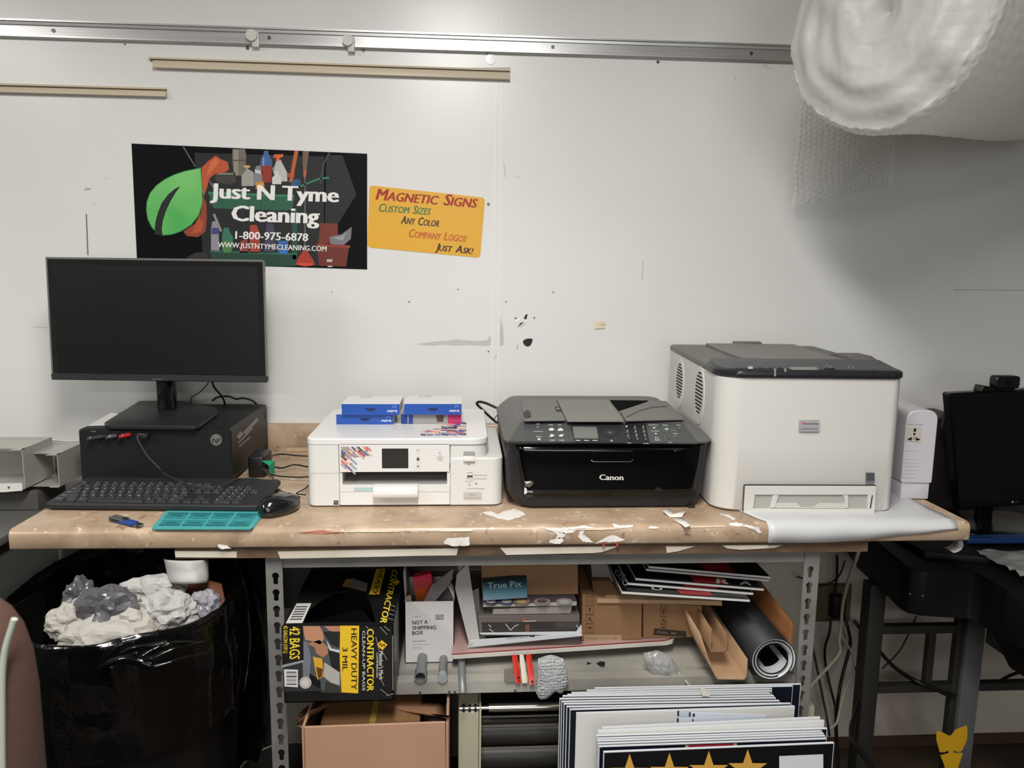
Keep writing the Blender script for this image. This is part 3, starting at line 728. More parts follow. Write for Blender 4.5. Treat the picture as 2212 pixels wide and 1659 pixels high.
# ---------------------------------------------------------------- keyboard
kbm = Matrix.Translation((.003, .117, CT+.004)) @ Matrix.Rotation(math.radians(-3.4), 4, 'Z') @ Matrix.Rotation(math.radians(4.0), 4, 'X')
kb = thing('keyboard', (.2, .19, CT), 'black full-size keyboard in front of the desktop computer', 'keyboard')
KW, KD = .422, .158
p = P(kbm); p.loft([[(x, y, z) for x, y in rrect(i, KW-i, i, KD-i, .008)] for i, z in ((.004, -.002), (0, .001), (0, .008), (.003, .011))], PLM); p.build('body', kb)
p = P(kbm)
for x in (.05, KW-.05): p.box(x-.02, x+.02, KD-.02, KD-.008, -.014, 0, PLM)
p.build('rear_foot', kb)
KEY = mt('key_black', '#333437', .42); LEG = C('#e0dfda')
pitch = .0183; row0 = .011; n_key = 0
def keyrow(y, items, h=.0150, x0=.012):
    global n_key
    x = x0
    for it in items:
        if isinstance(it, (int, float)): x += it*pitch; continue
        lab, w = it if isinstance(it, tuple) else (it, 1)
        ww = w*pitch-.0030
        q = P(kbm)
        zz = .0110
        q.loft([[(a_, b_, zz) for a_, b_ in rrect(x, x+ww, y, y+h, .0015, 2)], [(a_, b_, zz+.0035) for a_, b_ in rrect(x+.0010, x+ww-.0010, y+.001, y+h-.0008, .0015, 2)]], KEY)
        if lab:
            vs, fs = text_mesh(lab, .01)
            k = .0066 if len(lab) == 1 else .0042
            q.raw([(x+.0035+v.x*k, y+h*.50+v.y*k, zz+.0038) for v in vs], fs, LEG)
        q.build('key', kb, smooth=30); n_key += 1
        x += w*pitch
mr = [0, .0185, .0370, .0555, .0740]
keyrow(row0, [('Ctrl', 1.25), ('', 1.25), ('Alt', 1.25), ('', 6.1), ('Alt', 1.25), ('Fn', 1.25), ('Ctrl', 1.45), .25, '', '', '', .25, ('0', 2), '.'])
keyrow(row0+mr[1], [('Shift', 2.25)]+list('ZXCVBNM,./')+[('Shift', 1.55), 1.25, '', 1.25, '1', '2', '3'])
keyrow(row0+mr[2], [('Caps', 1.75)]+list('ASDFGHJKL;')+["'", ('Enter', 1.05), 3.5, '4', '5', '6'])
keyrow(row0+mr[3], [('Tab', 1.5)]+list('QWERTYUIOP[]')+[('\\', .3+.0), .25, 'Del', 'End', 'Pg', .25, '7', '8', '9', '+'])
keyrow(row0+mr[4], ['`']+list('1234567890-=')+[('', .8), .25, 'Ins', '', 'Pg', .25, 'Num', '/', '*'])
keyrow(row0+.0965, ['Esc', .6]+['F%d' % i for i in range(1, 5)]+[.2]+['F%d' % i for i in range(5, 9)]+[.2, 'F9', 'F10', .2, 'Prt', '', ''], .011)
A = Art(plane('z', CT+.024), .0002)
A.build('lights', kb) if False else None
cable([(318, 938, .292), (300, 938, .285), (297, 946, .28), (302, 958, .275), (318, 984, .27), (345, 1012, .262), (356, 1024, .262), at(398, 1043, 'z', CT+.034), at(430, 1051, 'z', CT+.033), at(462, 1052, 'z', CT+.032), at(490, 1044, 'z', CT+.032), at(512, 1035, 'z', CT+.028), at(545, 1034, 'z', CT+.022), at(572, 1038, 'z', CT+.012), at(592, 1050, 'z', CT+.004), at(602, 1061, 'z', CT+.003), at(590, 1056, 'z', CT+.004), at(575, 1048, 'z', CT+.006)], .0016, CAG, 'grey keyboard cable plugged into the computer front and looping over the keys')
_pg = at(314, 940, 'y', .296); p = P(); p.box(_pg.x-.010, _pg.x+.008, .284, .3055, _pg.z-.0045, _pg.z+.0045, PLM, .0015); tag(p.build('cable_plug'), 'dark plug of the keyboard cable in the computer front', 'plug')
# teal mat
MATC = mt('teal_plastic', '#4aa3a3', .45); MATD = mt('teal_print', '#17595e', .6); MATM = mt('teal_cell', '#2f8589', .5)
mat = thing('desk_mat', (.34, .06, CT), 'teal rectangular ruled mat sticking out from under the keyboard', 'mat')
mcs = [(325, 1142), (545, 1142), (588, 1085), (378, 1082)]
p = P(); p.slab([at(x, y, 'z', CT+.0022) for x, y in pxr(mcs, 8)], (0, 0, -.0018), MATC); p.build('mat_body', mat)
A = Art(plane('z', CT+.0022), .0003)
def lerp4(u, v):
    a, b, c, d = [V3((*q_, 0)) for q_ in ((338, 1137), (538, 1138), (560, 1108), (362, 1106))]
    r_ = (a*(1-u)+b*u)*(1-v)+(d*(1-u)+c*u)*v; return (r_.x, r_.y)
for i in range(4):
    for j in range(2):
        u0, u1 = i/4+.015, (i+1)/4-.01; v0, v1 = j/2+.03, j/2+.46
        A.poly([lerp4(u0, v0), lerp4(u1, v0), lerp4(u1, v1), lerp4(u0, v1)], MATM, -1)
        for k in range(26):
            u = u0+(u1-u0)*(k+.3)/26; u2 = u0+(u1-u0)*(k+.75)/26
            A.poly([lerp4(u, v0 if j == 0 else v1-.12), lerp4(u2, v0 if j == 0 else v1-.12), lerp4(u2, v0+.12 if j == 0 else v1), lerp4(u, v0+.12 if j == 0 else v1)], MATD)
        A.poly([lerp4(u0+.05, v0+.2), lerp4(u1-.05, v0+.2), lerp4(u1-.05, v0+.26), lerp4(u0+.05, v0+.26)], MATD)
A.build('printed_ruling', mat)
# blue swivel stick on the counter
us = thing('usb_stick', at(270, 1128, 'z', CT), 'blue swivel usb stick with silver cover lying on the counter', 'usb stick')
a = at(244, 1121, 'z', CT+.004); b = at(304, 1136, 'z', CT+.004); d = (b-a).normalized(); w_ = V3((-d.y, d.x, 0))
M = Matrix.Translation((a.x, a.y, CT+.0006)) @ Matrix.Rotation(math.atan2(d.y, d.x), 4, 'Z'); L = (b-a).length
p = P(M); p.box(L*.33, L*.82, -.008, .008, .001, .008, mt('usb_blue', '#26478f', .35), .0015); p.build('body', us)
p = P(M); p.box(L*.80, L*1.0, -.006, .006, .0018, .0065, mt('steel', '#a8a8a8', .25, 1), .0004); p.build('connector', us)
p = P(M); p.box(0, L*.5, -.0085, .0085, .0085, .0095, mt('steel_cover', '#a9adb3', .25, .8)); p.box(0, L*.5, -.0085, .0085, 0, .0008); p.box(-.001, .001, -.0085, .0085, 0, .0095); p.cyl((L*.46, 0, .009), (L*.46, 0, .011), .006, mt('steel', '#a8a8a8', .25, 1)); p.build('swivel_cover', us)
# mouse
ms = thing('computer_mouse', (.455, .14, CT), 'shiny black computer mouse on the counter beside the keyboard', 'mouse')
ma = math.radians(-38)
_mc = at(604, 1094, 'z', CT+.012); M = Matrix.Translation((_mc.x, _mc.y, CT)) @ Matrix.Rotation(math.radians(-30), 4, 'Z') @ Matrix.Diagonal((1, .95, 1.05, 1))
def mouse_fn(u, v): pass
p = P(M); rings = []
for k in range(13):
    t = k/12; ang = PI*t
    rings.append([])
prof = [(0, .0), (.82, .001), (.97, .006), (1.0, .012), (.97, .019), (.88, .026), (.70, .0315), (.45, .035), (.2, .0365), (.03, .037)]
rr = []
for s_, z in prof:
    ring = []
    for j in range(40):
        a_ = 2*PI*j/40
        x = .031*math.cos(a_)*(1+.06*math.sin(a_)); y = .054*math.sin(a_)
        x *= 1-.22*max(0, math.sin(a_))**2
        zz = z*(1-.22*(y*s_/.054)*.6) if z > .02 else z
        ring.append((x*s_, y*s_-(.004 if s_ < .5 else 0), zz))
    rr.append(ring)
p.loft(rr, mt('mouse_gloss', '#141518', .16, coat=.5)); p.build('shell', ms, smooth=70)
p = P(M); p.tube([(0, .016, .0330), (0, .044, .0215)], .0004, mt('key_black', '#1d1e20', .45)); p.cyl((-.003, .028, .0245), (.003, .028, .0245), .007, mt('wheel_rubber', '#0a0a0a', .7)); p.build('scroll_wheel', ms)
cable([(560, 1066, .22), (580, 1065, .225), (592, 1050, .26), (588, 1030, .29), (578, 1022, .31), (568, 1012, .325)], .0015, CAG, 'grey mouse cable rising to the black adapter beside the computer')
cable([V3((.50, .175, CT+.012)), (640, 1066, .19), (655, 1058, .23), (668, 1048, .27)], .0014, CAB, 'black mouse cable running behind the white multifunction printer')
cable([(560, 1040, .27), (580, 1046, .27), (598, 1056, .25), (620, 1066, .23), V3((.485, .19, CT+.003))], .0014, CAB, 'black cable crossing behind the mouse')
# cables between adapter and printer
cable([(578, 996, .40), (590, 984, .47), (612, 981, .50), (640, 984, .50), (680, 986, .50)], .0018, CAB, 'uppermost black cable between the adapter and the white multifunction printer')
cable([(590, 1008, .38), (610, 1011, .40), (635, 1004, .42), (662, 1008, .40), (690, 1012, .38)], .0018, CAB, 'middle black cable between the adapter and the white multifunction printer')
cable([(578, 1022, .34), (600, 1028, .33), (640, 1031, .32), (664, 1030, .32), (690, 1028, .32)], .0018, CAB, 'lower black cable between the adapter and the white multifunction printer')
ad = thing('power_adapter', (.345, .38, CT), 'black power adapter with a green tag standing beside the computer', 'adapter')
p = P(); p.box(.334, .372, .350, .425, CT+.0005, CT+.052, mt('adapter_black', '#101011', .4), .006, 3); p.build('body', ad)
p = P(); p.box(.3725, .379, .365, .385, CT+.018, CT+.034, mt('adapter_black', '#101011', .4), .001); p.build('socket', ad)
GT = mt('green_card', '#1d8a66', .5)
p = P(); p.slab([at(581, 1006, 'y', .330), at(593, 996, 'y', .345), at(593, 1023, 'y', .345), at(582, 1023, 'y', .330)], (.0, .001, 0), GT); p.slab([at(566, 996, 'y', .345), at(593, 996, 'y', .345), at(581, 1006, 'y', .330)], (0, .001, .001), GT); p.build('green_tag', ad)
# ---------------------------------------------------------------- white multifunction printer
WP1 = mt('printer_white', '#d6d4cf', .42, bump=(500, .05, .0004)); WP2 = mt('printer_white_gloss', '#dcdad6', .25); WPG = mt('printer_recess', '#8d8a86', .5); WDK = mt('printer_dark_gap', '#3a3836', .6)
BX0, BX1, BF, BB = .513, .909, .129, .46
wp = thing('multifunction_printer', (.71, .3, CT), 'white inkjet multifunction printer with coloured stripe artwork and small screen', 'printer')
def rl(x0, x1, y0, y1, r, z, n=6): return [(x, y, z) for x, y in rrect(x0, x1, y0, y1, r, n)]
# main body: left pillar, right tank block, centre well
L1 = at(733, 1040, 'y', BF).x; L2 = at(972, 1040, 'y', BF).x
ZL = 1.048; ZR = 1.019
p = P(); p.loft([rl(BX0, L1-.0006, BF, BB, (.018, .0005, .0005, .012), z) for z in (CT+.003, ZL-.001)], WP1); p.build('left_body', wp)
p = P(); p.loft([rl(L2+.0006, BX1, BF, BB-.02, (.0005, .022, .016, .0005), z) for z in (CT+.003, ZR-.002)]+[rl(L2+.0006+.001, BX1-.002, BF+.002, BB-.022, (.0005, .021, .015, .0005), ZR)], WP1); p.build('ink_tank_cover', wp)
p = P(); p.loft([rl(L2+.0006, .877, BF+.002, BB, (.0005, .03, .012, .0005), z) for z in (ZR, ZL-.001)], WP1); p.build('right_upper_body', wp)
# top lid
p = P(); p.loft([rl(BX0-.001, .879, BF-.001, BB, (.020, .032, .014, .014), z, 8) for z in (ZL, ZL+.010)]+[rl(BX0+.001, .877, BF+.001, BB-.002, (.018, .030, .012, .012), ZL+.0125, 8)], WP2); lid = p.build('scanner_lid', wp)
LZ = ZL+.0125
A = Art(plane('z', LZ), .0005, .0002)
STR = ['#6b5f93', '#d9825a', '#e0a58a', '#8fa3b8', '#3f4a5c', '#e8c9bd', '#a48bb0', '#efd3c6', '#7aa39a', '#c96f6a']
rnd = random.Random(4)
def stripe(A, x, y, L_, w, c, l, dx, dy):
    n = math.hypot(dx, dy); ux, uy = dx/n, dy/n; nx, ny = -uy, ux
    pts = []
    for sgn, base in ((1, L_), (-1, 0)):
        for i in range(7):
            a = PI*i/6
            ox = base*ux+math.sin(a)*ux*w/2*sgn+math.cos(a)*nx*w/2*sgn; oy = base*uy+math.sin(a)*uy*w/2*sgn+math.cos(a)*ny*w/2*sgn
            pts.append((x+ox, y+oy))
    A.poly(pts, c, l)
for r_ in range(10):
    y_s = 913+2.7*r_
    x_ = 1006-(34+7.5*r_ if r_ < 7 else 88+4*(r_-7))+rnd.uniform(-6, 6)
    x_ = max(x_, 902)
    while x_ < 1002:
        L_ = rnd.uniform(8, 24)*(.6+.6*(x_-900)/100)
        stripe(A, x_, y_s+(x_-1006)*-.02, min(L_, 1006-x_), 3.1, STR[rnd.randint(0, len(STR)-1)], r_ % 5, 1, .10)
        x_ += L_+rnd.uniform(1.0, 3.5)*(1+(1006-x_)/50)
A.build('lid_artwork', lid)
# centre: control panel
CP0, CP1 = at(734, 962, 'y', BF-.002).x, at(971, 962, 'y', BF-.002).x
p = P(); p.box(L1, L2, BF+.012, BB-.03, 1.006, ZL-.002, WP1); p.build('centre_body', wp)
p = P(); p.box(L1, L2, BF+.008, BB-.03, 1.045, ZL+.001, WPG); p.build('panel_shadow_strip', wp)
zc0 = at(850, 1019, 'y', BF).z; zc1 = at(850, 959, 'y', BF).z
p = P(); p.loft([[(x, BF-.001, z) for x, z in rrect(L1+.001, L2-.001, zc0, zc1, .0015)], [(x, BF+.014, z) for x, z in rrect(L1+.001, L2-.001, zc0, zc1, .0015)]], WP2); cp = p.build('control_panel', wp)
PLN = plane('y', BF-.001)
A = Art(PLN, .0005, .0002)
for r_ in range(19):
    # bands run down to the right from the panel's upper left corner, ragged at their ends
    sx = 738+3.4*max(0, r_-6)*1.0 if r_ > 6 else 738
    sy = 966 if r_ > 6 else 966+(6-r_)*6.2
    sx = 738+(r_-6)*4.6 if r_ > 6 else 738
    run = (26+rnd.uniform(-8, 8)) if r_ < 7 else max(6, 36-(r_-7)*2.6+rnd.uniform(-5, 5))
    d_ = 0
    while d_ < run:
        L_ = rnd.uniform(7, 17)
        stripe(A, sx+d_*.74, sy+d_*.67, min(L_, 40)*.95, 3.6, STR[rnd.randint(0, len(STR)-1)], r_ % 6, .74, .67)
        d_ += L_+rnd.uniform(.5, 2.5)
A.build('panel_artwork', cp)
q = P(); a = at(826, 970, 'y', BF-.001); b = at(881, 1010, 'y', BF-.001)
q.box(a.x-.001, b.x+.001, BF-.0016, BF-.0008, b.z-.001, a.z+.001, mt('screen_rim', '#1c1b19', .3)); q.build('screen_frame', cp)
q = P(); q.box(a.x+.0006, b.x-.0006, BF-.0021, BF-.0012, b.z+.0006, a.z-.0006, mt('screen_grey', '#33312d', .2)); q.build('touch_screen', cp)
for (y0, y1, s) in ((966, 980, '<'), (982, 1000, '^'), (1001, 1013, 'x')):
    a = at(897, y0+.6, 'y', BF); b = at(908.5, y1-.4, 'y', BF)
    q = P(); q.loft([[(x, BF-.0014, z) for x, z in rrect(a.x+.0002, b.x-.0002, b.z, a.z, .0018, 3)], [(x, BF-.0005, z) for x, z in rrect(a.x, b.x, b.z, a.z, .002, 3)]], WP1); bt = q.build('button', cp)
    A = Art(plane('y', BF-.0014), .0003); m_ = C('#4a4844'); yc = (y0+y1)/2
    if s == '<': A.line([(905, yc+2), (904, yc-1), (900, yc-1)], 1, '#8a8780')
    elif s == '^': A.poly([(899, yc+1), (903, yc-4), (907, yc+1), (905.5, yc+1), (905.5, yc+4), (900.5, yc+4), (900.5, yc+1)], m_)
    else: A.line([(901, yc-2), (905, yc+2)], 1, m_); A.line([(905, yc-2), (901, yc+2)], 1, m_)
    A.build('button_icon', bt)
c = at(950.5, 989, 'y', BF); q = P(); q.tube([(c.x+.0058*math.cos(2*PI*i/20), BF-.0012, c.z+.0058*math.sin(2*PI*i/20)) for i in range(21)], .0003, mt('grey_ring', '#9c9994', .5), 6, cap=False); q.cyl((c.x, BF-.0008, c.z), (c.x, BF-.0016, c.z), .0052, WP1, 24); bt = q.build('button', cp)
A = Art(plane('y', BF-.0016), .0003); A.circ(950, 978, 1.2, '#55524d'); A.line([(948, 987), (947.5, 990), (950.5, 992), (953.5, 990), (953, 987)], .8, '#8a8780'); A.line([(950.5, 985), (950.5, 989)], .8, '#8a8780'); A.build('button_icon', bt)
# output slot and tray
z_t1 = at(850, 1047, 'y', BF).z; 
p = P(); p.box(L1, L1+.006, BF+.002, BB-.03, CT+.004, zc0, WP1); p.box(L2-.006, L2, BF+.002, BB-.03, CT+.004, zc0, WP1); p.build('slot_cheek', wp)
p = P(); p.box(L1+.006, L2-.006, .30, .31, CT+.01, zc0, WDK); p.build('slot_back', wp)
p = P(); p.loft([[(x, BF-.001, z) for x, z in rrect(L1+.002, L2-.001, CT+.004, z_t1-.001, .001)], [(x, BF+.006, z) for x, z in rrect(L1+.002, L2-.001, CT+.004, z_t1, .001)]], WP2); tr = p.build('paper_tray', wp)
p = P(); p.prism([(BF+.004, z_t1), (.30, z_t1+.012), (.30, z_t1+.009), (BF+.004, z_t1-.004)], 'x', L1+.006, L2-.006, mt('tray_grey', '#9a9794', .4)); p.build('tray_floor', tr)
a = at(805, 1050, 'y', BF-.02); b = at(903, 1076, 'y', BF-.02)
p = P(); p.prism([(BF, a.z), (BF-.020, a.z-.006), (BF-.022, a.z-.018), (BF-.020, b.z), (BF-.016, b.z), (BF-.001, b.z+.002)], 'x', a.x, b.x, WP2, .002); p.build('tray_handle', tr)
A = Art(plane('y', BF-.001), .0004, .0002); A.rect(765, 1053, 806, 1061, '#a9c4bf'); A.rect(806, 1053, 833, 1061, '#86c4cb')
A.line([(736, 1062), (806, 1062)], .8, '#b5b3ae'); A.line([(903, 1062), (970, 1062)], .8, '#b5b3ae')
A.build('tray_window', tr)
A = Art(plane('y', BF), .0004, .0002)
A.rect(721, 1081, 731, 1090, '#1f1e1c'); A.text('TA', 722.5, 1087.5, 729.5, 1087.5, 4.5, '#d0cec9', 1)
A.line([(664, 1022), (733, 1022)], .8, '#aeaba6')
A.text('*2', 1009, 1006, 1016, 1004, 4, '#3a3835', 1)
A.line([(1010, 1020.5), (1020, 1020.5), (1020, 1027), (1010, 1027), (1010, 1020.5)], .7, '#77746f', 1); A.poly([(1008, 1031), (1010, 1027), (1020, 1027), (1022, 1031)], '#4a4743', 1)
A.text('http://solutions', 1023, 1027, 1052, 1027, 1.8, '#5a5752', 1, .01)
A.line([(1007, 1034), (1052, 1034)], .7, '#8f8c87', 1)
A.text('Brother', 1006, 1041, 1022, 1040, 2.6, '#7b7873', 1)
A.poly([(1026, 1043), (1031, 1044.5), (1028, 1046.5)], '#2a2826', 1); A.circ(1014, 1046, 3.4, '#bdbab5', 1)
A.text('http://s.brother/apps', 1009.5, 1056, 1047, 1056, 1.8, '#5a5752', 1, .01)
A.poly([(1001, 1063), (1041, 1063), (1041, 1080), (1001, 1080)], '#bdb8b0', 0); A.text('MFC', 1013, 1070, 1027, 1070, 2.6, '#6b6660', 1); A.text('Investment Tank', 1005, 1076.5, 1037, 1076, 2.4, '#6b6660', 1)
A.build('front_print', wp)
a = at(1001, 989, 'y', BF); b = at(1026, 996, 'y', BF)
p = P(); p.box(a.x, b.x, BF-.006, BF+.004, b.z, a.z+.001, WP2, .0015); p.build('tank_latch', wp)
a = at(1001, 975, 'y', BF+.002); b = at(1026, 984, 'y', BF+.002)
p = P(); p.loft([[(x, BF+.0012, z) for x, z in rrect(a.x, b.x, b.z, a.z, (.0003, .0003, .003, .003), 3)], [(x, BF+.0022, z) for x, z in rrect(a.x, b.x, b.z, a.z, (.0003, .0003, .003, .003), 3)]], mt('latch_recess', '#9b9893', .5)); p.build('latch_recess', wp)

# ink cartridge boxes on the lid
def inkbox(x0, x1, y0, y1, z0, z1, top, front, label, kind, side=None):
    t = thing('ink_cartridge_box', ((x0+x1)/2, (y0+y1)/2, z0), label, 'box', 'ink cartridge boxes on the white printer')
    q = P(); bm0 = len(q.bm.faces); q.box(x0, x1, y0, y1, z0, z1, mt('box_white', '#d9d9da', .45) if top == 'w' else C(top, .45)); q.build('carton', t)
    A = Art(plane('y', y0), .0003, .0002)
    return t, A
IZ = LZ+.0004
BLU = mt('box_blue', '#1f4a9c', .35); BL2 = mt('box_blue_dark', '#16347a', .4); KR = C('#10204c')
def px_of(x, y, z):
    d = V3((x, y, z))-CAM; w = d.dot(CF); return (CW/2+FPX*d.dot(CR)/w, CH/2-FPX*d.dot(CU)/w)
def blue_front(t, A, x0, x1, y0, z0, z1, flip=1):
    X = lambda u, v: px_of(x0+(x1-x0)*u, y0, z0+(z1-z0)*v)
    A.poly([X(0, 0), X(1, 0), X(1, 1), X(0, 1)], BLU)
    A.poly([X(.40, .62), X(.60, .62), X(.55, .36), X(.45, .36)], KR, 1)
    a = X(.955, .22); b = X(.78, .20); h = abs(X(.5, .40)[1]-X(.5, 0)[1])*.62
    A.text('brother', a[0], a[1]-h, b[0], b[1]-h, h, C('#d8dbe4'), 1, .025)
    A.text('LC', X(.94, .84)[0], X(.9, .62)[1]-h*.9, X(.87, .8)[0], X(.9, .62)[1]-h*.9, h*.7, C('#9fb0d8'), 1, .01)
    A.build('printed_front', t)
# lower left, lower right (lying on the lid), upper left, upper right
y_l = .270
a = at(726, 887, 'y', y_l); b = at(850, 908, 'y', y_l)
z0 = IZ; z1 = IZ+.022
t, A = inkbox(a.x, b.x, y_l, y_l+.105, z0, z1, 'w', 0, 'blue fronted ink box lying lowest at the left, poking out under the upper one', 0); blue_front(t, A, a.x, b.x, y_l, z0, z1)
yr = .276; a2 = at(866, 900, 'y', yr); b2 = at(996, 900, 'y', yr)
t, A = inkbox(a2.x, b2.x, yr, yr+.105, z0, z1, '#8e8b88', 0, 'grey and pink sided ink box lying under the upper right-hand blue one', 0)
X = lambda u, v: px_of(a2.x+(b2.x-a2.x)*u, yr, z0+(z1-z0)*v)
A.poly([X(0, 0), X(.2, 0), X(.2, 1), X(0, 1)], BL2); A.poly([X(.2, 0), X(.78, 0), X(.78, 1), X(.2, 1)], '#8c8a89'); A.poly([X(.78, 0), X(1, 0), X(1, 1), X(.78, 1)], '#b02a5e'); A.poly([X(.60, .2), X(.70, .2), X(.72, .9), X(.58, .9)], '#4a3230', 1)
A.text('brother', X(.13, .15)[0], X(.13, .1)[1], X(.13, .9)[0], X(.13, .9)[1], 4, '#b9c4e0', 1, .01); A.build('printed_front', t)
z2 = z1+.0004; z3 = z2+.024
for i, (pa, pb, yy, lab) in enumerate(((738, 863, .262, 'upper left ink box with white top and blue front'), (873, 997, .266, 'upper right ink box with white top and blue front'))):
    a = at(pa, 880, 'y', yy); b = at(pb, 880, 'y', yy)
    t, A = inkbox(a.x, b.x, yy, yy+.108, z2, z3, 'w', 0, lab+' on the white printer', 0); blue_front(t, A, a.x, b.x, yy, z2, z3)
    B_ = Art(plane('z', z3), .0003); B_.text('LC406', *px_of(a.x+.028, yy+.085, z3), *px_of(a.x+.055, yy+.085, z3), 5, '#aab0bc', 0); B_.build('printed_top', t)

# cables behind, between the two inkjets
cable([(1105, 895, .50), (1075, 882, .50), (1050, 871, .51), (1035, 868, .52), (1030, 872, .53), (1038, 881, .53), (1058, 900, .50), (1078, 918, .47), (1092, 935, .46)], .0033, CAB, 'thick black power cable looping above the gap between the two inkjet printers')
cable([(1100, 893, .47), (1078, 895, .47), (1068, 906, .47), (1078, 918, .46), (1086, 930, .45), (1084, 960, .44)], .0012, CAG, 'thin grey cable ring beside the black printer\'s back corner')
cable([(1052, 915, .44), (1068, 915, .43), (1078, 922, .42), (1084, 940, .41), (1086, 975, .39), (1088, 1000, .38)], .0020, CAW, 'cream cable dropping between the two inkjet printers')

# ---------------------------------------------------------------- black multifunction printer
G1 = mt('inkjet_grey', '#5d5c59', .48, bump=(500, .1, .0004)); G2 = mt('inkjet_panel', '#484b4b', .42, bump=(500, .08, .0004)); GB = mt('inkjet_black_gloss', '#050607', .10, spec=.5); GD = mt('inkjet_dark', '#1f2021', .45)
bp_ = thing('multifunction_printer', (1.12, .3, CT), 'black and grey inkjet multifunction printer with slanted button panel', 'printer')
x0, x1, yf, yb = .911, 1.334, .098, .50
def rg(i0, i1, jf, jb, z, r=.03, n=6): return [(x, y, z) for x, y in rrect(x0+i0, x1-i1, yf+jf, yb-jb, r, n)]
p = P(); p.loft([rg(.030, .020, .018, .03, CT+.002, .035), rg(.024, .016, .008, .02, CT+.006, .035), rg(.010, .010, .006, .01, CT+.028, .03), rg(.006, .008, .005, .006, CT+.034, .03), rg(.002, .003, .006, .0, CT+.10, .03), rg(.0, .0, .002, .0, CT+.136, .03), rg(0, 0, 0, 0, CT+.139, .03)], GD); p.build('lower_body', bp_)
ZT = CT+.173
p = P(); p.loft([rg(-.001, -.003, -.003, 0, CT+.1392, .032, 8), rg(-.002, -.004, -.004, 0, CT+.1425, .032, 8), rg(.012, .008, .030, .004, CT+.157, .03, 8), rg(.028, .024, .078, .014, ZT-.002, .028, 8), rg(.032, .030, .086, .02, ZT, .026, 8)], G1); up = p.build('scanner_unit', bp_)
# glossy front door
a = at(1122, 966, 'y', yf); b = at(1522, 966, 'y', yf)
xd0, xd1 = x0+.030, x1-.022
p = P(); n = 20
def door(u, v):
    x = xd0+(xd1-xd0)*u; z = CT+.030+(.136-.030)*v
    e = .004*(1-(2*u-1)**6)
    return (x+(-.008 if u < .5 else .006)*(v-.5)*2*abs(2*u-1), yf+.0045-e-.002*math.sin(PI*v), z)
p.grid(door, 24, 8, GB)
dr = p.build('front_door', bp_, smooth=60, solid=.003)
p = P()
a = at(1278, 975, 'y', yf-.004); b = at(1366, 997, 'y', yf-.004)
CHR = mt('edge_highlight', '#3d3f41', .2)
p.tube([(a.x, yf-.004, a.z), (b.x, yf-.004, a.z)], .0007, CHR, 6); p.build('handle_upper_edge', dr)
p = P(); p.tube([(a.x, yf-.0035, b.z+.003), (a.x+.003, yf-.0055, b.z), (b.x-.003, yf-.0055, b.z), (b.x+.002, yf-.0035, b.z+.004)], .0011, CHR, 6); p.build('handle_lip', dr)
A = Art(plane('y', yf-.0050), .0002, .0002)
CW_ = mt('logo_silver', '#d2d1cd', .35)
A.text('Canon', 1295, 1036.5, 1346, 1037, 11.5, CW_, 1, .035)
A.build('logo', dr)
A = Art(plane('y', yf-.0030), .0004, .0002)
A.text('MX472', 1142, 972, 1156, 972, 4.2, '#77756f', 1); 
A.poly([(1133, 1040), (1150, 1039), (1153, 1044), (1144, 1053), (1134, 1050)], '#55524d'); A.poly([(1133, 1040), (1148, 1039), (1145, 1042), (1138, 1045)], '#c9c7c1', 1)
A.poly([(1133, 1052), (1138, 1056), (1139, 1064), (1134, 1068), (1132, 1066)], '#d8d6d0', 1); A.text('FREE', 1140, 1064, 1151, 1064, 4, '#c9c7c1', 1, .01); A.poly([(1134, 1069), (1151, 1068), (1151, 1074), (1136, 1074)], '#2c2b29')
A.build('front_sticker', dr)
A = Art(plane('y', yf-.0035), .0003, .0002); A.poly([(1457, 969), (1463, 969), (1462, 975), (1455, 975)], '#33363b'); A.text('WiFi', 1465, 974, 1471, 974, 3, '#33363b', 1)
A.build('corner_badge', dr)
# sloped control panel print
P1 = V3((1.1, yf+.030, CT+.157)); P2 = V3((1.1, yf+.078, ZT-.002)); sl = (P2-P1).normalized(); NN = V3((0, -sl.z, sl.y)); 
pan = (P1, NN)
q = P(); q.slab([hit(x, y, pan)+NN*.0012 for x, y in pxr([(1128, 908), (1476, 916), (1508, 958), (1098, 954)], 5)], -NN*.003, G2); cpn = q.build('control_panel', bp_)
A = Art((P1+NN*.0012, NN), .0003, .0002)
A.poly([(1231, 914), (1395, 914), (1404, 958), (1240, 955)], '#262829', 0)
A.poly([(1349, 918), (1393, 919), (1403, 957), (1357, 955)], '#17191b', 1)
A.poly([(1236, 921.5), (1289, 922.5), (1293, 948.5), (1240, 948)], '#5d605c', 2); A.poly([(1238, 923), (1287, 924), (1291, 947), (1241.5, 946.5)], '#6f736d', 3)
A.circ(1317, 934.5, 16, '#1b1d1f', 2, ry=10.5); A.circ(1317, 934.5, 14.5, '#2a2c2e', 3, ry=9.3)
A.text('OK', 1314, 936.5, 1321, 936.5, 3, '#a8a7a2', 4)
ik = '#c4c3be'
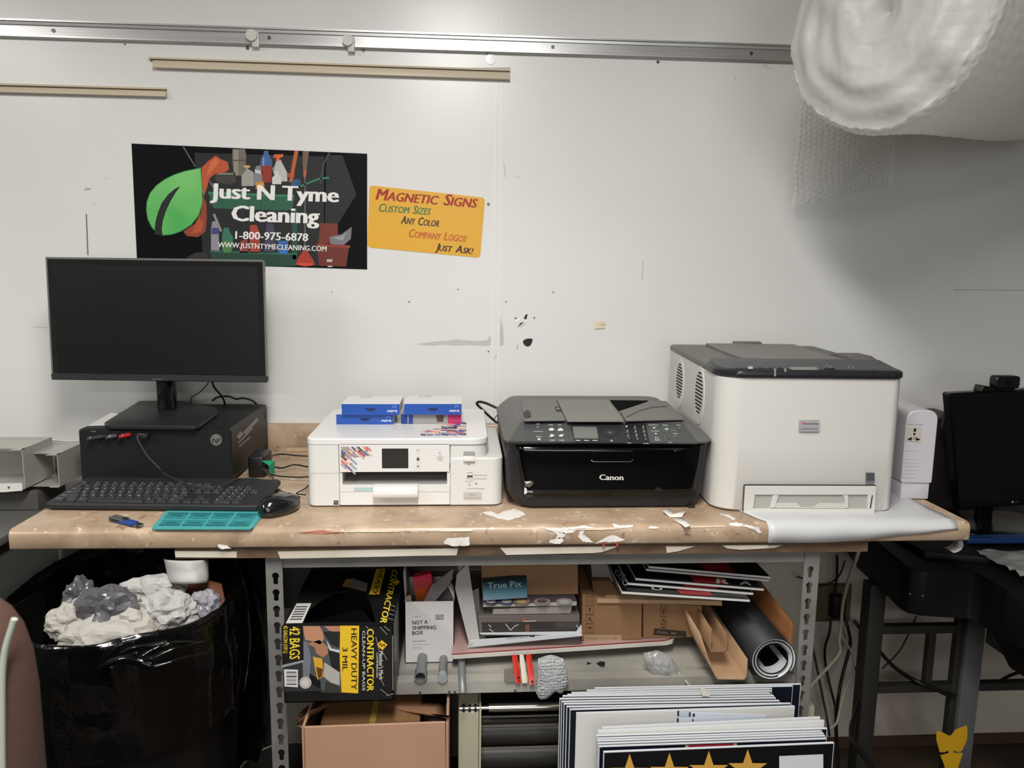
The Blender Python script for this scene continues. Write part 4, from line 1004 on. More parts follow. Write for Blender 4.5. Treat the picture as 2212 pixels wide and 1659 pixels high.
for t_, ax, ay, bx, h in (('ON', 1158, 918, 1165, 3), ('Fax Memory', 1153, 934, 1173, 2.4), ('Setup', 1158, 945, 1169, 2.6), ('COPY', 1184, 920.5, 1195, 3), ('FAX', 1205, 920.5, 1213, 3), ('SCAN', 1187, 953.5, 1198, 3), ('CARD', 1207, 953.5, 1219, 3),
        ('Hold', 1355, 959, 1363, 2.2), ('Redial', 1390, 960, 1401, 2.2), ('Redial/Pause', 1401, 920, 1422, 2.4), ('Coded', 1406, 933, 1423, 2.4), ('Back', 1414, 947, 1422, 2.4), ('Black', 1432, 920.5, 1443, 2.8), ('Start', 1454, 939, 1464, 2.8), ('Stop', 1461, 920, 1470, 2.6), ('Color', 1443, 958, 1453, 2.6)):
    A.text(t_, ax, ay, bx, ay+.2, h, C(ik), 4, .02)
for k in range(3): A.line([(1243+18.5*k, 952.3), (1253.5+18.5*k, 952.5)], 1.6, ik, 4)
A.circ(1191, 928.5, 6.3, '#cfcec9', 4, 6, 3.6); A.poly([(1204, 932), (1206, 927), (1211, 925), (1216, 928), (1216, 932)], '#cfcec9', 4)
A.poly([(1187, 939), (1194, 939), (1198, 942), (1191, 945.5), (1186, 944), (1190, 941.5)], '#cfcec9', 4); A.poly([(1206, 943), (1210, 939.5), (1218, 939), (1214, 945)], '#cfcec9', 4)
A.circ(1162, 923.5, 2.4, '#80807c', 4); A.poly([(1161, 947.5), (1167, 947.5), (1167.5, 952), (1162, 952)], ik, 4); A.circ(1321, 953, 3, '#9a9994', 4, ry=1.8)
for r_ in range(4):
    for c_ in range(3):
        x = 1353+18*c_+r_*1.8; y = 922.5+8.8*r_
        s_ = ('1', '2', '3', '4', '5', '6', '7', '8', '9', '*', '0', '#')[r_*3+c_]
        A.text(s_, x-1, y+1.2, x+1.6, y+1.2, 3.2, ik, 4, .03)
        if 0 < r_ < 3 or (r_ == 0 and c_): A.line([(x-2.4, y+3), (x+3.2, y+3)], 1.1, '#a5a4a0', 4)
A.circ(1413, 925, 3, ik, 4, ry=1.7); A.poly([(1413, 939), (1416.5, 935.5), (1420, 939)], ik, 4); A.line([(1415, 949.5), (1423, 949.5), (1424, 952.5), (1416, 952.5), (1415, 949.5)], 1, ik, 4)
for (xx, yy_) in ((1440, 928), (1445, 947)):
    A.line([(xx-10, yy_-6), (xx+8, yy_-6), (xx+11, yy_+6), (xx-7, yy_+6), (xx-10, yy_-6)], .7, '#5e7b6c', 4)
A.circ(1440, 928, 4.6, '#cfcec9', 5, 4, 3.2); A.circ(1440, 928, 2, '#262829', 6, 4, 1.4); A.circ(1445, 946, 4.4, '#565c58', 5, 4, 3); A.circ(1467, 926.5, 3, '#6a6a68', 5, ry=1.9)
A.line([(1455, 929), (1457, 932)], .8, ik, 5); A.line([(1460, 942), (1458, 945)], .8, ik, 5)
A.build('panel_print', cpn)
# feeder on top
FZ = plane('z', ZT+.0015)
def top(pts, h, m, name, lift=.0):
    q = P(); q.slab([at(x, y, 'z', ZT+h) for x, y in pts], (0, 0, -h+.0003), m, .0006); return q.build(name, bp_)
FG = mt('feeder_grey', '#6c6a66', .5, bump=(500, .1, .0004)); FG2 = mt('feeder_cover', '#7b7973', .52)
top([(1126, 862), (1200, 862), (1222, 907), (1132, 908)], .003, FG, 'feeder_left_cover')
top([(1203, 863), (1314, 863), (1348, 908), (1225, 908)], .004, FG2, 'feeder_centre_cover')
top([(1318, 864), (1400, 865), (1336, 886)], .0022, mt('feeder_recess', '#08090a', .9, spec=.05), 'feeder_opening')
top([(1340, 888), (1404, 866), (1440, 866), (1478, 905), (1352, 908)], .003, FG, 'document_tray')
A = Art(plane('z', ZT+.003), .0012, .0002)
A.poly([(1198, 879), (1207, 879), (1213, 889), (1202, 889)], '#151515'); A.poly([(1201, 882), (1208, 882), (1209, 885), (1202, 885)], '#8c8a85', 1)
A.poly([(1131, 891), (1139, 886), (1146, 891), (1147, 901), (1136, 904), (1131, 899)], '#1f1e1d')
A.line([(1352, 902), (1380, 888), (1410, 880), (1440, 878)], 1.2, '#4b4a48')
A.build('feeder_marks', bp_)
p = P(); a = at(1490, 1093, 'y', yf+.01); p.box(a.x-.004, a.x+.01, yf+.006, yf+.012, a.z-.002, a.z+.0015, GD, .0005); p.build('release_tab', bp_)

# ---------------------------------------------------------------- tall white laser printer
LW = mt('laser_white', '#cfccc6', .42, bump=(500, .06, .0004)); LG_ = mt('laser_grey', '#65635e', .45, bump=(500, .1, .0004)); LK = mt('laser_panel', '#26272a', .3); LD = mt('laser_dark_gap', '#2c2c2b', .6)
lp = thing('laser_printer', (1.52, .3, CT), 'tall white colour laser printer with dark control top and side vents', 'printer')
M = Matrix.Translation((1.337, .083, CT)) @ Matrix.Rotation(math.radians(-2.6), 4, 'Z')
LWd, LDp = .371, .455
def ring(z, g=0, rf=.045, front=0, rb=.01):
    out = []
    for x, y in rrect(g, LWd-g, g, LDp-g, (rf, .022, rb, rb), 8):
        yy = y-.006*math.sin(PI*min(max(x/LWd, 0), 1))*(1 if y < .2 else 0)
        out.append((x, yy, z))
    return out
# white body, top edge sweeping up toward the back on the sides
p = P(M)
base = ring(.002); 
def topz(y): return .276+.010*min(1, max(0, (y-.02)/.14))**1.2
topr = [(x, y, topz(y)) for x, y, z in ring(.27)]
p.loft([[(x, y, .003) for x, y, z in ring(0, .003)], [(x, y, .006) for x, y, z in base], [(x, y, .14) for x, y, z in base], topr], LW)
p.build('body', lp, smooth=45)
# side vents: louvred ovals on the left flank
for (yc, zc, hy, hz) in ((.148, .222, .031, .047), (.330, .222, .031, .043)):
    q = P(M)
    o = [(-.0012, yc+(hy+.011)*math.cos(2*PI*i/40), zc-.006+(hz+.018)*math.sin(2*PI*i/40)) for i in range(40)]
    o2 = [(.004, y_, z_) for _, y_, z_ in o]
    q.loft([o, o2], mt('laser_vent_face', '#d6d3cd', .42)); q.build('vent_surround', lp)
    q = P(M)
    for k in range(12):
        zz = zc-hz+2*hz*(k+.5)/12; w_ = hy*math.sqrt(max(0, 1-((zz-zc)/hz)**2))*.98
        if w_ > .003: q.box(-.0016, -.0008, yc-w_, yc+w_, zz-.0018, zz+.0020, mt('vent_black', '#161616', .8), 0, xf=None)
    q.build('vent_slots', lp)
# grey top: tray shell
p = P(M)
sh = lambda z, g: [(x, y, z+topz(y)-.286) for x, y in rrect(g, LWd-g, .085, LDp-g, (.004, .004, .012, .012), 6)]
p.loft([sh(.2868, -.0012), sh(.296, -.0008), sh(.299, .004)], LG_); p.build('output_tray_shell', lp)
p = P(M); p.prism([(.09, .3015), (.30, .3005), (.40, .304), (.425, .3055), (.425, .297), (.09, .294)], 'x', .085, .31, mt('laser_tray', '#716f69', .42)); p.build('output_tray', lp)
p = P(M); p.prism([(.075, .297), (.13, .309), (.19, .309), (.25, .298)], 'x', .318, .366, LG_, .002); p.build('tray_shoulder', lp)
p = P(M); p.box(.16, .23, .43, .452, .294, .3095, LG_, .002); p.build('rear_stop', lp)
# front control panel cap with rounded left end
def cap(z, g, gy=0): return [(x, y, z+(topz(y)-.276)*.6) for x, y in [(x, y-.007*math.sin(PI*min(max(x/LWd, 0), 1))*(1 if y < .04 else 0)) for x, y in rrect(-.002+g, LWd+.003-g, -.004+gy, .11, (.052, .03, .01, .02), 8)]]
p = P(M); p.loft([cap(.2775, .0), cap(.279, -.0015, -.0015), cap(.289, -.0015, -.0015), cap(.2925, .002, .002)], mt('laser_cap', '#232427', .32)); p.build('panel_cap', lp, smooth=50)
pl_y0, pl_y1 = .004, .10
p = P(M)
wedge = [rrect(.004, LWd-.003, .004, .108, (.048, .026, .01, .012), 8)]
p.loft([[(x, y, .2900) for x, y in wedge[0]], [(x, y, .2915+.012*min(1, max(0, (y-.006)/.09))) for x, y in rrect(.006, LWd-.005, .006, .107, (.046, .024, .01, .012), 8)]], mt('laser_panel_top', '#505254', .42)); pt = p.build('control_panel', lp, smooth=50)  # panel top in lighter grey, carrying the light it would reflect
a3 = M @ V3((.1, .006, .2915)); b3 = M @ V3((.1, .096, .3035)); e3 = M @ V3((.3, .006, .2915))
nn = (e3-a3).cross(b3-a3).normalized()
A = Art((a3+nn*.0003, nn), .0005, .0002)
A.poly([(1703, 793), (1764, 793), (1767, 797), (1769, 800), (1760, 803), (1708, 802)], '#77766f', 1); A.poly([(1707, 794.5), (1760, 794.5), (1764, 800), (1711, 800)], '#8a897f', 2)
A.rect(1616, 792, 1626, 798, '#b5b3ae', 1)
for x in (1639, 1661, 1682): A.rect(x, 794.5, x+7, 797.5, '#101112', 1)
A.rect(1781, 795.5, 1804, 798, '#0c0d0e', 1); A.rect(1793, 802, 1808, 804, '#0c0d0e', 1)
for x, y in ((1787, 789), (1782, 792), (1790, 791.5), (1796, 792), (1793, 795)): A.circ(x, y, 1.4, '#aaa9a4', 1, 8, 1)
A.circ(1838, 793.5, 6, '#8c8b87', 1, 12, 3.2); A.circ(1838, 793.5, 4, '#3b3d40', 2, 12, 2.1); A.circ(1887, 797, 5, '#55565a', 1, 12, 2.8)
A.build('panel_print', pt)
for px in (1671, 1693):
    c = at(px, 803, 'y', .078); q = P(); q.prism([(.0700, c.z+.006), (.0735, c.z+.007), (.0740, c.z-.010), (.0700, c.z-.008)], 'x', c.x-.0018, c.x+.0018, mt('clear_tab', '#8f9092', .3)); q.build('indicator_tab', lp)
# front print, label and cassette door
F0 = M @ V3((0, -.0052, 0)); FN = (M.to_3x3() @ V3((0, -1, 0))).normalized()
FP = (F0, FN)
q = P(); q.slab([hit(x, y, FP)+FN*.0012 for x, y in pxr([(1726, 907), (1770, 907), (1769, 932), (1725, 932)], 2)], -FN*.0012, mt('badge_silver', '#b9b9bb', .35, .3)); bd = q.build('badge', lp)
A = Art((F0+FN*.0012, FN), .0004, .0002); A.text('fi', 1731, 917, 1739, 917, 5, '#c0605a', 1, .02); A.text('ncoma', 1740, 917, 1767, 917, 5, '#55555a', 1, .02); A.text('LUMINANCE', 1730, 928, 1766, 928, 3.6, '#5f6166', 1, .01); A.build('badge_print', bd)
A = Art((F0, FN), .0006, .0002); A.rect(1870.5, 1021, 1889, 1039, '#4a4c50', 0); A.rect(1869.5, 1039, 1888, 1044, '#6d6f72', 0); A.build('corner_sticker', lp)
cas = [(1606, 1046), (1893, 1047), (1888, 1107), (1603, 1106)]
q = P(); qd = pxr(cas, 4); q.slab([hit(x, y, FP)+FN*.0004 for x, y in qd], FN*.0008, LD); q.build('cassette_gap', lp)
inn = [(1608, 1048.5), (1890.5, 1049), (1886, 1107), (1605, 1106)]
wx0, wx1, wy0, wy1 = 1629, 1872, 1067, 1097
# door made as a frame around the hollow
q = P()
O = [hit(x, y, FP) for x, y in inn]
def bar(pts): q.slab([hit(x, y, FP)+FN*.0062 for x, y in pts], -FN*.0050, LW, .0006)
bar([(1608, 1048.5), (1890.5, 1049), (1889, 1067), (1607, 1067)]); bar([(1607, 1067), (wx0, 1067), (wx0-4, 1097), (1605, 1097)]); bar([(wx1, 1067), (1889, 1067), (1887, 1098), (wx1-1, 1098)]); bar([(1605, 1097), (1887, 1098), (1886, 1107), (1605, 1106)])
dd = q.build('bypass_door', lp)
q = P(); q.slab([hit(x, y, FP)+FN*.0016 for x, y in ((wx0-3, 1066), (wx1+1, 1066), (wx1, 1099), (wx0-5, 1099))], -FN*.0004, mt('laser_hollow', '#a8a59e', .5)); q.build('door_hollow', dd)
for pts in ([(1668, 1068), (1680, 1068), (1673, 1092), (1667, 1096), (1662, 1096)], [(1818, 1068), (1830, 1068), (1829, 1096), (1822, 1096), (1824, 1080)]):
    q = P(); q.slab([hit(x, y, FP)+FN*.0055 for x, y in pts], -FN*.0038, LW, .0004); q.build('paper_guide', dd)
q = P(); q.slab([hit(x, y, FP)+FN*.0040 for x, y in ((1664, 1085), (1720, 1085), (1730, 1094), (1756, 1094), (1770, 1085), (1826, 1086), (1825, 1097), (1662, 1096))], -FN*.0020, mt('laser_tray_step', '#c4c1ba', .45)); q.build('tray_step', dd)
q = P(); q.slab([hit(x, y, FP)+FN*.0066 for x, y in ((1880, 1068), (1882.5, 1068), (1878, 1096), (1875.5, 1096))], -FN*.0006, LD); q.build('door_slot', dd)

# ---------------------------------------------------------------- slim white power unit with universal socket
ups = thing('power_backup_unit', (1.82, .2, CT), 'slim white tower unit with a universal mains socket beside the laser printer', 'power unit')
M = Matrix.Translation((1.772, .150, CT)) @ Matrix.Rotation(math.radians(-5), 4, 'Z')
UW = mt('ups_white', '#c9c6cb', .4, bump=(500, .05, .0004))
p = P(M); W2 = .066; H2 = .198
def ur(y, g=0): return [(x, y, z) for x, z in rrect(g, W2-g, .040, H2-g, (.002, .002, .020, .020), 8)]
p.loft([ur(.002, .002), ur(0.004, 0), ur(.30)], UW); p.build('case', ups)
p = P(M); p.box(.003, W2-.003, .006, .30, .002, .0395, UW, .002); p.build('base', ups)
U0 = M @ V3((0, .002, 0)); UN = (M.to_3x3() @ V3((0, -1, 0))).normalized()
q = P(); q.slab([hit(x, y, (U0, UN))+UN*.0012 for x, y in ((1960, 922), (1990, 924), (1988, 955), (1957, 953))], -UN*.001, mt('socket_cream', '#c3bbab', .4)); so = q.build('socket_plate', ups)
A = Art((U0+UN*.0012, UN), .0004, .0002); K = '#15110e'
A.poly([(1974, 926), (1979, 925), (1979, 930), (1977, 933), (1973, 932)], K); A.circ(1975, 937.5, 2.6, K); A.circ(1975, 945, 1.2, K); A.circ(1974, 948.5, 1.2, K)
A.poly([(1961, 947.5), (1965, 946), (1970, 943.5), (1969, 952), (1965, 950.5), (1961, 950)], K); A.poly([(1978, 943.5), (1982, 946.5), (1987, 948), (1986, 951), (1981, 951), (1978, 953)], K); A.build('socket_holes', so)
A = Art((U0, UN), .0006, .0002); A.text('SMART UPS PRO', 1960, 918, 1993, 919, 3, '#9a979c', 0, .01)
for y in (974, 992, 1000, 1008, 1016, 1024, 1032, 1046): A.line([(1955-(y-960)*.09, y), (1985-(y-960)*.09, y)], .6, '#b4b1b6')
A.build('front_marks', ups)
# ---------------------------------------------------------------- things on the rack shelf
def fbox(p, x0, x1, y0, y1, z0, z1, m, bev=0): return p.box(x0, x1, y0, y1, z0, z1, m, bev)
KB = mt('box_black', '#131313', .38, n=(9, '#1c1b1b', .4, .6)); YB = mt('box_yellow', '#e0b72c', .4); YT = C('#e6c93a', .4)
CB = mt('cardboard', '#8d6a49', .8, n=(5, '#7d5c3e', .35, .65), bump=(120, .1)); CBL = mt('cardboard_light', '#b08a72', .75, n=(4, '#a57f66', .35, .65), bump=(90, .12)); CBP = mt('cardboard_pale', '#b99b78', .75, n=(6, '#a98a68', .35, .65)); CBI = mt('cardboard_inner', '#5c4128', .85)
# contractor bag box
by = -.034; SB = SZ+.001
a = at(611, 1400, 'y', by); b = at(850, 1400, 'y', by); bx0, bx1 = a.x, b.x; bz1 = at(730, 1352, 'y', by).z
bb = thing('trash_bag_box', ((bx0+bx1)/2, .08, SZ), 'torn open black and yellow box of contractor bags standing on the rack shelf', 'box')
p = P(); t_ = .002; bd_ = .27
p.box(bx0, bx1, by, by+t_, SB, bz1, KB); p.box(bx0, bx1, by+bd_-t_, by+bd_, SB, bz1); p.box(bx0, bx0+t_, by, by+bd_, SB, bz1); p.box(bx1-t_, bx1, by, by+bd_, SB, bz1); p.box(bx0, bx1, by, by+bd_, SB, SB+t_)
p.build('carton', bb)
hole = []
for (x, y) in ((648, 1346), (655, 1330), (690, 1300), (728, 1280), (760, 1275), (785, 1278), (800, 1300), (811, 1345)):
    v = at(x, y, 'z', bz1); hole.append((v.x, max(v.y, by+.006)))
p = P(); p.plate([(bx0, by), (bx1, by), (bx1, by+bd_), (bx0, by+bd_)], [hole[::-1]], .0022, KB, Matrix.Translation((0, 0, bz1))); p.build('top_panel', bb)
p = P(); pts = [at(x, y, 'z', bz1) for x, y in ((652, 1346), (690, 1302), (735, 1280), (785, 1280), (808, 1344))]
p.slab([pts[0]+V3((.004, .004, -.002)), pts[4]+V3((-.004, .004, -.002)), pts[3]+V3((-.004, 0, -.035)), pts[1]+V3((.004, 0, -.045))], (0, 0, -.002), mt('bag_film', '#0c0c0d', .2)); p.build('bag_roll', bb)
A = Art(plane('y', by), .0003, .0002)
A.poly([(653, 1352), (736, 1352), (736, 1497), (694, 1495), (692, 1470), (650, 1440)], '#4a4d50', 0)
A.poly([(612, 1420), (655, 1425), (660, 1470), (700, 1492), (612, 1494)], '#2a2b2d', 1)
A.poly([(653, 1352), (690, 1352), (698, 1365), (700, 1380), (692, 1392), (682, 1388), (672, 1384), (660, 1382)], '#b58363', 2)
A.poly([(663, 1390), (690, 1382), (712, 1400), (708, 1412), (698, 1420), (684, 1412), (680, 1398)], '#a47455', 2)
A.poly([(700, 1352), (736, 1352), (736, 1366), (712, 1362)], '#b07b60', 3)
A.poly([(697, 1364), (736, 1364), (736, 1400), (716, 1392)], '#202224', 3); A.poly([(652, 1384), (664, 1386), (672, 1420), (668, 1470), (655, 1462)], '#6c7076', 2)
A.poly([(708, 1400), (734, 1412), (734, 1452), (716, 1440)], '#1c1d1f', 3); A.poly([(705, 1382), (716, 1400), (735, 1404), (735, 1410), (712, 1404)], '#c3c4c6', 4)
A.poly([(676, 1418), (696, 1422), (700, 1460), (686, 1468), (680, 1440)], '#d09a30', 3); A.poly([(683, 1440), (698, 1444), (696, 1460), (688, 1466)], '#5a3a20', 4)
A.poly([(700, 1430), (720, 1442), (734, 1452), (734, 1480), (715, 1474), (700, 1462)], '#a9a59c', 3); A.poly([(704, 1470), (734, 1484), (734, 1496), (700, 1494)], '#35312d', 3)
A.poly([(735, 1351), (776, 1351), (774, 1497), (738, 1495), (734, 1420)], YB, 4)
A.poly([(608, 1352), (655, 1352), (656, 1425), (610, 1436)], '#0f0e0e', 3); A.poly([(656, 1424), (656, 1430), (640, 1434), (609, 1442), (609, 1436)], '#8b8d8f', 3)
def rot(A, s, x0, y0, y1, h, m, l=5, bold=.02): A.text(s, x0, y0, x0-(y1-y0)*.0, y1, h, m, l, bold)
rot(A, 'CONTRACTOR', 793, 1358, 1492, 14.5, YT, 5, .035); rot(A, 'CLEAN-UP BAGS', 783, 1362, 1491, 6, C('#c9c6ba'), 5, .01)
rot(A, 'HEAVY DUTY', 759, 1357, 1489, 12, C('#20190c'), 6, .015); rot(A, '3 MIL', 740, 1398, 1449, 11, C('#20190c'), 6, .015)
rot(A, '42 BAGS', 626, 1353, 1423, 22, YT, 5, .02); rot(A, '42 GALLON (159 L)', 613, 1351, 1410, 8.5, YT, 5, .015)
A.poly([(825, 1382), (837, 1392), (826, 1404), (814, 1392)], YB, 5); A.line([(819, 1393), (823, 1389), (825, 1396), (830, 1390), (831, 1396)], 1.8, '#1b1712', 6)
rot(A, "Member's Mark", 819, 1406, 1467, 9, C('#d0cec8'), 5, .015); rot(A, 'COMMERCIAL', 813, 1409, 1464, 4, C('#d0cec8'), 5, .01)
A.poly([(614, 1445), (644, 1446), (644, 1484), (615, 1482)], '#cfcdc9', 5)
for i, h_ in enumerate((3, 1.5, 3.5, 1.2, 2, 1.2, 3)): A.rect(619, 1450+i*4.3, 641, 1450+i*4.3+h_*.8, '#3b3a38', 6)
A.circ(660, 1474, 13, '#b9b3ac', 5); A.circ(660, 1474, 10, '#a49890', 6); A.circ(660, 1474, 8.6, '#c5c0b9', 7)
for (x, y, x2, y2) in ((821, 1353, 836, 1370), (830, 1352, 842, 1362), (820, 1408, 812, 1375), (836, 1425, 828, 1410), (790, 1352, 795, 1356), (830, 1480, 820, 1462), (838, 1500, 822, 1488), (850, 1498, 835, 1502), (848, 1372, 849, 1490)):
    A.line([(x, y), (x2, y2)], 1.1, '#a8a69f', 5)
A.build('printed_front', bb)
A = Art(plane('z', bz1+.0011), .0003, .0002)
def tq(u, v): return px_of(bx0+(bx1-bx0)*u, by+bd_*v, bz1+.0011)
A.poly([tq(.70, .50), tq(.80, .50), tq(.80, 1), tq(.70, 1)], YB, 0)
a_, b_ = tq(.875, .98), tq(.875, .03); A.text('CONTRACTOR', *a_, *b_, 12, YT, 1, .03); a_, b_ = tq(.735, .98), tq(.735, .50); A.text('HEAVY', *a_, *b_, 9, C('#20190c'), 1, .01)
A.poly([tq(.42, .66), tq(.56, .60), tq(.66, .56), tq(.66, .70), tq(.48, .82)], '#8d8780', 0); A.poly([tq(.40, .66), tq(.46, .64), tq(.48, .80), tq(.42, .80)], '#c08c3c', 1)
A.poly([tq(.02, .04), tq(.17, .04), tq(.17, .36), tq(.03, .36)], '#c9c7c3', 1)
for i in range(6): A.poly([tq(.04, .09+.04*i), tq(.15, .09+.04*i), tq(.15, .11+.04*i), tq(.04, .11+.04*i)], '#45433f', 2)
A.poly([tq(.95, .78), tq(.985, .72), tq(.95, .66), tq(.915, .72)], YB, 1)
for v in (.1, .17, .24, .31): A.line([tq(.93, v), tq(.99, v-.03)], 1, '#96948e', 1)
A.build('printed_top', bb)
# second bag box behind it
p = P(); p.box(bx0+.015, bx1-.02, .26, .44, SB, SB+.16, KB, .001); o = p.build('trash_bag_box'); tag(o, 'black carton standing behind the torn contractor bag box', 'box')

# white small carton with black words
y_ = .105
a = at(874, 1303, 'y', y_); b = at(981, 1300, 'y', y_)
nx0, nx1 = a.x, b.x; nz1 = .7225
nb = thing('white_carton', ((nx0+nx1)/2, y_+.06, SZ), 'open white carton with bold black words standing on the rack shelf', 'box')
NW = mt('carton_white', '#c9c5c3', .55); p = P()
p.box(nx0, nx1, y_, y_+.0015, SB, nz1, NW); p.box(nx0, nx1, y_+.13, y_+.1315, SB, nz1); p.box(nx0, nx0+.0015, y_, y_+.13, SB, nz1); p.box(nx1-.0015, nx1, y_, y_+.13, SB, nz1); p.box(nx0, nx1, y_, y_+.13, SB, SB+.0015)
p.build('carton', nb)
p = P(); p.raw([V3((nx0, y_+.02, nz1)), V3((nx0-.004, y_+.03, nz1+.05)), V3((nx0-.004, y_+.12, nz1+.055)), V3((nx0, y_+.13, nz1))], [(0, 1, 2, 3)], NW); p.build('left_flap', nb, solid=.0015)
p = P(); p.raw([V3((nx1, y_+.01, nz1)), V3((nx1-.01, y_+.02, nz1+.02)), V3((nx1-.03, y_+.07, nz1+.024)), V3((nx1-.012, y_+.12, nz1+.02)), V3((nx1, y_+.12, nz1))], [(0, 1, 2, 3, 4)], NW); p.build('right_flap', nb, solid=.0015)
A = Art(plane('y', y_), .0003, .0002); D_ = C('#2b2a2c')
A.text('THIS IS', 891, 1333.5, 908, 1333, 3, C('#7d7a78'), 1); A.text('NOT A', 891, 1349, 924, 1347, 8, D_, 1, .03); A.text('SHIPPING', 891, 1360, 942, 1359, 8, D_, 1, .03); A.text('BOX', 891, 1371.5, 914, 1370, 8, D_, 1, .03)
A.text('CONTENTS', 891, 1387, 918, 1386, 3, C('#6c6a68'), 1, .01)
for y in (1392, 1398, 1402): A.line([(892, y), (892+(34 if y == 1392 else 20), y-.5)], .7, '#9d9a97', 1)
A.line([(941, 1328.5), (958, 1328), (958, 1337.5), (941, 1338), (941, 1328.5)], .9, '#4a4846', 1); A.text('REUSE', 942.5, 1332.6, 956.5, 1332.2, 3, D_, 1, .02); A.text('SELF', 942.5, 1336.8, 956.5, 1336.4, 3, D_, 1, .02)
A.build('printed_front', nb)
def gradient(name, c1, c2, axis_z0, axis_z1, mid=None):
    m = bpy.data.materials.new(name); m.use_nodes = True; nt = m.node_tree; b = nt.nodes['Principled BSDF']
    g = nt.nodes.new('ShaderNodeNewGeometry'); s = nt.nodes.new('ShaderNodeSeparateXYZ'); nt.links.new(g.outputs['Position'], s.inputs[0])
    r = nt.nodes.new('ShaderNodeMapRange'); r.inputs[1].default_value = axis_z0; r.inputs[2].default_value = axis_z1; nt.links.new(s.outputs[2], r.inputs[0])
    q = nt.nodes.new('ShaderNodeValToRGB'); q.color_ramp.elements[0].color = hexc(c1); q.color_ramp.elements[1].color = hexc(c2)
    if mid: e = q.color_ramp.elements.new(.5); e.color = hexc(mid)
    nt.links.new(r.outputs[0], q.inputs[0]); nt.links.new(q.outputs[0], b.inputs['Base Color']); b.inputs['Roughness'].default_value = .4
    return m
yy = y_+.05
q_ = [at(x, y, 'y', yy) for x, y in ((899, 1306), (892, 1247), (931, 1239), (944, 1300))]
p = P(); p.slab(q_, (0, .02, 0), gradient('sunset_print', '#5a4a1c', '#d2264c', q_[0].z, q_[1].z, '#c4501c'), .001)
t = p.build('pouch_box'); tag(t, 'red to orange hanging pouch sticking out of the white carton', 'pouch')
A = Art(plane('y', yy), .0004); A.circ(910, 1265, 9, '#8c2038', 0, 20, 1.6); A.circ(910, 1265, 7, '#cf4a5c', 1, 20, .8); o = A.build('hang_hole', t)
p = P(); p.slab([at(x, y, 'y', y_+.02) for x, y in ((913, 1304), (932, 1265), (978, 1230), (980, 1232), (972, 1262), (935, 1304))], (0, .003, 0), mt('grey_film', '#6d6668', .3, n=(12, '#857c7d', .3, .7))); tag(p.build('plastic_envelope'), 'grey crinkled plastic envelope leaning out of the white carton', 'envelope')
p = P(); p.slab([at(x, y, 'y', y_+.012) for x, y in ((876, 1304), (876, 1290), (888, 1287), (889, 1304))], (0, .006, 0), mt('tan_card', '#8a7560', .7)); tag(p.build('tan_card'), 'small tan card edge in the left corner of the white carton', 'card')
# pink and white board lying on the pipes
PK = mt('pink_board', '#b79590', .45, n=(7, '#a5827d', .3, .7)); WE = mt('white_edge', '#c4bfb6', .5)
pb = thing('padded_board', (1.05, .2, .613), 'pinkish board with red and white edge lying flat across the shelf', 'board')
fl = at(981, 1424, 'z', .614); fr_ = at(1462, 1396, 'z', .614)
outl = [(.806, .070)]+[(1.262, .112), (1.276, .118), (1.284, .132), (1.285, .150), (1.285, .50), (.806, .50)]
def outz(z, g=0): return [(x-(g if x > 1.2 else 0), y+(g if y < .3 else 0), z) for x, y in outl]
p = P(); p.loft([outz(.6135), outz(.6205)], WE); p.build('white_edge', pb)
p = P(); p.loft([outz(.6207, .004), outz(.6225, .004)], mt('red_edge', '#7e2b2b', .5)); p.build('red_band', pb)
p = P(); p.loft([outz(.6227, .005), outz(.6245, .005)], PK); p.build('pink_face', pb)
BZ = .6255
# leaning sheets and stacked cartons on the board
y1_ = .118
def face(name, q4, dep, m, label, cat, y=y1_, group=None, th=None):
    q = P(); q.slab([at(x, yy2, 'y', y) for x, yy2 in q4], (0, dep, 0), m, .0008); o = q.build(name); return tag(o, label, cat, group)
def fix_bottom(q4, y, z0):   # keep the two lowest corners on the support
    out = [at(a, b, 'y', y) for a, b in q4]
    lo = sorted(range(4), key=lambda i: out[i].z)[:2]
    for i in lo: out[i].z = z0
    return out
def crate(name, q4, dep, m, label, cat, y, z0, group=None, parent=False):
    out = fix_bottom(q4, y, z0)
    q = P(); q.slab(out, (0, dep, 0), m, .0008)
    if parent:
        t = thing(name, (out[0]+out[2])/2, label, cat, group); q.build('carton', t); return t, out
    return tag(q.build(name), label, cat, group), out
GB_ = mt('grey_brown_carton', '#5d544d', .6, n=(6, '#544b45', .3, .7)); GB2 = mt('taupe_carton', '#665e58', .5); 
o, g1 = crate('flat_carton', [(1050, 1397), (1254, 1393), (1254, 1374), (1050, 1384)], .22, GB_, 'grey brown flat carton lowest under the white papers', 'box', .100, BZ)
PW_ = mt('paper_blueish', '#c2c4c6', .5)
pz = [at(x, y, 'y', .090) for x, y in ((1011, 1400), (1258, 1373), (1254, 1364), (1030, 1366))]
pz[0].z = BZ+.001
p = P(); p.slab([pz[0], pz[1], pz[1]+V3((-.005, .20, .002)), V3((pz[3].x-.01, .33, pz[1].z-.002))], (0, 0, .0012), PW_); ps = p.build('paper_sheet'); tag(ps, 'white sheet with a faint printed line poking out below the clear bag', 'paper')
p = P(); p.slab([at(x, y, 'y', .088) for x, y in ((1012, 1398), (1257, 1374), (1257, 1369), (1040, 1381), (1013, 1385))], (0, .002, 0), PW_); tag(p.build('paper_sheet'), 'folded white sheet edge hanging in front of the stacked cartons', 'paper')
A = Art(plane('y', .088), .0004, .0002); A.text('absolute color copy proofs', 1093, 1380.0, 1140, 1376.4, 2.6, '#4c4c50', 1, .01); A.rect(1143.5, 1371.5, 1155, 1375.5, '#26262c', 1); A.build('printed_line', ps)
zt = max(g1[2].z, g1[3].z)
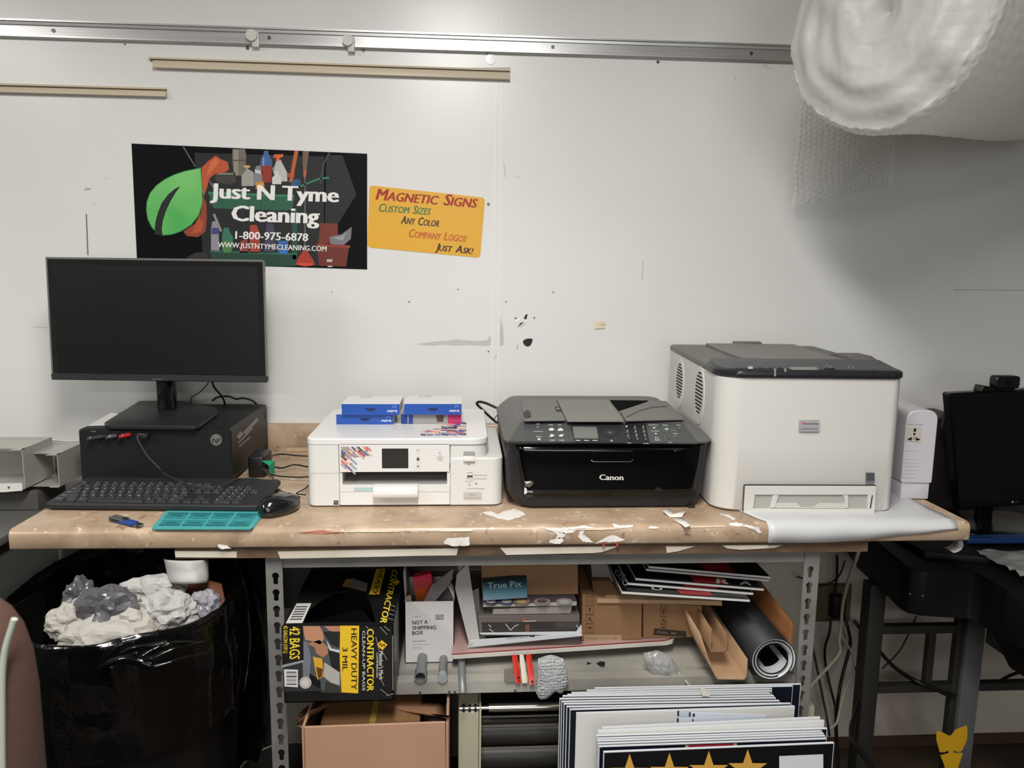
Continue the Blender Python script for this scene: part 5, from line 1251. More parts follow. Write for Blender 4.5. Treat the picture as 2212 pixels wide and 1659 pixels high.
o, g2 = crate('film_carton', [(1036, 1366), (1253, 1357), (1252, 1327), (1033, 1331)], .20, GB2, 'dark taupe carton wrapped in shiny clear film', 'box', .098, zt+.004, parent=True)
A = Art(plane('y', .098), .0004, .0002)
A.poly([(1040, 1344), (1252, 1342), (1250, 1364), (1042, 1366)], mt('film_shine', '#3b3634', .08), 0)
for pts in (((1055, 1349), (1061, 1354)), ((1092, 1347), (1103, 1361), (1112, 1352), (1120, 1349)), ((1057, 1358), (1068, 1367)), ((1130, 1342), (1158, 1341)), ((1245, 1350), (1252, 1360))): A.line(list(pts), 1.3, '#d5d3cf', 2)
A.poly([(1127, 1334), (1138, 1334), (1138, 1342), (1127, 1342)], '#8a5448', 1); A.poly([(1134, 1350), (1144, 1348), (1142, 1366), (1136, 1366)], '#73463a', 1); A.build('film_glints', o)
p = P(); p.slab([at(x, y, 'y', .091) for x, y in ((1036, 1368), (1245, 1365), (1256, 1350), (1257, 1366), (1250, 1372), (1040, 1371))], (0, .003, 0), PW_); tag(p.build('paper_sheet'), 'upper white sheet curling up at its right end below the film-wrapped carton', 'paper')
z_ = max(g2[2].z, g2[3].z)+.001
o, g3 = crate('flat_carton', [(1064, 1328), (1233, 1322), (1236, 1308), (1066, 1317)], .18, mt('grey_white_carton', '#938e86', .5), 'light grey flat carton between the film-wrapped carton and the one with round pictures', 'box', .100, z_)
z_ = max(g3[2].z, g3[3].z)+.001
o, g4 = crate('picture_carton', [(1043, 1316), (1246, 1308), (1246, 1300), (1045, 1309)], .16, mt('picture_carton_edge', '#aaa49a', .45), 'flat carton with round pictures on its upper face', 'box', .096, z_, parent=True)
zz = max(g4[2].z, g4[3].z)+.0006
p = P(); tp = [V3((g4[0].x, .0965, zz)), V3((g4[1].x, .0965, zz)), V3((g4[1].x-.002, .250, zz)), V3((g4[0].x+.002, .250, zz))]; p.slab(tp, (0, 0, .0008), mt('picture_print', '#4f4a58', .3)); p.build('printed_face', o)
A = Art(plane('z', zz+.0008), .0003, .0002)
for i, (cx_, c1_, c2_) in enumerate(((1060, '#2e3a5c', '#b7b2ab'), (1094, '#3b4878', '#aaa5a0'), (1127, '#8d7355', '#b79c7c'), (1171, '#8f8a86', '#6a4a42'), (1219, '#9a9694', '#b3afac'))):
    A.circ(cx_, 1299, 18 if i > 1 else 14, c1_, 0, 20, 7); A.circ(cx_, 1299, 11, c2_, 1, 16, 4.4)
A.build('round_pictures', o)
z_ = zz+.0014
# box with blue label on top
tb, g5 = crate('labelled_carton', [(1042, 1300), (1249, 1284), (1248, 1212), (1039, 1212)], .13, CB, 'brown carton with blue green label on top of the stack', 'box', .128, z_, parent=True)
ly = .1275
_t0 = at(1090, 1245, 'y', .127); _t1 = at(1090, 1294, 'y', .0945); _ln = (_t0-_t1).cross(V3((1, 0, 0))).normalized(); _ln = _ln if _ln.y < 0 else -_ln; LPN = (_t1, _ln)
q = P(); q.slab([hit(x, y, LPN) for x, y in ((1042, 1249), (1137, 1240), (1139, 1291), (1044, 1297))], _ln*-.0005, gradient('blue_label', '#1c2266', '#0f1a20', at(1090, 1294, 'y', ly).z, at(1090, 1246, 'y', ly).z, '#22626e')); lb = q.build('blue_label', tb)
A = Art(LPN, .0004, .0002); A.poly([(1042, 1249), (1137, 1240), (1137, 1250), (1042, 1258)], '#0a1214'); A.text('True Pix', 1054, 1272, 1127, 1267, 13, '#aebfc0', 2, .0); A.text('CLASSIC', 1057, 1281, 1125, 1275, 4.5, '#4e6a80', 2); A.build('label_print', lb)
# leaning envelopes left of the stack
ENV = mt('envelope_grey', '#8f8b88', .45, n=(7, '#a5a19d', .3, .7))
def lean(q4, m, label, y, dep=.12, name='envelope'):
    v = [at(a, b, 'y', y) for a, b in q4]
    for w in v: w.y += max(0, (w.z-BZ))*.35
    q = P(); q.slab(v, (.0, .0025, 0), m); return tag(q.build(name), label, 'envelope')
lean([(983, 1290), (986, 1262), (1012, 1240), (1036, 1385), (1014, 1396)], ENV, 'grey white envelope leaning beside the carton stack, nearest the white carton', .083)
lean([(1015, 1295), (1035, 1287), (1040, 1375), (1030, 1372)], mt('envelope_dark', '#3c3937', .4), 'dark envelope edge standing between the leaning envelope and the cartons', .094)
lean([(989, 1262), (990, 1215), (1008, 1215), (1016, 1300)], mt('envelope_film', '#5a5556', .3), 'tall grey film sheet standing behind the leaning envelope', .108)
# brown cartons with handling icons
def icons(A, x, y0, n, s=9, dy=22, l=1):
    for i in range(n):
        y = y0+i*dy
        A.line([(x-s*.8, y-s), (x+s*.8, y-s), (x+s*.8, y+s), (x-s*.8, y+s), (x-s*.8, y-s)], .9, '#5b4028', l)
        if i == 0: A.line([(x-3, y-5), (x-3, y+5)], 1, '#5b4028', l); A.line([(x+3, y-5), (x+3, y+5)], 1, '#5b4028', l)
        elif i == 1: A.poly([(x-3, y-5), (x+3, y-5), (x+1, y+1), (x-1, y+1)], '#3f2a18', l); A.line([(x, y), (x, y+5)], 1, '#3f2a18', l)
        elif i == 2: A.poly([(x-4, y+5), (x, y-5), (x+1, y-5), (x+4, y+5), (x+2, y+5), (x, y)], '#3f2a18', l)
        else: A.poly([(x-5, y), (x, y-4), (x+5, y)], '#3f2a18', l); A.line([(x, y), (x, y+5)], 1, '#3f2a18', l)
t, g = crate('brown_carton', [(1256, 1388), (1385, 1391), (1387, 1301), (1258, 1284)], .20, CB, 'brown carton with handling icons beside the carton stack, nearer the blue label', 'box', .116, BZ, 'brown cartons with handling icons', True)
A = Art(plane('y', .116), .0008, .0002); icons(A, 1274, 1298, 4, 9.5, 19.5); A.poly([(1262, 1371), (1343, 1371), (1343, 1384), (1262, 1385)], '#9f846a', 0); A.text('Titanium Color 12B', 1264, 1380, 1332, 1380, 4.5, '#6b543d', 1); A.build('carton_print', t)
t, g = crate('brown_carton', [(1389, 1376), (1511, 1382), (1517, 1309), (1389, 1301)], .20, CB, 'brown carton with handling icons and black label strip, nearer the cardboard troughs', 'box', .121, BZ, 'brown cartons with handling icons', True)
A = Art(plane('y', .121), .0008, .0002); icons(A, 1433, 1309, 4, 7.5, 15.5); A.poly([(1413, 1357), (1482, 1363), (1483, 1376), (1411, 1371)], '#2d241c', 0); A.text('Rosin  A5', 1420, 1367, 1460, 1370, 4.5, '#8f7f6c', 1); A.build('carton_print', t)
p = P(); v = [at(x, y, 'y', .108) for x, y in ((1289, 1294), (1560, 1298), (1560, 1309), (1440, 1304), (1289, 1303))]; p.slab(v, (0, .22, .0), CBP, .0006); tag(p.build('cardboard_tray'), 'flat light cardboard lid lying on the two brown cartons', 'cardboard')
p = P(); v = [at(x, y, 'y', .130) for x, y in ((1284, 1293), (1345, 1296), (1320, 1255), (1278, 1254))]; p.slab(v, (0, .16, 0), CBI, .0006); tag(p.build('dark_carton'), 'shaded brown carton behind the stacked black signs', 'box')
p = P(); p.slab([at(x, y, 'y', .150) for x, y in ((1276, 1216), (1310, 1214), (1326, 1256), (1280, 1253))], (0, .003, 0), mt('grey_card', '#6f6b66', .6)); tag(p.build('grey_card'), 'grey card sheet leaning behind the black signs', 'card')

# stacked corrugated signs on the cartons
SGW = mt('corrugated_white', '#c7c6c2', .5); SGK = mt('sign_black', '#101012', .35); RD = mt('sign_red', '#8e1f24', .4)
fs_ = [((1343, 1278), (1620, 1296)), ((1356, 1259), (1627, 1281)), ((1373, 1249), (1650, 1272)), ((1396, 1229), (1661, 1252)), ((1401, 1223), (1664, 1246))]
words_l = ['lowest of the five black signs stacked on the brown cartons', 'second lowest of the stacked black signs, with red patch and letters', 'middle one of the five stacked black signs', 'second from the top of the stacked black signs', 'topmost of the stacked black signs under the countertop']
for i, (A_, B_) in enumerate(fs_):
    yf_ = (.045, .070, .078, .098, .088)[i]
    a = at(*A_, 'y', yf_); b = at(*B_, 'y', yf_); dep = V3((0, .38, .004))
    t = thing('corrugated_sign', (a+b)/2, words_l[i], 'sign', 'black signs stacked on the cartons')
    q = P(); q.slab([a, b, b+dep, a+dep], (0, 0, -.0042), SGW); q.build('board', t)
    q = P(); e_ = V3((0, 0, .0004)); q.slab([a+e_+V3((.001, .001, 0)), b+e_+V3((-.001, .001, 0)), b+dep+e_, a+dep+e_], (0, 0, .0003), SGK); fc = q.build('printed_face', t)
    U = (b-a).normalized(); NN_ = U.cross(dep.normalized()).normalized()
    A = Art((a+e_+V3((0, 0, .0003)), NN_), .0004, .0002)
    def S(u, v): w = a+(b-a)*u+dep*v; return px_of(*w)
    A.poly([S(.46, .015), S(.72, .015), S(.70, .5), S(.66, .9), S(.5, .9), S(.44, .4)], RD, 0)
    if i == 0:
        A.text('U', 1407, 1274, 1430, 1276, 9, C('#c8c6c0'), 1, .02); A.text('COO', 1326, 1236, 1350, 1268, 10, C('#b8b6b0'), 1, .02)
    if i == 1: A.text('C', 1338, 1240, 1346, 1250, 8, C('#b8b6b0'), 1, .02)
    if i == 2: A.text('R', 1548, 1260, 1574, 1262, 10, C('#c8c6c0'), 1, .03); A.poly([S(.02, .5), S(.1, .3), S(.2, .25), S(.12, .45)], '#8a6e33', 1)
    if i == 2: A.text('A', 1598, 1263, 1622, 1265, 9, C('#a8a6a0'), 1, .02)
    if i == 3: A.poly([S(.0, .1), S(.06, .04), S(.05, .2)], '#8a6e33', 1)
    A.build('face_print', fc)
# cardboard troughs
def trough(prof, y0, y1, m, label, lift=0):
    v = [at(a, b, 'y', y0) for a, b in prof]
    q = P(); q.raw([w for c in v for w in (c, V3((c.x+.01, y1, c.z+lift)))], [(2*i, 2*i+2, 2*i+3, 2*i+1) for i in range(len(v)-1)], m)
    return tag(q.build('cardboard_trough', smooth=20, solid=.003, fix=False), label, 'cardboard channel', 'cardboard troughs')
z = SZ+.003
v = at(1548, 1462, 'y', .045)
trough([(1511, 1368), (1530, 1425), (1548, 1464), (1552, 1467), (1608, 1468), (1612, 1462), (1614, 1424)], .0, .42, mt('trough_card', '#a98a6b', .8, n=(6, '#8f7050', .3, .7)), 'wide torn cardboard trough lying on the shelf, the lower of the two', .0)
trough([(1536, 1358), (1534, 1402), (1537, 1409), (1566, 1408), (1571, 1402), (1569, 1368)], .03, .42, mt('trough_card2', '#8a6a4c', .8, n=(6, '#6f5238', .3, .7)), 'narrow cardboard trough sitting inside the wide one', .0)
# rolled black magnetic sheet with white inside
vr = thing('rolled_sheet', (1.45, .2, SZ), 'rolled black sheet with white lettered inner side at the end of the shelf', 'roll')
c = at(1668, 1432, 'y', .0); cz = SZ+.049; R_ = .047; cx_ = c.x+.002
def roll_pts(y, r0=R_, r1=.036, turns=1.9, n=60):
    return [V3((cx_+(r0+(r1-r0)*i/n)*math.cos(-.6+2*PI*turns*i/n), y, cz+(r0+(r1-r0)*i/n)*math.sin(-.6+2*PI*turns*i/n))) for i in range(n+1)]
A1 = roll_pts(.0); B1 = roll_pts(.46)
q = P(); q.raw([w for s, e in zip(A1, B1) for w in (s, e)], [(2*i, 2*i+2, 2*i+3, 2*i+1) for i in range(60)], mt('magnet_black', '#1d1d1f', .55)); q.build('outer_face', vr, smooth=60, solid=.0012, fix=False)
A2 = roll_pts(.0006, R_-.0016, .034); B2 = roll_pts(.459, R_-.0016, .034)
q = P(); q.raw([w for s, e in zip(A2, B2) for w in (s, e)], [(2*i, 2*i+2, 2*i+3, 2*i+1) for i in range(60)], mt('magnet_white', '#c9c9cb', .4)); q.build('inner_face', vr, smooth=60, solid=.0016, fix=False)
A = Art(plane('y', .012), .0, .0003)
def ringpoly(a0, a1, r0, r1, m, l=0, n=16):
    pts = [px_of(cx_+r0*math.cos(math.radians(a0+(a1-a0)*i/n)), .012, cz+r0*math.sin(math.radians(a0+(a1-a0)*i/n))) for i in range(n+1)]+[px_of(cx_+r1*math.cos(math.radians(a1-(a1-a0)*i/n)), .012, cz+r1*math.sin(math.radians(a1-(a1-a0)*i/n))) for i in range(n+1)]
    A.poly(pts, m, l)
# lettered inner lining: printed white stroke following the curl, real depth
q = P()
def inner(a0, a1, r, y0, y1, m, n=16):
    v = []
    for i in range(n+1):
        t = math.radians(a0+(a1-a0)*i/n); v += [V3((cx_+r*math.cos(t), y0, cz+r*math.sin(t))), V3((cx_+r*math.cos(t), y1, cz+r*math.sin(t)))]
    q.raw(v, [(2*i, 2*i+2, 2*i+3, 2*i+1) for i in range(n)], m)
inner(0, 360, .0315, .002, .45, mt('lining_black', '#0c0c0d', .45), 40)
q.build('lining', vr, smooth=60, fix=False)
q = P(); W9 = C('#bdbdbf')
inner(185, 330, .0300, .004, .030, W9); inner(330, 352, .0300, .004, .10, W9, 5); inner(185, 205, .0300, .004, .07, W9, 5); inner(240, 262, .0300, .03, .08, W9, 5)
q.build('lining_letters', vr, smooth=60, fix=False)
A.p.bm.free()
# wooden plank
p = P(); WD = mt('plank_wood', '#7d4f2c', .65, n=(5, '#95633b', .3, .7, 6, (1, .4, 6)), bump=(40, .2))
p.hexa([V3((1.4965, .045, SZ+.001)), V3((1.5075, .045, SZ+.001)), V3((1.507, .54, SZ+.001)), V3((1.496, .54, SZ+.001)), V3((1.4965, .045, .700)), V3((1.507, .045, .688)), V3((1.507, .54, .735)), V3((1.496, .54, .74))], WD, .002); tag(p.build('wooden_plank'), 'reddish brown wooden plank standing on edge at the end of the shelf', 'plank')
# steel tubes poking out under the board
TB = mt('tube_grey', '#7d8080', .4, .3)
def pipe(px, py, r, y0, y1, label, hollow=False, cap_=None):
    c = at(px, py, 'y', y0); zc = max(c.z, SZ+r+.001) if y0 > .02 else c.z
    t = thing('steel_tube', (c.x, (y0+y1)/2, zc), label, 'tube', 'grey tubes on the shelf')
    q = P()
    if hollow: q.loft([[(c.x+rr_*math.cos(2*PI*i/24), yy_, zc+rr_*math.sin(2*PI*i/24)) for i in range(24)] for rr_, yy_ in ((r*.78, y0+.06), (r*.78, y0), (r, y0), (r, y0+.022), (r*.8, y0+.03), (r*.8, y1))], TB)
    else: q.cyl((c.x, y0, zc), (c.x, y1, zc), r, TB, 20)
    q.build('barrel', t)
    if cap_:
        q = P(); q.cyl((c.x, y0-.003, zc), (c.x, y0+.012, zc), r*1.12, mt('tube_cap', '#94979a', .45), 20); q.build('end_cap', t)
pipe(908, 1468, .0125, .025, .40, 'hollow grey tube with open hexagon-like end on the shelf', True)
pipe(956, 1466, .0085, .028, .40, 'thin grey tube with pale end cap beside the hollow one', False, True)
c0 = at(1000, 1496, 'y', .020); q = P(); q.tube([V3((c0.x, .020, c0.z)), V3((c0.x-.002, .034, SZ+.009)), V3((c0.x-.004, .30, SZ+.010))], .0075, TB, 16); tag(q.build('steel_tube', smooth=60), 'grey bent tube drooping over the shelf lip', 'tube', 'grey tubes on the shelf')
# red and white bars, tan plate, bubble wrap scraps
def bars(q4, m, label, name, hole=None):
    v = [at(a, b, 'y', y) for a, b, y in q4]
    t = thing(name, v[0], label, 'bar'); q = P(); q.slab(v, (0, .008, .004), m, .001); q.build('body', t)
    if hole:
        h = at(*hole[:2], 'y', hole[2]-.0006); q = P(); q.cyl(h, h+V3((0, .001, 0)), .0025, C('#3a0f0b'), 12); q.build('hole', t)
    return t
RB = mt('red_plastic', '#b8291c', .35)
bars([(1113, 1477, .018), (1126, 1476, .018), (1118, 1422, .06), (1106, 1422, .06)], RB, 'left red plastic bar with a hole hanging over the shelf lip', 'red_bar', (1120, 1464, .016))
bars([(1143, 1481, .015), (1156, 1479, .015), (1148, 1420, .06), (1136, 1421, .06)], RB, 'right red plastic bar with a hole, next to the bubble wrap scrap', 'red_bar', (1150, 1473, .013))
bars([(1128, 1477, .017), (1140, 1476, .017), (1132, 1421, .06), (1122, 1421, .06)], mt('cream_bar', '#c7bda9', .5), 'cream plastic bar between the two red bars', 'cream_bar')
p = P(); p.slab([at(x, y, 'y', .024) for x, y in ((1090, 1448), (1103, 1445), (1112, 1466), (1121, 1473), (1096, 1474), (1089, 1468))], (0, .005, 0), mt('tan_plate', '#7d756a', .6)); tag(p.build('tan_plate'), 'small tan plate beside the red bars on the shelf lip', 'plate')

def bubble_mat(name, col, alpha, rough=.18, scale=45, trans=.0, strength=.8):
    m = bpy.data.materials.new(name); m.use_nodes = True; nt = m.node_tree; b = nt.nodes['Principled BSDF']
    b.inputs['Base Color'].default_value = hexc(col); b.inputs['Roughness'].default_value = rough; b.inputs['Alpha'].default_value = alpha; b.inputs['Transmission Weight'].default_value = trans
    tc = nt.nodes.new('ShaderNodeTexCoord'); v = nt.nodes.new('ShaderNodeTexVoronoi'); v.inputs['Scale'].default_value = scale; v.inputs['Randomness'].default_value = .45
    nt.links.new(tc.outputs['Object'], v.inputs['Vector'])
    bp = nt.nodes.new('ShaderNodeBump'); bp.inputs['Strength'].default_value = strength; bp.inputs['Distance'].default_value = .006; bp.invert = True
    nt.links.new(v.outputs['Distance'], bp.inputs['Height']); nt.links.new(bp.outputs[0], b.inputs['Normal']); m.diffuse_color = hexc(col)
    return m
BW = bubble_mat('bubble_wrap_scrap', '#c4c7c8', .62, .10, 160)
rnd = random.Random(11)
def bubbly(name, outline, y0, m, label, n=26, depth=.012, tilt=0):
    """irregular lump of bubble wrap: bumpy closed sheet over an outline"""
    pts = [V3((a, b, 0)) for a, b in outline]
    xs = [p_.x for p_ in pts]; ys = [p_.y for p_ in pts]
    def inside(x, y):
        c = False; j = len(pts)-1
        for i in range(len(pts)):
            if (pts[i].y > y) != (pts[j].y > y) and x < (pts[j].x-pts[i].x)*(y-pts[i].y)/(pts[j].y-pts[i].y)+pts[i].x: c = not c
            j = i
        return c
    q = P(); cx, cy = sum(xs)/len(xs), sum(ys)/len(ys)
    N_ = 48; rings = []
    # radial rays to outline
    def edge(a):
        lo, hi = 0, 200
        for _ in range(22):
            mid = (lo+hi)/2
            if inside(cx+mid*math.cos(a), cy+mid*math.sin(a)): lo = mid
            else: hi = mid
        return lo
    E_ = [edge(2*PI*i/N_) for i in range(N_)]
    def pt(r, i, s):
        a = 2*PI*i/N_; x = cx+E_[i]*r*math.cos(a); y = cy+E_[i]*r*math.sin(a)
        bump = .0022*abs(math.sin(x*.55)*math.sin(y*.55+.5*math.floor(x*.175)))
        h = depth*math.sqrt(max(0, 1-r*r))+bump
        v = at(x, y, 'y', y0+tilt*(cy-y)); v.y -= s*h
        return v
    R__ = [.12, .25, .38, .5, .62, .73, .83, .91, .97, 1.0]
    rings = [[pt(r, i, 1) for i in range(N_)] for r in R__]+[[pt(r, i, -.4) for i in range(N_)] for r in R__[::-1][1:]]
    q.loft(rings, m); return tag(q.build(name, smooth=60), label, 'bubble wrap')
bubbly('bubble_wrap_scrap', [(1160, 1422), (1190, 1413), (1218, 1422), (1225, 1450), (1228, 1475), (1214, 1498), (1200, 1492), (1190, 1500), (1180, 1508), (1164, 1510), (1157, 1495), (1162, 1460)], .018, BW, 'crumpled bubble wrap scrap hanging over the shelf lip beside the red bars')
bubbly('air_pillow', [(1388, 1410), (1420, 1404), (1446, 1414), (1462, 1438), (1474, 1462), (1470, 1474), (1448, 1477), (1424, 1474), (1404, 1452), (1392, 1428)], .050, bubble_mat('air_pillow_film', '#a9aaa8', .55, .08, 60), 'clear plastic air pillow lying on the shelf beside the cardboard troughs', depth=.016)
q = P(); q.tube([at(1462, 1448, 'y', .05), at(1478, 1468, 'y', .035), at(1493, 1484, 'y', .02)], .0045, mt('clear_tube', '#8f9898', .1, alpha=.75), 12); tag(q.build('clear_tube', smooth=60), 'short clear tube end beside the air pillow', 'tube')
A = Art(plane('z', SZ), .0006); A.poly([(1268, 1430), (1278, 1433), (1268, 1437)], '#232120'); A.poly([(1288, 1434), (1296, 1429), (1307, 1430), (1306, 1440), (1296, 1440)], '#1c1a19'); A.build('deck_stains', rk)
# ---------------------------------------------------------------- below the rack shelf
# big open carton
y0 = -.052
c0, c1 = at(655, 1571, 'y', y0), at(962, 1560, 'y', y0)
cx0, cx1, ctz = .532, .797, .549
bc = thing('cardboard_carton', (.665, .12, 0), 'large open brown carton standing on the floor under the rack shelf', 'box')
p = P(); th = .005; dp = .34
p.slab([V3((cx0-.003, y0, .002)), V3((cx1+.004, y0, .002)), c1, c0], (0, th, 0), CBL, .001); p.build('front_wall', bc)
p = P(); p.box(cx0-.004, cx0+th-.004, y0, y0+dp, .002, ctz, CBL); p.build('left_wall', bc)
p = P(); p.box(cx1-th+.005, cx1+.005, y0, y0+dp, .002, ctz, CBL); p.build('right_wall', bc)
p = P(); p.box(cx0-.004, cx1+.005, y0+dp-th, y0+dp, .002, ctz, CBL); p.box(cx0-.004, cx1+.005, y0, y0+dp, .002, .006); p.build('back_and_base', bc)
def flap(pts, label=None):
    q = P(); v = [at(a, b, 'y', y) for a, b, y in pts]
    q.raw(v, [tuple(range(len(v)))], mt('flap_card', '#8e674b', .8, n=(5, '#7c5840', .3, .7))); q.build('flap', bc, solid=.004, fix=False)
flap([(652, 1570, -.052), (641, 1565, -.03), (672, 1535, .0), (700, 1528, .03), (752, 1507, .09), (690, 1507, .12), (655, 1535, .05), (640, 1553, -.01)])
flap([(966, 1556, -.05), (972, 1548, -.03), (930, 1544, .0), (872, 1535, .03), (822, 1522, .06), (822, 1508, .1), (958, 1508, .12), (966, 1530, .03)])
ib = thing('taped_carton', (.64, .15, .3), 'smaller taped brown carton inside the large open carton', 'box')
p = P(); p.box(.552, .745, .0, .24, .012, .525, mt('inner_carton', '#7d5a38', .75, n=(4, '#6e4e30', .3, .7)), .004); p.build('carton', ib)
p = P(); a = at(798, 1560, 'y', -.0).x; p.box(a, a+.012, -.0006, .0, .2, .5256, mt('yellow_tape', '#b39a4c', .35)); p.box(a, a+.012, -.0006, .24, .5252, .5258); p.build('tape', ib)
p = P(); p.cyl((.770, .05, .30), (.770, .05, .505), .020, mt('paper_roll', '#9d958b', .7), 24); tag(p.build('paper_roll', smooth=60), 'pale paper roll standing in the right corner of the large open carton', 'roll')

# laminating machine behind the signs
lm = thing('laminating_machine', (1.1, .2, 0), 'cream sided roller laminator standing on the floor behind the sign boards', 'laminator')
CRS = mt('laminator_cream', '#a8a48c', .45); CHM = mt('chrome_roller', '#b9b2a6', .2, .9); RBR = mt('rubber_roller', '#262420', .45, n=(30, '#322f2a', .3, .7, 4, (.1, 1, 1)))
a = at(990, 1540, 'y', .055); b = at(1035, 1540, 'y', .055)
p = P(); p.prism([(.055, .0), (.40, .0), (.40, .50), (.10, .52), (.055, .505)], 'x', a.x, b.x, CRS, .004); p.build('side_housing', lm)
p = P(); p.box(b.x+.0005, b.x+.004, .045, .40, .0, .52, mt('laminator_plate', '#c0bba4', .4)); p.build('side_plate', lm)
p = P(); p.box(1.545, 1.57, .055, .40, .0, .5, CRS, .004); p.build('far_housing', lm)
r0 = at(1045, 1529, 'y', .06); 
p = P(); p.cyl((b.x-.04, .06, r0.z), (1.55, .06, r0.z), .0045, CHM, 16); p.cyl((b.x+.02, .06, r0.z), (1.545, .06, r0.z), .0085, CHM, 20); p.build('idler_bar', lm)
p = P()
for k in range(3): p.cyl((b.x-.034+.012*k, .06, r0.z), (b.x-.029+.012*k, .06, r0.z), .0075, mt('knurl_black', '#141414', .3), 16)
p.build('bar_collar', lm)
for i, (py, r) in enumerate(((1556, .010), (1585, .026), (1640, .030))):
    c = at(1100, py, 'y', .10); p = P(); p.cyl((b.x+.004, .10+.01*i, c.z), (1.545, .10+.01*i, c.z), r, RBR, 28); p.build('roller', lm)
p = P(); p.box(b.x+.004, 1.545, .17, .18, .03, .46, mt('laminator_inside', '#23211e', .5)); p.build('inner_panel', lm)
for py in (1548, 1568, 1616):
    c = at(1100, py, 'y', .066); p = P(); p.box(b.x+.004, 1.545, .066, .069, c.z-.0015, c.z+.0015, mt('guide_bar', '#8d887c', .3, .6)); p.build('guide_bar', lm)

# sign boards standing on the floor
SW = mt('board_white', '#cdd0d3', .5); SN = mt('board_navy', '#0d1220', .35); SWF = mt('board_white_face', '#cfcdc9', .5)
def board(tl, tr, y, faced, label, group, th=.0042, lean=.0):
    a = at(*tl, 'y', y); b = at(*tr, 'y', y)
    t = thing('sign_board', ((a.x+b.x)/2, y, 0), label, 'sign', group)
    q = P(); q.slab([V3((a.x, y, .001)), V3((b.x, y, .001)), b, a], (0, th, 0), SW); q.build('panel', t)
    q = P(); e = .0012
    q.slab([V3((a.x+e, y-.0003, .002)), V3((b.x-e, y-.0003, .002)), b+V3((-e, -.0003, -e)), a+V3((e, -.0003, -e))], (0, .0003, 0), faced); q.build('printed_face', t)
    return t
G1_ = 'rear stack of sign boards standing on the floor'; G2_ = 'front stack of sign boards standing on the floor'
back = [((1285, 1487), (1730, 1478)), ((1268, 1492), (1713, 1482)), ((1235, 1497), (1668, 1488)), ((1226, 1501), (1667, 1493)), ((1216, 1504), (1664, 1498)), ((1209, 1510), (1672, 1503)), ((1213, 1516), (1676, 1508)), ((1218, 1521), (1684, 1514)), ((1224, 1527), (1690, 1520)), ((1231, 1533), (1708, 1520))]
for i, (l, r) in enumerate(back):
    lab = 'thin dark faced sign board packed in the rear stack' if 0 < i < 9 else ('rearmost sign board, reaching furthest right with a dark navy face' if i == 0 else 'foremost dark faced sign board of the rear stack')
    board(l, r, -.020-.0068*i, SN, lab, G1_ if 0 < i < 9 else None)
for i, (l, r) in enumerate((((1245, 1541), (1717, 1526)),)):
    t = board(l, r, -.092, SWF, 'large blank white faced board at the front of the rear stack', None)
t = board((1463, 1537), (1655, 1544), -.098, mt('printed_white', '#cfd6e0', .4), 'pale blue white sheet with dark letters standing before the blank board', None, .001)
A = Art(plane('y', -.0984), .0004, .0002)
for (x, y, w, h) in ((1463, 1535, 4, 12), (1462, 1551, 4, 9), (1488, 1538, 4, 10), (1496, 1541, 5, 7), (1495, 1553, 3, 5)): A.rect(x, y, x+w, y+h, '#2b3142')
A.rect(1468, 1537, 1487, 1548, '#b9c2ce'); A.build('letter_marks', t)
p = P(); p.slab([at(x, y, 'y', -.060) for x, y in ((1513, 1488), (1522, 1487), (1534, 1503), (1518, 1504))], (0, .001, 0), mt('cream_tab', '#c9c4b8', .6)); tag(p.build('paper_tab'), 'cream folded paper tab stuck over the top of the rear sign boards', 'paper')
frn = [((1300, 1572), (1772, 1550), SWF), ((1291, 1579), (1781, 1557), SWF), ((1288, 1590), (1787, 1574), SN), ((1290, 1596), (1776, 1580), SN), ((1291, 1601), (1780, 1585), SN), ((1292, 1607), (1783, 1590), SN), ((1294, 1613), (1786, 1596), SN)]
for i, (l, r, m_) in enumerate(frn):
    lab = ('hindmost blank white board of the front stack' if i == 0 else 'second blank white board of the front stack, a little lower' if i == 1 else 'thin dark faced sign board in the front stack behind the starred one')
    board(l, r, -.135-.0072*i, m_, lab, G2_ if i > 1 else None)
st = board((1304, 1625), (1802, 1605), -.198, mt('board_black', '#0c0c0f', .3), 'foremost black sign board with gold stars and a blank white square', None)
A = Art(plane('y', -.1983), .0004, .0002); GO = mt('gold_print', '#c99a45', .4)
A.poly([(1480, 1609), (1591, 1604), (1591, 1613), (1480, 1617)], '#8f1722') if False else None
for cx, cy in ((1360, 1672), (1446, 1670), (1531, 1666), (1615, 1662)):
    A.poly([(cx+(44 if k % 2 == 0 else 17)*math.sin(PI*k/5), cy-(44 if k % 2 == 0 else 17)*math.cos(PI*k/5)) for k in range(10)], GO)
A.poly([(1683, 1633), (1778, 1629), (1779, 1740), (1684, 1744)], '#cfd0d2')
A.build('gold_stars', st)
# second to last board carries a red band on top of its face
A = Art(plane('y', -.1785), .0004, .0002); A.poly([(1487, 1609.5), (1585, 1606), (1585, 1614), (1487, 1617)], '#9b1f2c'); A.poly([(1480, 1610), (1487, 1609.5), (1487, 1617), (1480, 1617)], '#b9a877'); A.poly([(1585, 1606), (1592, 1605.5), (1592, 1613), (1585, 1614)], '#b9a877')
o = [x for x in bpy.data.objects if x.name.startswith('sign_board') and x.get('group') == G2_][-1]; A.build('red_band', o)

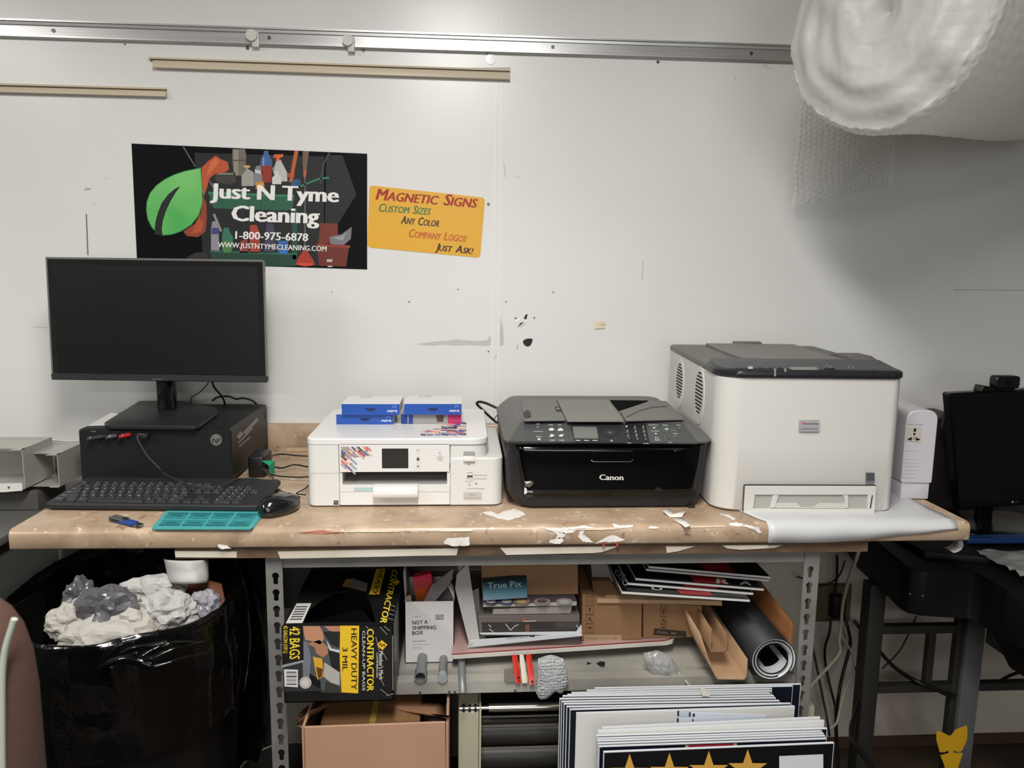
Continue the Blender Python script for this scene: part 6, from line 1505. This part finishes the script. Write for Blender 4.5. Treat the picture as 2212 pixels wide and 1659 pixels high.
# ---------------------------------------------------------------- waste bin with black liner
LIN = mt('bin_liner', '#070707', .16, spec=.6, bump=(16, .6, .01)); BIN = mt('bin_black', '#0c0c0c', .45)
tb_ = thing('waste_bin', (.185, .03, 0), 'big round black waste bin with shiny black liner folded over the rim', 'waste bin')
TC = V3((.185, .03, 0)); RT = .208
p = P(); p.lathe([(.165, .004), (.170, .02), (.2, .70), (.203, .76), (.198, .76), (.195, .70), (.165, .03), (0.002, .03)], TC, BIN, 48, cap=False); p.build('bin_body', tb_, smooth=40)
def liner(u, v):
    a = 2*PI*u
    prof = [(.150, .50), (.186, .62), (.196, .72), (.201, .775), (.207, .785), (.214, .778), (.219, .74), (.2195, .68), (.218, .62), (.214, .57)]
    k = v*(len(prof)-1); i = min(int(k), len(prof)-2); f = k-i
    r = prof[i][0]*(1-f)+prof[i+1][0]*f; z = prof[i][1]*(1-f)+prof[i+1][1]*f
    nn_ = noise.noise(V3((math.cos(a)*2.6, math.sin(a)*2.6, v*3.0)))
    cr = noise.noise(V3((math.cos(a)*11, math.sin(a)*11, v*5)))
    wr = .006 if v > .5 else .009
    r += wr*nn_+.0035*cr*(1 if v > .4 else .6)+.004*math.sin(z*60+a*3)*(.3 if v > .55 else 0)
    z += (.05*max(0, math.sin(a))**1.5 if .12 < v < .9 else .03*max(0, math.sin(a)))+.006*noise.noise(V3((a*2.2, v*2, 3)))
    return V3((TC.x+r*math.cos(a), TC.y+r*math.sin(a), z))
p = P(); p.grid(liner, 160, 44, LIN); p.build('liner', tb_, smooth=60, fix=False)
p = P(); p.tube([at(a, b, 'y', y) for a, b, y in ((218, 1440, -.195), (240, 1431, -.20), (270, 1424, -.202), (300, 1428, -.203), (325, 1436, -.200))], .005, LIN, 10, smooth=4, r1=.009); p.build('liner_tie', tb_, smooth=60)
def ridge(pts, r, r1): 
    q = P(); q.tube([at(a, b, 'y', y) for a, b, y in pts], r, LIN, 8, smooth=5, r1=r1); q.build('liner_fold', tb_, smooth=60)
ridge([(262, 1411, -.196), (290, 1400, -.198), (320, 1396, -.196), (360, 1388, -.186)], .003, .005)
ridge([(300, 1426, -.202), (330, 1405, -.197), (370, 1390, -.188), (420, 1388, -.160)], .005, .003)
ridge([(305, 1440, -.203), (340, 1438, -.200), (390, 1424, -.182), (445, 1410, -.145)], .004, .002)
ridge([(300, 1430, -.204), (335, 1418, -.199), (385, 1400, -.182), (440, 1388, -.150)], .006, .003)
ridge([(285, 1418, -.203), (296, 1410, -.204), (292, 1424, -.206)], .003, .003)
p = P(); p.lathe([(.001, .66), (.08, .67), (.15, .655), (.186, .64)], TC, mt('liner_inner', '#0a0a0a', .4), 32, cap=False); p.build('liner_bottom', tb_)
# waste
TW = mt('tissue_white', '#b2ada5', .8, bump=(60, .2)); TW2 = mt('paper_white2', '#aeaba7', .6, bump=(40, .2)); GP = mt('grey_film_waste', '#4b4a4e', .25, n=(9, '#6a696d', .3, .7)); BRN = mt('brown_card_waste', '#6a3d25', .75)
def sheet_crumple(name, c, rad, m, seed, label, cat, group, fr=2.6, amp=.45):
    rnd_ = random.Random(seed); o_ = V3((rnd_.uniform(0, 40), rnd_.uniform(0, 40), 0))
    def f(v):
        s = v*fr*.62+o_
        r1 = 1-abs(noise.noise(s))*2.2
        r2 = 1-abs(noise.noise(s*2.3+o_))*2.2
        return .76+amp*.5*r1+.06*r2+.14*noise.noise(s*1.9)+rnd_.uniform(-.006, .006)
    p = P(); p.sphere(c, rad, m, 4, f); o = p.build(name, smooth=0); return tag(o, label, cat, group)
def wc(px, py, y): return at(px, py, 'y', y)
GW = 'crumpled waste in the bin'
sheet_crumple('crumpled_tissue', wc(152, 1345, -.055), (.043, .03, .036), TW, 1, 'cream crumpled tissue lowest at the left side of the bin', 'crumpled paper', None)
sheet_crumple('crumpled_tissue', wc(188, 1328, -.045), (.034, .03, .036), TW, 2, 'cream crumpled tissue standing up just left of the grey film', 'crumpled paper', None)
sheet_crumple('crumpled_film', wc(232, 1318, -.055), (.058, .04, .044), GP, 3, 'dark grey crumpled plastic film in the middle of the bin', 'crumpled film', None, 2.4)
sheet_crumple('crumpled_film', wc(172, 1290, .01), (.028, .03, .040), GP, 4, 'small dark grey film piece sticking up at the back left of the bin waste', 'crumpled film', None)
sheet_crumple('crumpled_paper', wc(326, 1283, .02), (.068, .04, .036), TW2, 5, 'large white crumpled paper lying highest in the waste', 'crumpled paper', None, 3.2)
sheet_crumple('crumpled_paper', wc(360, 1322, -.04), (.058, .04, .040), TW2, 6, 'white crumpled paper at the front right of the waste', 'crumpled paper', None, 3.4)
sheet_crumple('crumpled_paper', wc(290, 1345, -.06), (.050, .04, .036), TW, 7, 'cream crumpled paper at the front middle under the grey film', 'crumpled paper', None, 2.4)
sheet_crumple('crumpled_paper', wc(248, 1292, .03), (.030, .03, .022), TW2, 8, 'small white paper peak between the grey film and the highest paper', 'crumpled paper', None)
sheet_crumple('crumpled_film', wc(443, 1306, -.015), (.030, .03, .030), mt('pale_film', '#8f8d92', .25), 9, 'pale crumpled film at the right edge of the waste', 'crumpled film', None, 2.6)
sheet_crumple('crumpled_paper', wc(250, 1380, -.08), (.10, .05, .045), TW, 12, 'broad cream paper lying under the other waste at the bin front', 'crumpled paper', None, 2)
p = P(); v = [wc(398, 1262, .03), wc(432, 1250, .05), wc(478, 1262, .05), wc(486, 1300, .03), wc(478, 1332, .0), wc(420, 1345, -.0)]; p.slab(v, (0, .004, 0), BRN, .001); tag(p.build('cardboard_piece'), 'brown cardboard piece standing in the right of the waste', 'cardboard')
p = P(); v = [wc(268, 1264, .07), wc(330, 1252, .08), wc(332, 1275, .07), wc(270, 1280, .07)]; p.slab(v, (0, .004, 0), BRN, .001); tag(p.build('cardboard_piece'), 'brown cardboard strip showing behind the highest white paper', 'cardboard')
# curled paper cuff
q = P(); n = 28; rows = []
for j in range(9):
    v = j/8; row = []
    for i in range(n+1):
        u = i/n; a = PI*(1.12-u*1.30)
        px = 402-48*math.cos(PI*u)*(1.0-.12*v)+6*v; py = 1207+50*v-7*math.sin(PI*u)*(-.6)+5*math.sin(v*6)*(u-.3)
        row.append(at(px, py, 'y', .045-.045*math.sin(PI*u)-.02*v+.004*noise.noise(V3((u*5, v*3, 1)))))
    rows.append(row)
q.raw([x for r in rows for x in r], [(j*(n+1)+i, j*(n+1)+i+1, (j+1)*(n+1)+i+1, (j+1)*(n+1)+i) for j in range(8) for i in range(n)], TW2)
tag(q.build('paper_cuff', smooth=50, solid=.0015, fix=False), 'curved white paper cuff standing above the waste under the countertop', 'crumpled paper')
# black bag behind and dark bin behind the rack post
p = P(); p.sphere((.275, .335, .41), (.085, .10, .38), mt('black_bag', '#080808', .3, bump=(20, .5, .01)), 5, lambda v: 1+.10*noise.noise(v*2.3)+.04*noise.noise(v*6)); tag(p.build('black_bag', smooth=60), 'black plastic bag bulging on the floor between the bin and the rack post', 'bag')
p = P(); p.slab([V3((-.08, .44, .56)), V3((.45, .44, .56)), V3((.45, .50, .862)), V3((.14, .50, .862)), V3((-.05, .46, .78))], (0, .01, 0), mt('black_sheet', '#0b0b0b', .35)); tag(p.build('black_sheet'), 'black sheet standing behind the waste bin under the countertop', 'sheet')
b2 = thing('small_bin', (.42, .24, 0), 'dark round bin with pale rim behind the rack post', 'bin')
p = P(); p.lathe([(.08, .004), (.098, .24), (.100, .262), (.095, .262), (.092, .24), (.07, .02), (.002, .02)], (.42, .24, 0), mt('small_bin_dark', '#23221e', .5), 40, cap=False); p.build('bin_body', b2)
p = P(); p.tube([(.42+.0995*math.cos(2*PI*i/48), .24+.0995*math.sin(2*PI*i/48), .262) for i in range(49)], .0025, mt('pale_rim', '#77756c', .4), 6, cap=False); p.build('rim', b2)

# ---------------------------------------------------------------- left of the counter
GC = mt('grey_cabinet', '#6a6a66', .5, n=(3, '#5a5a56', .3, .7)); SMt = mt('sheet_metal', '#bdbab3', .4, .15, n=(4, '#aba79f', .3, .7)); SMD = mt('cabinet_side', '#4b4f4b', .6)
cb = thing('metal_cabinet', (-.5, .3, 0), 'grey metal cabinet standing to the left of the countertop', 'cabinet')
p = P(); p.box(-1.3, -.105, -.50, .645, .002, .842, SMD, .003); p.build('body', cb)
p = P(); p.box(-1.32, -.088, -.53, .648, .842, .860, GC, .003); p.build('top_plate', cb)
p = P(); p.box(-.1045, -.099, .36, .372, .05, .84, GC); p.build('side_seam', cb)
db = thing('metal_tray', (-.4, .4, .861), 'dark grey metal tray lying under the folded sheet metal trays', 'tray')
p = P(); p.box(-1.1, -.108, .30, .42, .861, .905, mt('dark_tray', '#54524d', .5), .002); p.build('tray_body', db)
def duct(px_tl, py_tl, px_tr, py_tr, py_b, y, xl, label, tagp=False):
    tr_ = at(px_tr, py_tr, 'y', y); tl_ = at(px_tl, py_tl, 'y', y); zb = at(px_tr, py_b, 'y', y).z; zb = max(zb, .906)
    t = thing('sheet_metal_tray', ((tr_.x+xl)/2, .45, zb), label, 'tray')
    x1 = tr_.x; zt_ = tr_.z; Y1 = y+.12
    q = P(); q.box(x1-.0015, x1, y, Y1, zb, zt_, SMt); q.build('side_wall', t)
    q = P(); q.box(xl, x1-.0015, y+.004, Y1, zb, zb+.0015, SMt); q.slab([V3((x1-.020, y-.004, zb)), V3((x1, y-.004, zb)), V3((x1, y+.004, zb)), V3((x1-.012, y+.004, zb))], (0, 0, .0015)); q.build('floor_plate', t)
    q = P(); q.box(xl, x1-.0015, y+.01, Y1-.03, zt_-.0015, zt_, SMt); q.slab([V3((x1-.022, y-.006, zt_-.0015)), V3((x1, y-.006, zt_-.0015)), V3((x1, y+.01, zt_-.0015)), V3((x1-.014, y+.01, zt_-.0015))], (0, 0, .0015)); q.build('top_plate', t)
    q = P(); q.box(xl, x1-.0015, Y1-.0015, Y1, zb, zt_, SMt); q.build('rear_wall', t)
    return t, x1, zb, zt_
t, x1, zb, zt_ = duct(50, 972, 124, 981, 1052, .30, -.130, 'open folded sheet metal tray nearest the computer')
t, x1, zb, zt_ = duct(-120, 955, 48, 970, 1056, .27, -.6, 'open folded sheet metal tray with a white tag, furthest left')
q = P(); q.slab([at(x, y, 'y', .262) for x, y in ((-60, 1046), (48, 1044), (48, 1060), (12, 1063), (-60, 1066))], (0, .002, 0), mt('tag_white', '#d9d7d2', .5)); tg = q.build('white_tag', t)
A = Art(plane('y', .262), .0005); A.circ(19, 1053, 2.6, '#55524e', 0, 12); A.build('tag_screw', tg)
cable([(-60, 950, .64), (40, 949, .64), (110, 950, .64), (150, 953, .64), (178, 952, .64), (200, 955, .645)], .0028, mt('white_cable', '#d6d3cc', .5), 'white cable running along the wall above the sheet metal trays')
cable([(28, 1190, .25), (24, 1215, .25), (14, 1245, .25), (20, 1268, .25), (40, 1285, .25)], .0025, CAB, 'dark cable hanging beside the grey cabinet side')
p = P(); p.slab([at(x, y, 'y', .2) for x, y in ((80, 1236), (112, 1214), (116, 1218), (82, 1243))], (0, .01, 0), mt('grey_strap', '#6d6c66', .5)); tag(p.build('metal_strap'), 'short grey metal strap leaning behind the waste bin liner', 'strap')
p = P(); p.slab([at(x, y, 'y', .52) for x, y in ((148, 1188), (235, 1188), (228, 1193), (152, 1214))], (0, .006, 0), mt('pale_panel', '#a19e97', .6)); tag(p.build('pale_panel'), 'pale panel piece under the left end of the countertop', 'panel')
# chair back close to the camera
ch = thing('upholstered_chair', (.02, -.62, 0), 'reddish brown padded chair back with pale piping at the left', 'chair')
CHM_ = mt('chair_fabric', '#56382f', .9, n=(3, '#4a362c', .3, .7), bump=(90, .3))
p = P(); rings = []
for z_, g in ((.52, .02), (.54, .004), (.70, .0), (.96, .0), (1.0, .003), (1.03, .010), (1.05, .020), (1.062, .034), (1.070, .055)):
    rings.append([(x, y, z_) for x, y in rrect(-.10+g, .385-g*.9, -.67+min(g, .025), -.59-min(g, .025), .0385-min(g, .025), 8)])
p.loft(rings, CHM_); p.build('backrest', ch, smooth=60)
p = P(); p.tube([at(a, b, 'y', -.664) for a, b in ((31, 1337), (24, 1360), (16, 1385), (10, 1410), (6, 1440), (4, 1480), (4, 1560), (5, 1660), (8, 1760))], .0032, mt('chair_piping', '#a9b0a4', .5), 8, smooth=4); p.build('piping', ch, smooth=60)
p = P(); p.loft([[(x, y, z_) for x, y in rrect(-.12+g, .43-g, -1.08+g, -.60-g, .05)] for z_, g in ((.42, .02), (.44, 0), (.49, 0), (.51, .02))], CHM_); p.build('seat', ch)
for x in (-.09, .395):
    for y in (-1.04, -.62):
        p = P(); p.cyl((x, y, .001), (x, y, .43 if y < -.7 else .56), .014, mt('chair_leg', '#2a2622', .4), 14); p.build('leg', ch)

# ---------------------------------------------------------------- right: black desk, monitor, tower
DB = mt('desk_black', '#070708', .55, spec=.25); LGR = mt('leg_grey', '#5d6060', .5, n=(8, '#525555', .3, .7)); LDK = mt('leg_dark', '#25241f', .6)
dk = thing('black_desk', (2.3, .3, 0), 'black desk on grey steel legs at the right of the countertop', 'desk')
out_ = [(1.885, .62), (1.862, .52), (1.834, .41), (1.803, .165), (1.808, .145), (1.832, .128), (1.934, .122), (1.945, .10), (1.935, .02), (1.945, -.03), (2.0, -.06), (3.0, -.06), (3.0, .62)]
p = P(); p.prism(out_, 'z', .660, .765, DB, .006); p.build('desk_body', dk)
p = P(); p.prism([(1.90, .63), (1.87, .40), (1.87, .20), (1.99, .16), (3.0, .12), (3.0, .63)], 'z', .7655, .782, DB, .003); p.build('desk_top', dk)
a = at(2093, 1333, 'y', .30); b = at(2134, 1333, 'y', .30)
def leg(x0, x1, y0, y1, m, z=.659):
    q = P(); q.box(x0, x1, y0, y1, .001, z, m, .002); q.build('leg', dk)
leg(2.066, 2.113, .30, .335, LGR); leg(2.048, 2.0655, .31, .33, LDK); leg(1.812, 1.852, .30, .34, LDK)
leg(2.9, 2.94, .30, .34, LGR)
for (x0, x1, z0, z1) in ((1.8525, 2.0475, .528, .548), (1.8525, 2.0475, .372, .392), (2.1135, 2.899, .372, .392)):
    q = P(); q.box(x0, x1, .31, .33, z0, z1, LDK); q.build('crossbar', dk)
q = P(); q.box(1.978, 1.996, .312, .328, .3925, .5275, LDK); q.build('strut', dk)
for px, py in ((1966, 1283), (1993, 1287), (2113, 1290)):
    c = at(px, py, 'y', .12); q = P(); q.cyl((c.x, .1210, c.z), (c.x, .1195, c.z), .0018, mt('rivet', '#c9c9c9', .3, .8), 10); q.build('rivet', dk) if px < 2000 else q.bm.free()
cl = P(); a = at(2140, 1345, 'y', .2); cl.box(a.x-.01, a.x+.05, .10, .2, .560, .659, mt('clamp_green', '#2c332e', .5), .004); tag(cl.build('clamp'), 'dark greenish clamp block under the black desk beside the grey leg', 'clamp')
p = P(); p.hexa([V3((2.00, -.05, .575)), V3((2.4, -.05, .575)), V3((2.4, .06, .575)), V3((1.99, .06, .575)), V3((1.955, -.055, .659)), V3((2.4, -.055, .659)), V3((2.4, .08, .659)), V3((1.95, .08, .659))], DB, .006); tag(p.build('desk_drawer'), 'black shallow drawer box hanging under the front of the black desk', 'drawer')
mr_ = thing('monitor', (2.15, .35, .783), 'black monitor with webcam on the black desk at the right', 'monitor')
MB_ = mt('monitor_black', '#060708', .22)
my2 = .345
c = [at(x, y, 'y', my2) for x, y in ((2072, 1101), (2300, 1086), (2310, 836), (2050, 850))]
p = P(); p.slab(c, (0, .03, 0), MB_, .004); p.build('housing', mr_)
sc = [at(x, y, 'y', my2-.0008) for x, y in ((2080, 1088), (2300, 1075), (2305, 845), (2058, 860))]
p = P(); p.slab(sc, (0, .0006, 0), mt('screen_black', '#050506', .1)); p.build('screen', mr_)
A = Art(plane('y', my2), .0006); A.circ(2187, 1084, 2.4, '#8b8b8b', 0, 12); A.text('LG', 2192, 1086, 2200, 1085.5, 4, '#4a4a4a', 1); A.build('badge', mr_)
p = P(); p.box(2.118, 2.155, .375, .395, .79, .95, MB_, .003); p.build('stem', mr_)
p = P(); p.prism(rrect(2.02, 2.28, .28, .46, .04), 'z', .7825, .792, MB_, .002); p.build('base', mr_)
wb = thing('webcam', (2.15, .35, 1.14), 'black webcam perched on top of the right-hand monitor', 'webcam')
a = at(2141, 837, 'y', .35); b = at(2197, 811, 'y', .35)
p = P(); p.loft([[(x, y, z) for x, z in rrect(a.x+g, b.x-g, a.z+g, b.z-g, .008)] for y, g in ((.335, .003), (.338, 0), (.358, 0), (.361, .003))], mt('webcam_black', '#0c0c0d', .4)); p.build('head', wb)
p = P(); p.cyl(((a.x+b.x)/2, .334, (a.z+b.z)/2), ((a.x+b.x)/2, .3375, (a.z+b.z)/2), .008, mt('screen_black', '#050506', .1), 20); p.build('lens', wb)
p = P(); tz = c[3].z+.003
p.box(a.x+.012, a.x+.034, .34, .356, tz+.004, a.z+.002, MB_, .001); p.slab([at(x, y, 'y', .345) for x, y in ((2119, 846), (2124, 833), (2150, 837), (2192, 838), (2196, 846))], (0, .03, 0), MB_, .001); p.build('clip', wb)
tw = thing('black_tower', (2.02, .45, .783), 'plain black box standing between the white power unit and the monitor', 'computer')
a = at(2001, 923, 'y', .43)
p = P(); p.box(a.x+.012, a.x+.14, .475, .62, .783, a.z+.015, mt('tower_black', '#1e1c1b', .5), .003); p.build('case', tw)
p = P(); p.slab([at(x, y, 'y', .40) for x, y in ((2036, 925), (2040, 905), (2056, 850), (2080, 850), (2080, 925))], (0, .01, 0), mt('tower_black', '#1e1c1b', .5)); tag(p.build('black_case'), 'thin black upright case edge jutting out beside the right-hand monitor', 'case')
p = P(); v = [at(x, y, 'z', .79) for x, y in ((2088, 1176), (2300, 1176), (2300, 1160), (2088, 1166))]; p.slab(v, (0, 0, .012), mt('blue_binder', '#0f2b55', .4), .003); tag(p.build('blue_folder'), 'dark blue folder lying on the black desk below the monitor', 'folder')
def bag(u, v):
    x = 1.985+.45*u; y = -.04+.155*v+(.09*(1-u))
    z = .784+.014*abs(noise.noise(V3((u*6, v*5, 2))))+.01*math.sin(PI*v)*u+.004*noise.noise(V3((u*18, v*14, 5)))
    return V3((x, y, z))
p = P(); p.grid(bag, 50, 20, mt('clear_bag', '#8f948f', .2, n=(8, '#6f746f', .3, .7), alpha=.8)); tag(p.build('plastic_bag', smooth=40), 'crinkled clear plastic bag lying on the front of the black desk', 'bag')

# wood block, plugs and cables on the wall under the counter's right end
wbk = P(); a = at(1757, 1265, 'y', YW-.02); b = at(1835, 1342, 'y', YW-.02)
wbk.box(a.x-.02, b.x, YW-.02, YW-.0005, b.z, a.z, mt('wall_wood_block', '#6d5d3f', .7, n=(8, '#5d4e34', .3, .7)), .001); tag(wbk.build('wood_block'), 'yellowish brown wood block on the wall behind the rack', 'wood block')
pl = thing('power_plug', at(1808, 1310, 'y', .62), 'black plug plugged in over the wood block', 'plug')
a = at(1799, 1288, 'y', .61); b = at(1823, 1336, 'y', .61); p = P(); p.box(a.x, b.x, .60, YW-.021, b.z, a.z, mt('plug_black', '#0f0f0f', .4), .005); p.build('body', pl)
cable([(1858, 1176, .10), (1852, 1200, .12), (1840, 1232, .2), (1828, 1270, .3), (1820, 1310, .38), (1817, 1350, .42), (1813, 1385, .43), (1814, 1410, .43), (1790, 1440, .40), (1760, 1472, .35), (1742, 1498, .32), (1740, 1520, .32), (1750, 1545, .34)], .0042, CAW, 'thick cream cable hanging from the counter and curving to the left')
cable([(1817, 1352, .45), (1818, 1372, .45), (1832, 1396, .45), (1844, 1420, .45), (1842, 1455, .45), (1826, 1490, .45), (1815, 1530, .43), (1808, 1560, .40), (1796, 1572, .38)], .0033, CAW, 'cream cable bowing right and down to the floor stack')
cable([(1808, 1200, .58), (1808, 1240, .6), (1802, 1290, .6)], .0036, CAB, 'black cable dropping to the plug from the countertop')
cable([(1825, 1212, .6), (1815, 1240, .62), (1800, 1255, .63), (1780, 1264, .63), (1755, 1262, .63), (1735, 1250, .62), (1722, 1246, .6)], .0022, CAB, 'thin black cable looping left above the wood block')
cable([(1795, 1335, .61), (1792, 1365, .6), (1782, 1400, .6), (1784, 1440, .6), (1795, 1490, .58), (1804, 1530, .56), (1806, 1600, .5)], .0036, CAB, 'black cable bowing left from the plug to the floor')
cable([(1825, 1335, .61), (1834, 1365, .6), (1836, 1395, .6), (1822, 1450, .58), (1812, 1500, .56), (1806, 1560, .5), (1810, 1659, .4)], .0048, CAB, 'thickest black cable bowing right from the plug to the floor')
cable([(1752, 1385, .6), (1762, 1430, .58), (1776, 1500, .55), (1786, 1550, .52), (1792, 1590, .48)], .003, CAB, 'thin black cable slanting down just right of the wooden plank')
cable([(1845, 1340, .60), (1862, 1362, .58), (1890, 1395, .50), (1922, 1432, .40), (1950, 1455, .34), (1985, 1474, .30), (2020, 1488, .295), (2045, 1500, .295), (2062, 1502, .30)], .0052, CAB, 'thick black cable crossing diagonally in front of the desk crossbars')
cable([(1980, 1330, .5), (1966, 1362, .5), (1955, 1385, .5), (1940, 1410, .5), (1905, 1445, .5)], .0022, CAB, 'thin dark cable bending behind the desk crossbars')
cable([(2150, 1478, .34), (2180, 1460, .36), (2212, 1450, .38), (2300, 1430, .4)], .004, CAB, 'black cable rising to the right behind the grey desk leg')
cable([(1852, 1440, .38), (1860, 1500, .34), (1840, 1575, .2), (1850, 1610, .1), (1880, 1650, .0), (1900, 1700, -.1)], .007, CAB, 'fat black hose lying on the floor beside the dark desk leg')
cable([(1738, 1532, .36), (1752, 1552, .36), (1765, 1575, .34)], .003, mt('red_cable', '#5a2420', .5), 'dark red cable end behind the sign boards')
p = P(); rndc = random.Random(5)
for k in range(5):
    x = 1.66+.06*k; q = P(); q.tube([V3((x+rndc.uniform(-.05, .05), .1+rndc.uniform(-.15, .3), .007+.004*k)) for _ in range(5)], .005, CAB, 8, smooth=6); tag(q.build('cable', smooth=60), 'black cable lying loose on the floor behind the sign boards', 'cable', 'loose cables on the floor')
p.bm.free()
# butterfly shaped sticky trap
bt = thing('sticky_trap', at(2052, 1659, 'y', .22), 'yellow butterfly shaped sticky trap standing before the grey desk leg', 'insect trap')
YT2 = mt('trap_yellow', '#c79a18', .5, n=(12, '#b88a14', .3, .7))
bf = [(2023, 1580), (2034, 1581), (2044, 1586), (2050, 1590), (2056, 1588), (2064, 1577), (2076, 1572), (2089, 1568), (2090, 1585), (2088, 1600), (2083, 1611), (2078, 1622), (2070, 1625), (2060, 1621), (2060, 1627), (2080, 1627), (2074, 1645), (2066, 1668), (2060, 1690), (2050, 1690), (2044, 1668), (2038, 1648), (2031, 1632), (2049, 1628), (2049, 1621), (2040, 1625), (2030, 1625), (2026, 1610), (2023, 1598)]
p = P(); p.slab([at(x, y, 'y', .22) for x, y in bf], (0, .0012, 0), YT2); p.build('trap_card', bt)
c = at(2055, 1685, 'y', .222); p = P(); p.cyl((c.x, .222, .001), (c.x, .222, c.z), .0025, YT2, 8); p.build('stake', bt)
p = P(); p.lathe([(.02, .001), (.03, .002), (.03, .01), (.004, .012)], (c.x, .222, 0), YT2, 20); p.build('foot', bt)
# panel joints on the lower wall
A = Art(plane('y', YW-.004), .0004)
A.line([(1950, 1290), (2100, 1288)], 1.2, '#aaa59c'); A.line([(1942, 1330), (1930, 1480), (1920, 1577)], 2, '#b3ada2'); A.build('lower_wall_joint', wall)
p = P(); p.box(1.9, 3.29, YW-.014, YW-.0005, .0, .03, mt('skirting_brown', '#4a3426', .7)); o = p.build('baseboard_back'); o['kind'] = 'structure'
p = P(); p.slab([at(x, y, 'z', .012) for x, y in ((2118, 1589), (2230, 1582), (2230, 1590), (2130, 1599))], (0, 0, -.01), mt('pale_lath', '#7d756a', .6)); tag(p.build('wood_lath'), 'pale strip of wood lying on the floor near the back wall', 'strip')

# ---------------------------------------------------------------- hanging bubble wrap roll
BWR = bubble_mat('bubble_wrap_roll', '#dedcd7', 1.0, .42, 48, 0, .28)
_nt = BWR.node_tree; _tr = _nt.nodes.new('ShaderNodeBsdfTranslucent'); _tr.inputs[0].default_value = (.86, .86, .83, 1); _mx = _nt.nodes.new('ShaderNodeMixShader'); _mx.inputs[0].default_value = .55
_nt.links.new(_nt.nodes['Principled BSDF'].outputs[0], _mx.inputs[1]); _nt.links.new(_tr.outputs[0], _mx.inputs[2]); _nt.links.new(_mx.outputs[0], _nt.nodes['Material Output'].inputs[0])
br = thing('bubble_wrap_roll', (1.9, .2, 1.67), 'large white roll of bubble wrap hanging above the right end of the counter', 'bubble wrap')
ax_ = V3((.87, .49, .085)).normalized(); sd_ = V3((-ax_.y, ax_.x, 0)).normalized(); C0 = V3((1.585, .03, 1.870)); RB_ = .192
def rollsurf(u, v):
    a = 2*PI*u
    # v: 0..0.45 end face from core to rim, then along the body
    if v < .42:
        t = v/.42; r = .001+(RB_-.001)*t; s = -.030*math.sin(PI*t)+.022*max(0, 1-t*4)+.0022*math.sin(t*30+a)
        s += .020*noise.noise(V3((math.cos(a)*1.3*t*2, math.sin(a)*1.3*t*2, 4)))
    elif v < .52:
        t = (v-.42)/.10; r = RB_+.010*math.sin(t*PI/2); s = -.0+.022*t
    else:
        t = (v-.52)/.48; r = RB_+.010-.003*t; s = .022+.73*t
    r *= 1+.05*noise.noise(V3((math.cos(a)*1.2, math.sin(a)*1.2, s*3+7)))+.008*noise.noise(V3((math.cos(a)*5, math.sin(a)*5, s*9+2)))
    r *= 1+.05*max(0, -math.sin(a))
    # bubbles
    if v > .40: r += .0022*max(0, math.sin(s*2*PI/.022)*math.sin(a*54+(math.floor(s/.011) % 2)*PI/2))
    return C0+ax_*s+sd_*(r*math.cos(a))+V3((0, 0, r*math.sin(a)))
p = P(); p.grid(rollsurf, 300, 170, BWR); p.build('wound_wrap', br, smooth=70, fix=False)
p = P(); e = C0+ax_*.752; p.cyl(e-ax_*.01, e, RB_*.99, BWR, 48); p.build('far_end', br)
for s in (.12, .6):
    c = C0+ax_*s; p = P(); p.box(c.x-.02, c.x+.02, c.y-.002, c.y+.002, c.z+RB_*.9, 2.5995, mt('hanging_strap', '#3a3836', .7)); p.build('hanging_strap', br)
BWS = bubble_mat('bubble_wrap_sheet', '#e4e3df', .30, .12, 60, 0, .5)
bs = P()
L0, L1_, R0_, R1_ = at(1747, 60, 'y', .60), at(1712, 432, 'y', .60), at(1960, 60, 'y', .60), at(1935, 400, 'y', .60)
def sheet(u, v):
    a = L0*(1-v)+L1_*v; b = R0_*(1-v)+R1_*v
    w = a*(1-u)+b*u
    zc = .018*u*(1 if v > .5 else 0)
    w = V3((w.x+.006*noise.noise(V3((u*2, v*7, 1)))+.004*noise.noise(V3((u*3, v*20, 1))), .60+.014*math.sin(u*7+v*2)-.010*(1-u)*v+.006*noise.noise(V3((u*6, v*9, 3))), w.z-.014*(1-u)*max(0, v-.8)*5+zc*0))
    k = int(u*20); h = max(0, math.sin(u*PI*20)*math.sin(v*PI*30+(k % 2)*PI/2))
    w.y -= .006*abs(math.sin(u*PI*20)*math.sin(v*PI*30+(k % 2)*PI/2))
    return w
bs.grid(sheet, 120, 180, BWS)
tag(bs.build('bubble_wrap_sheet', smooth=60, fix=False), 'clear bubble wrap tail hanging in front of the wall beneath the roll', 'bubble wrap')
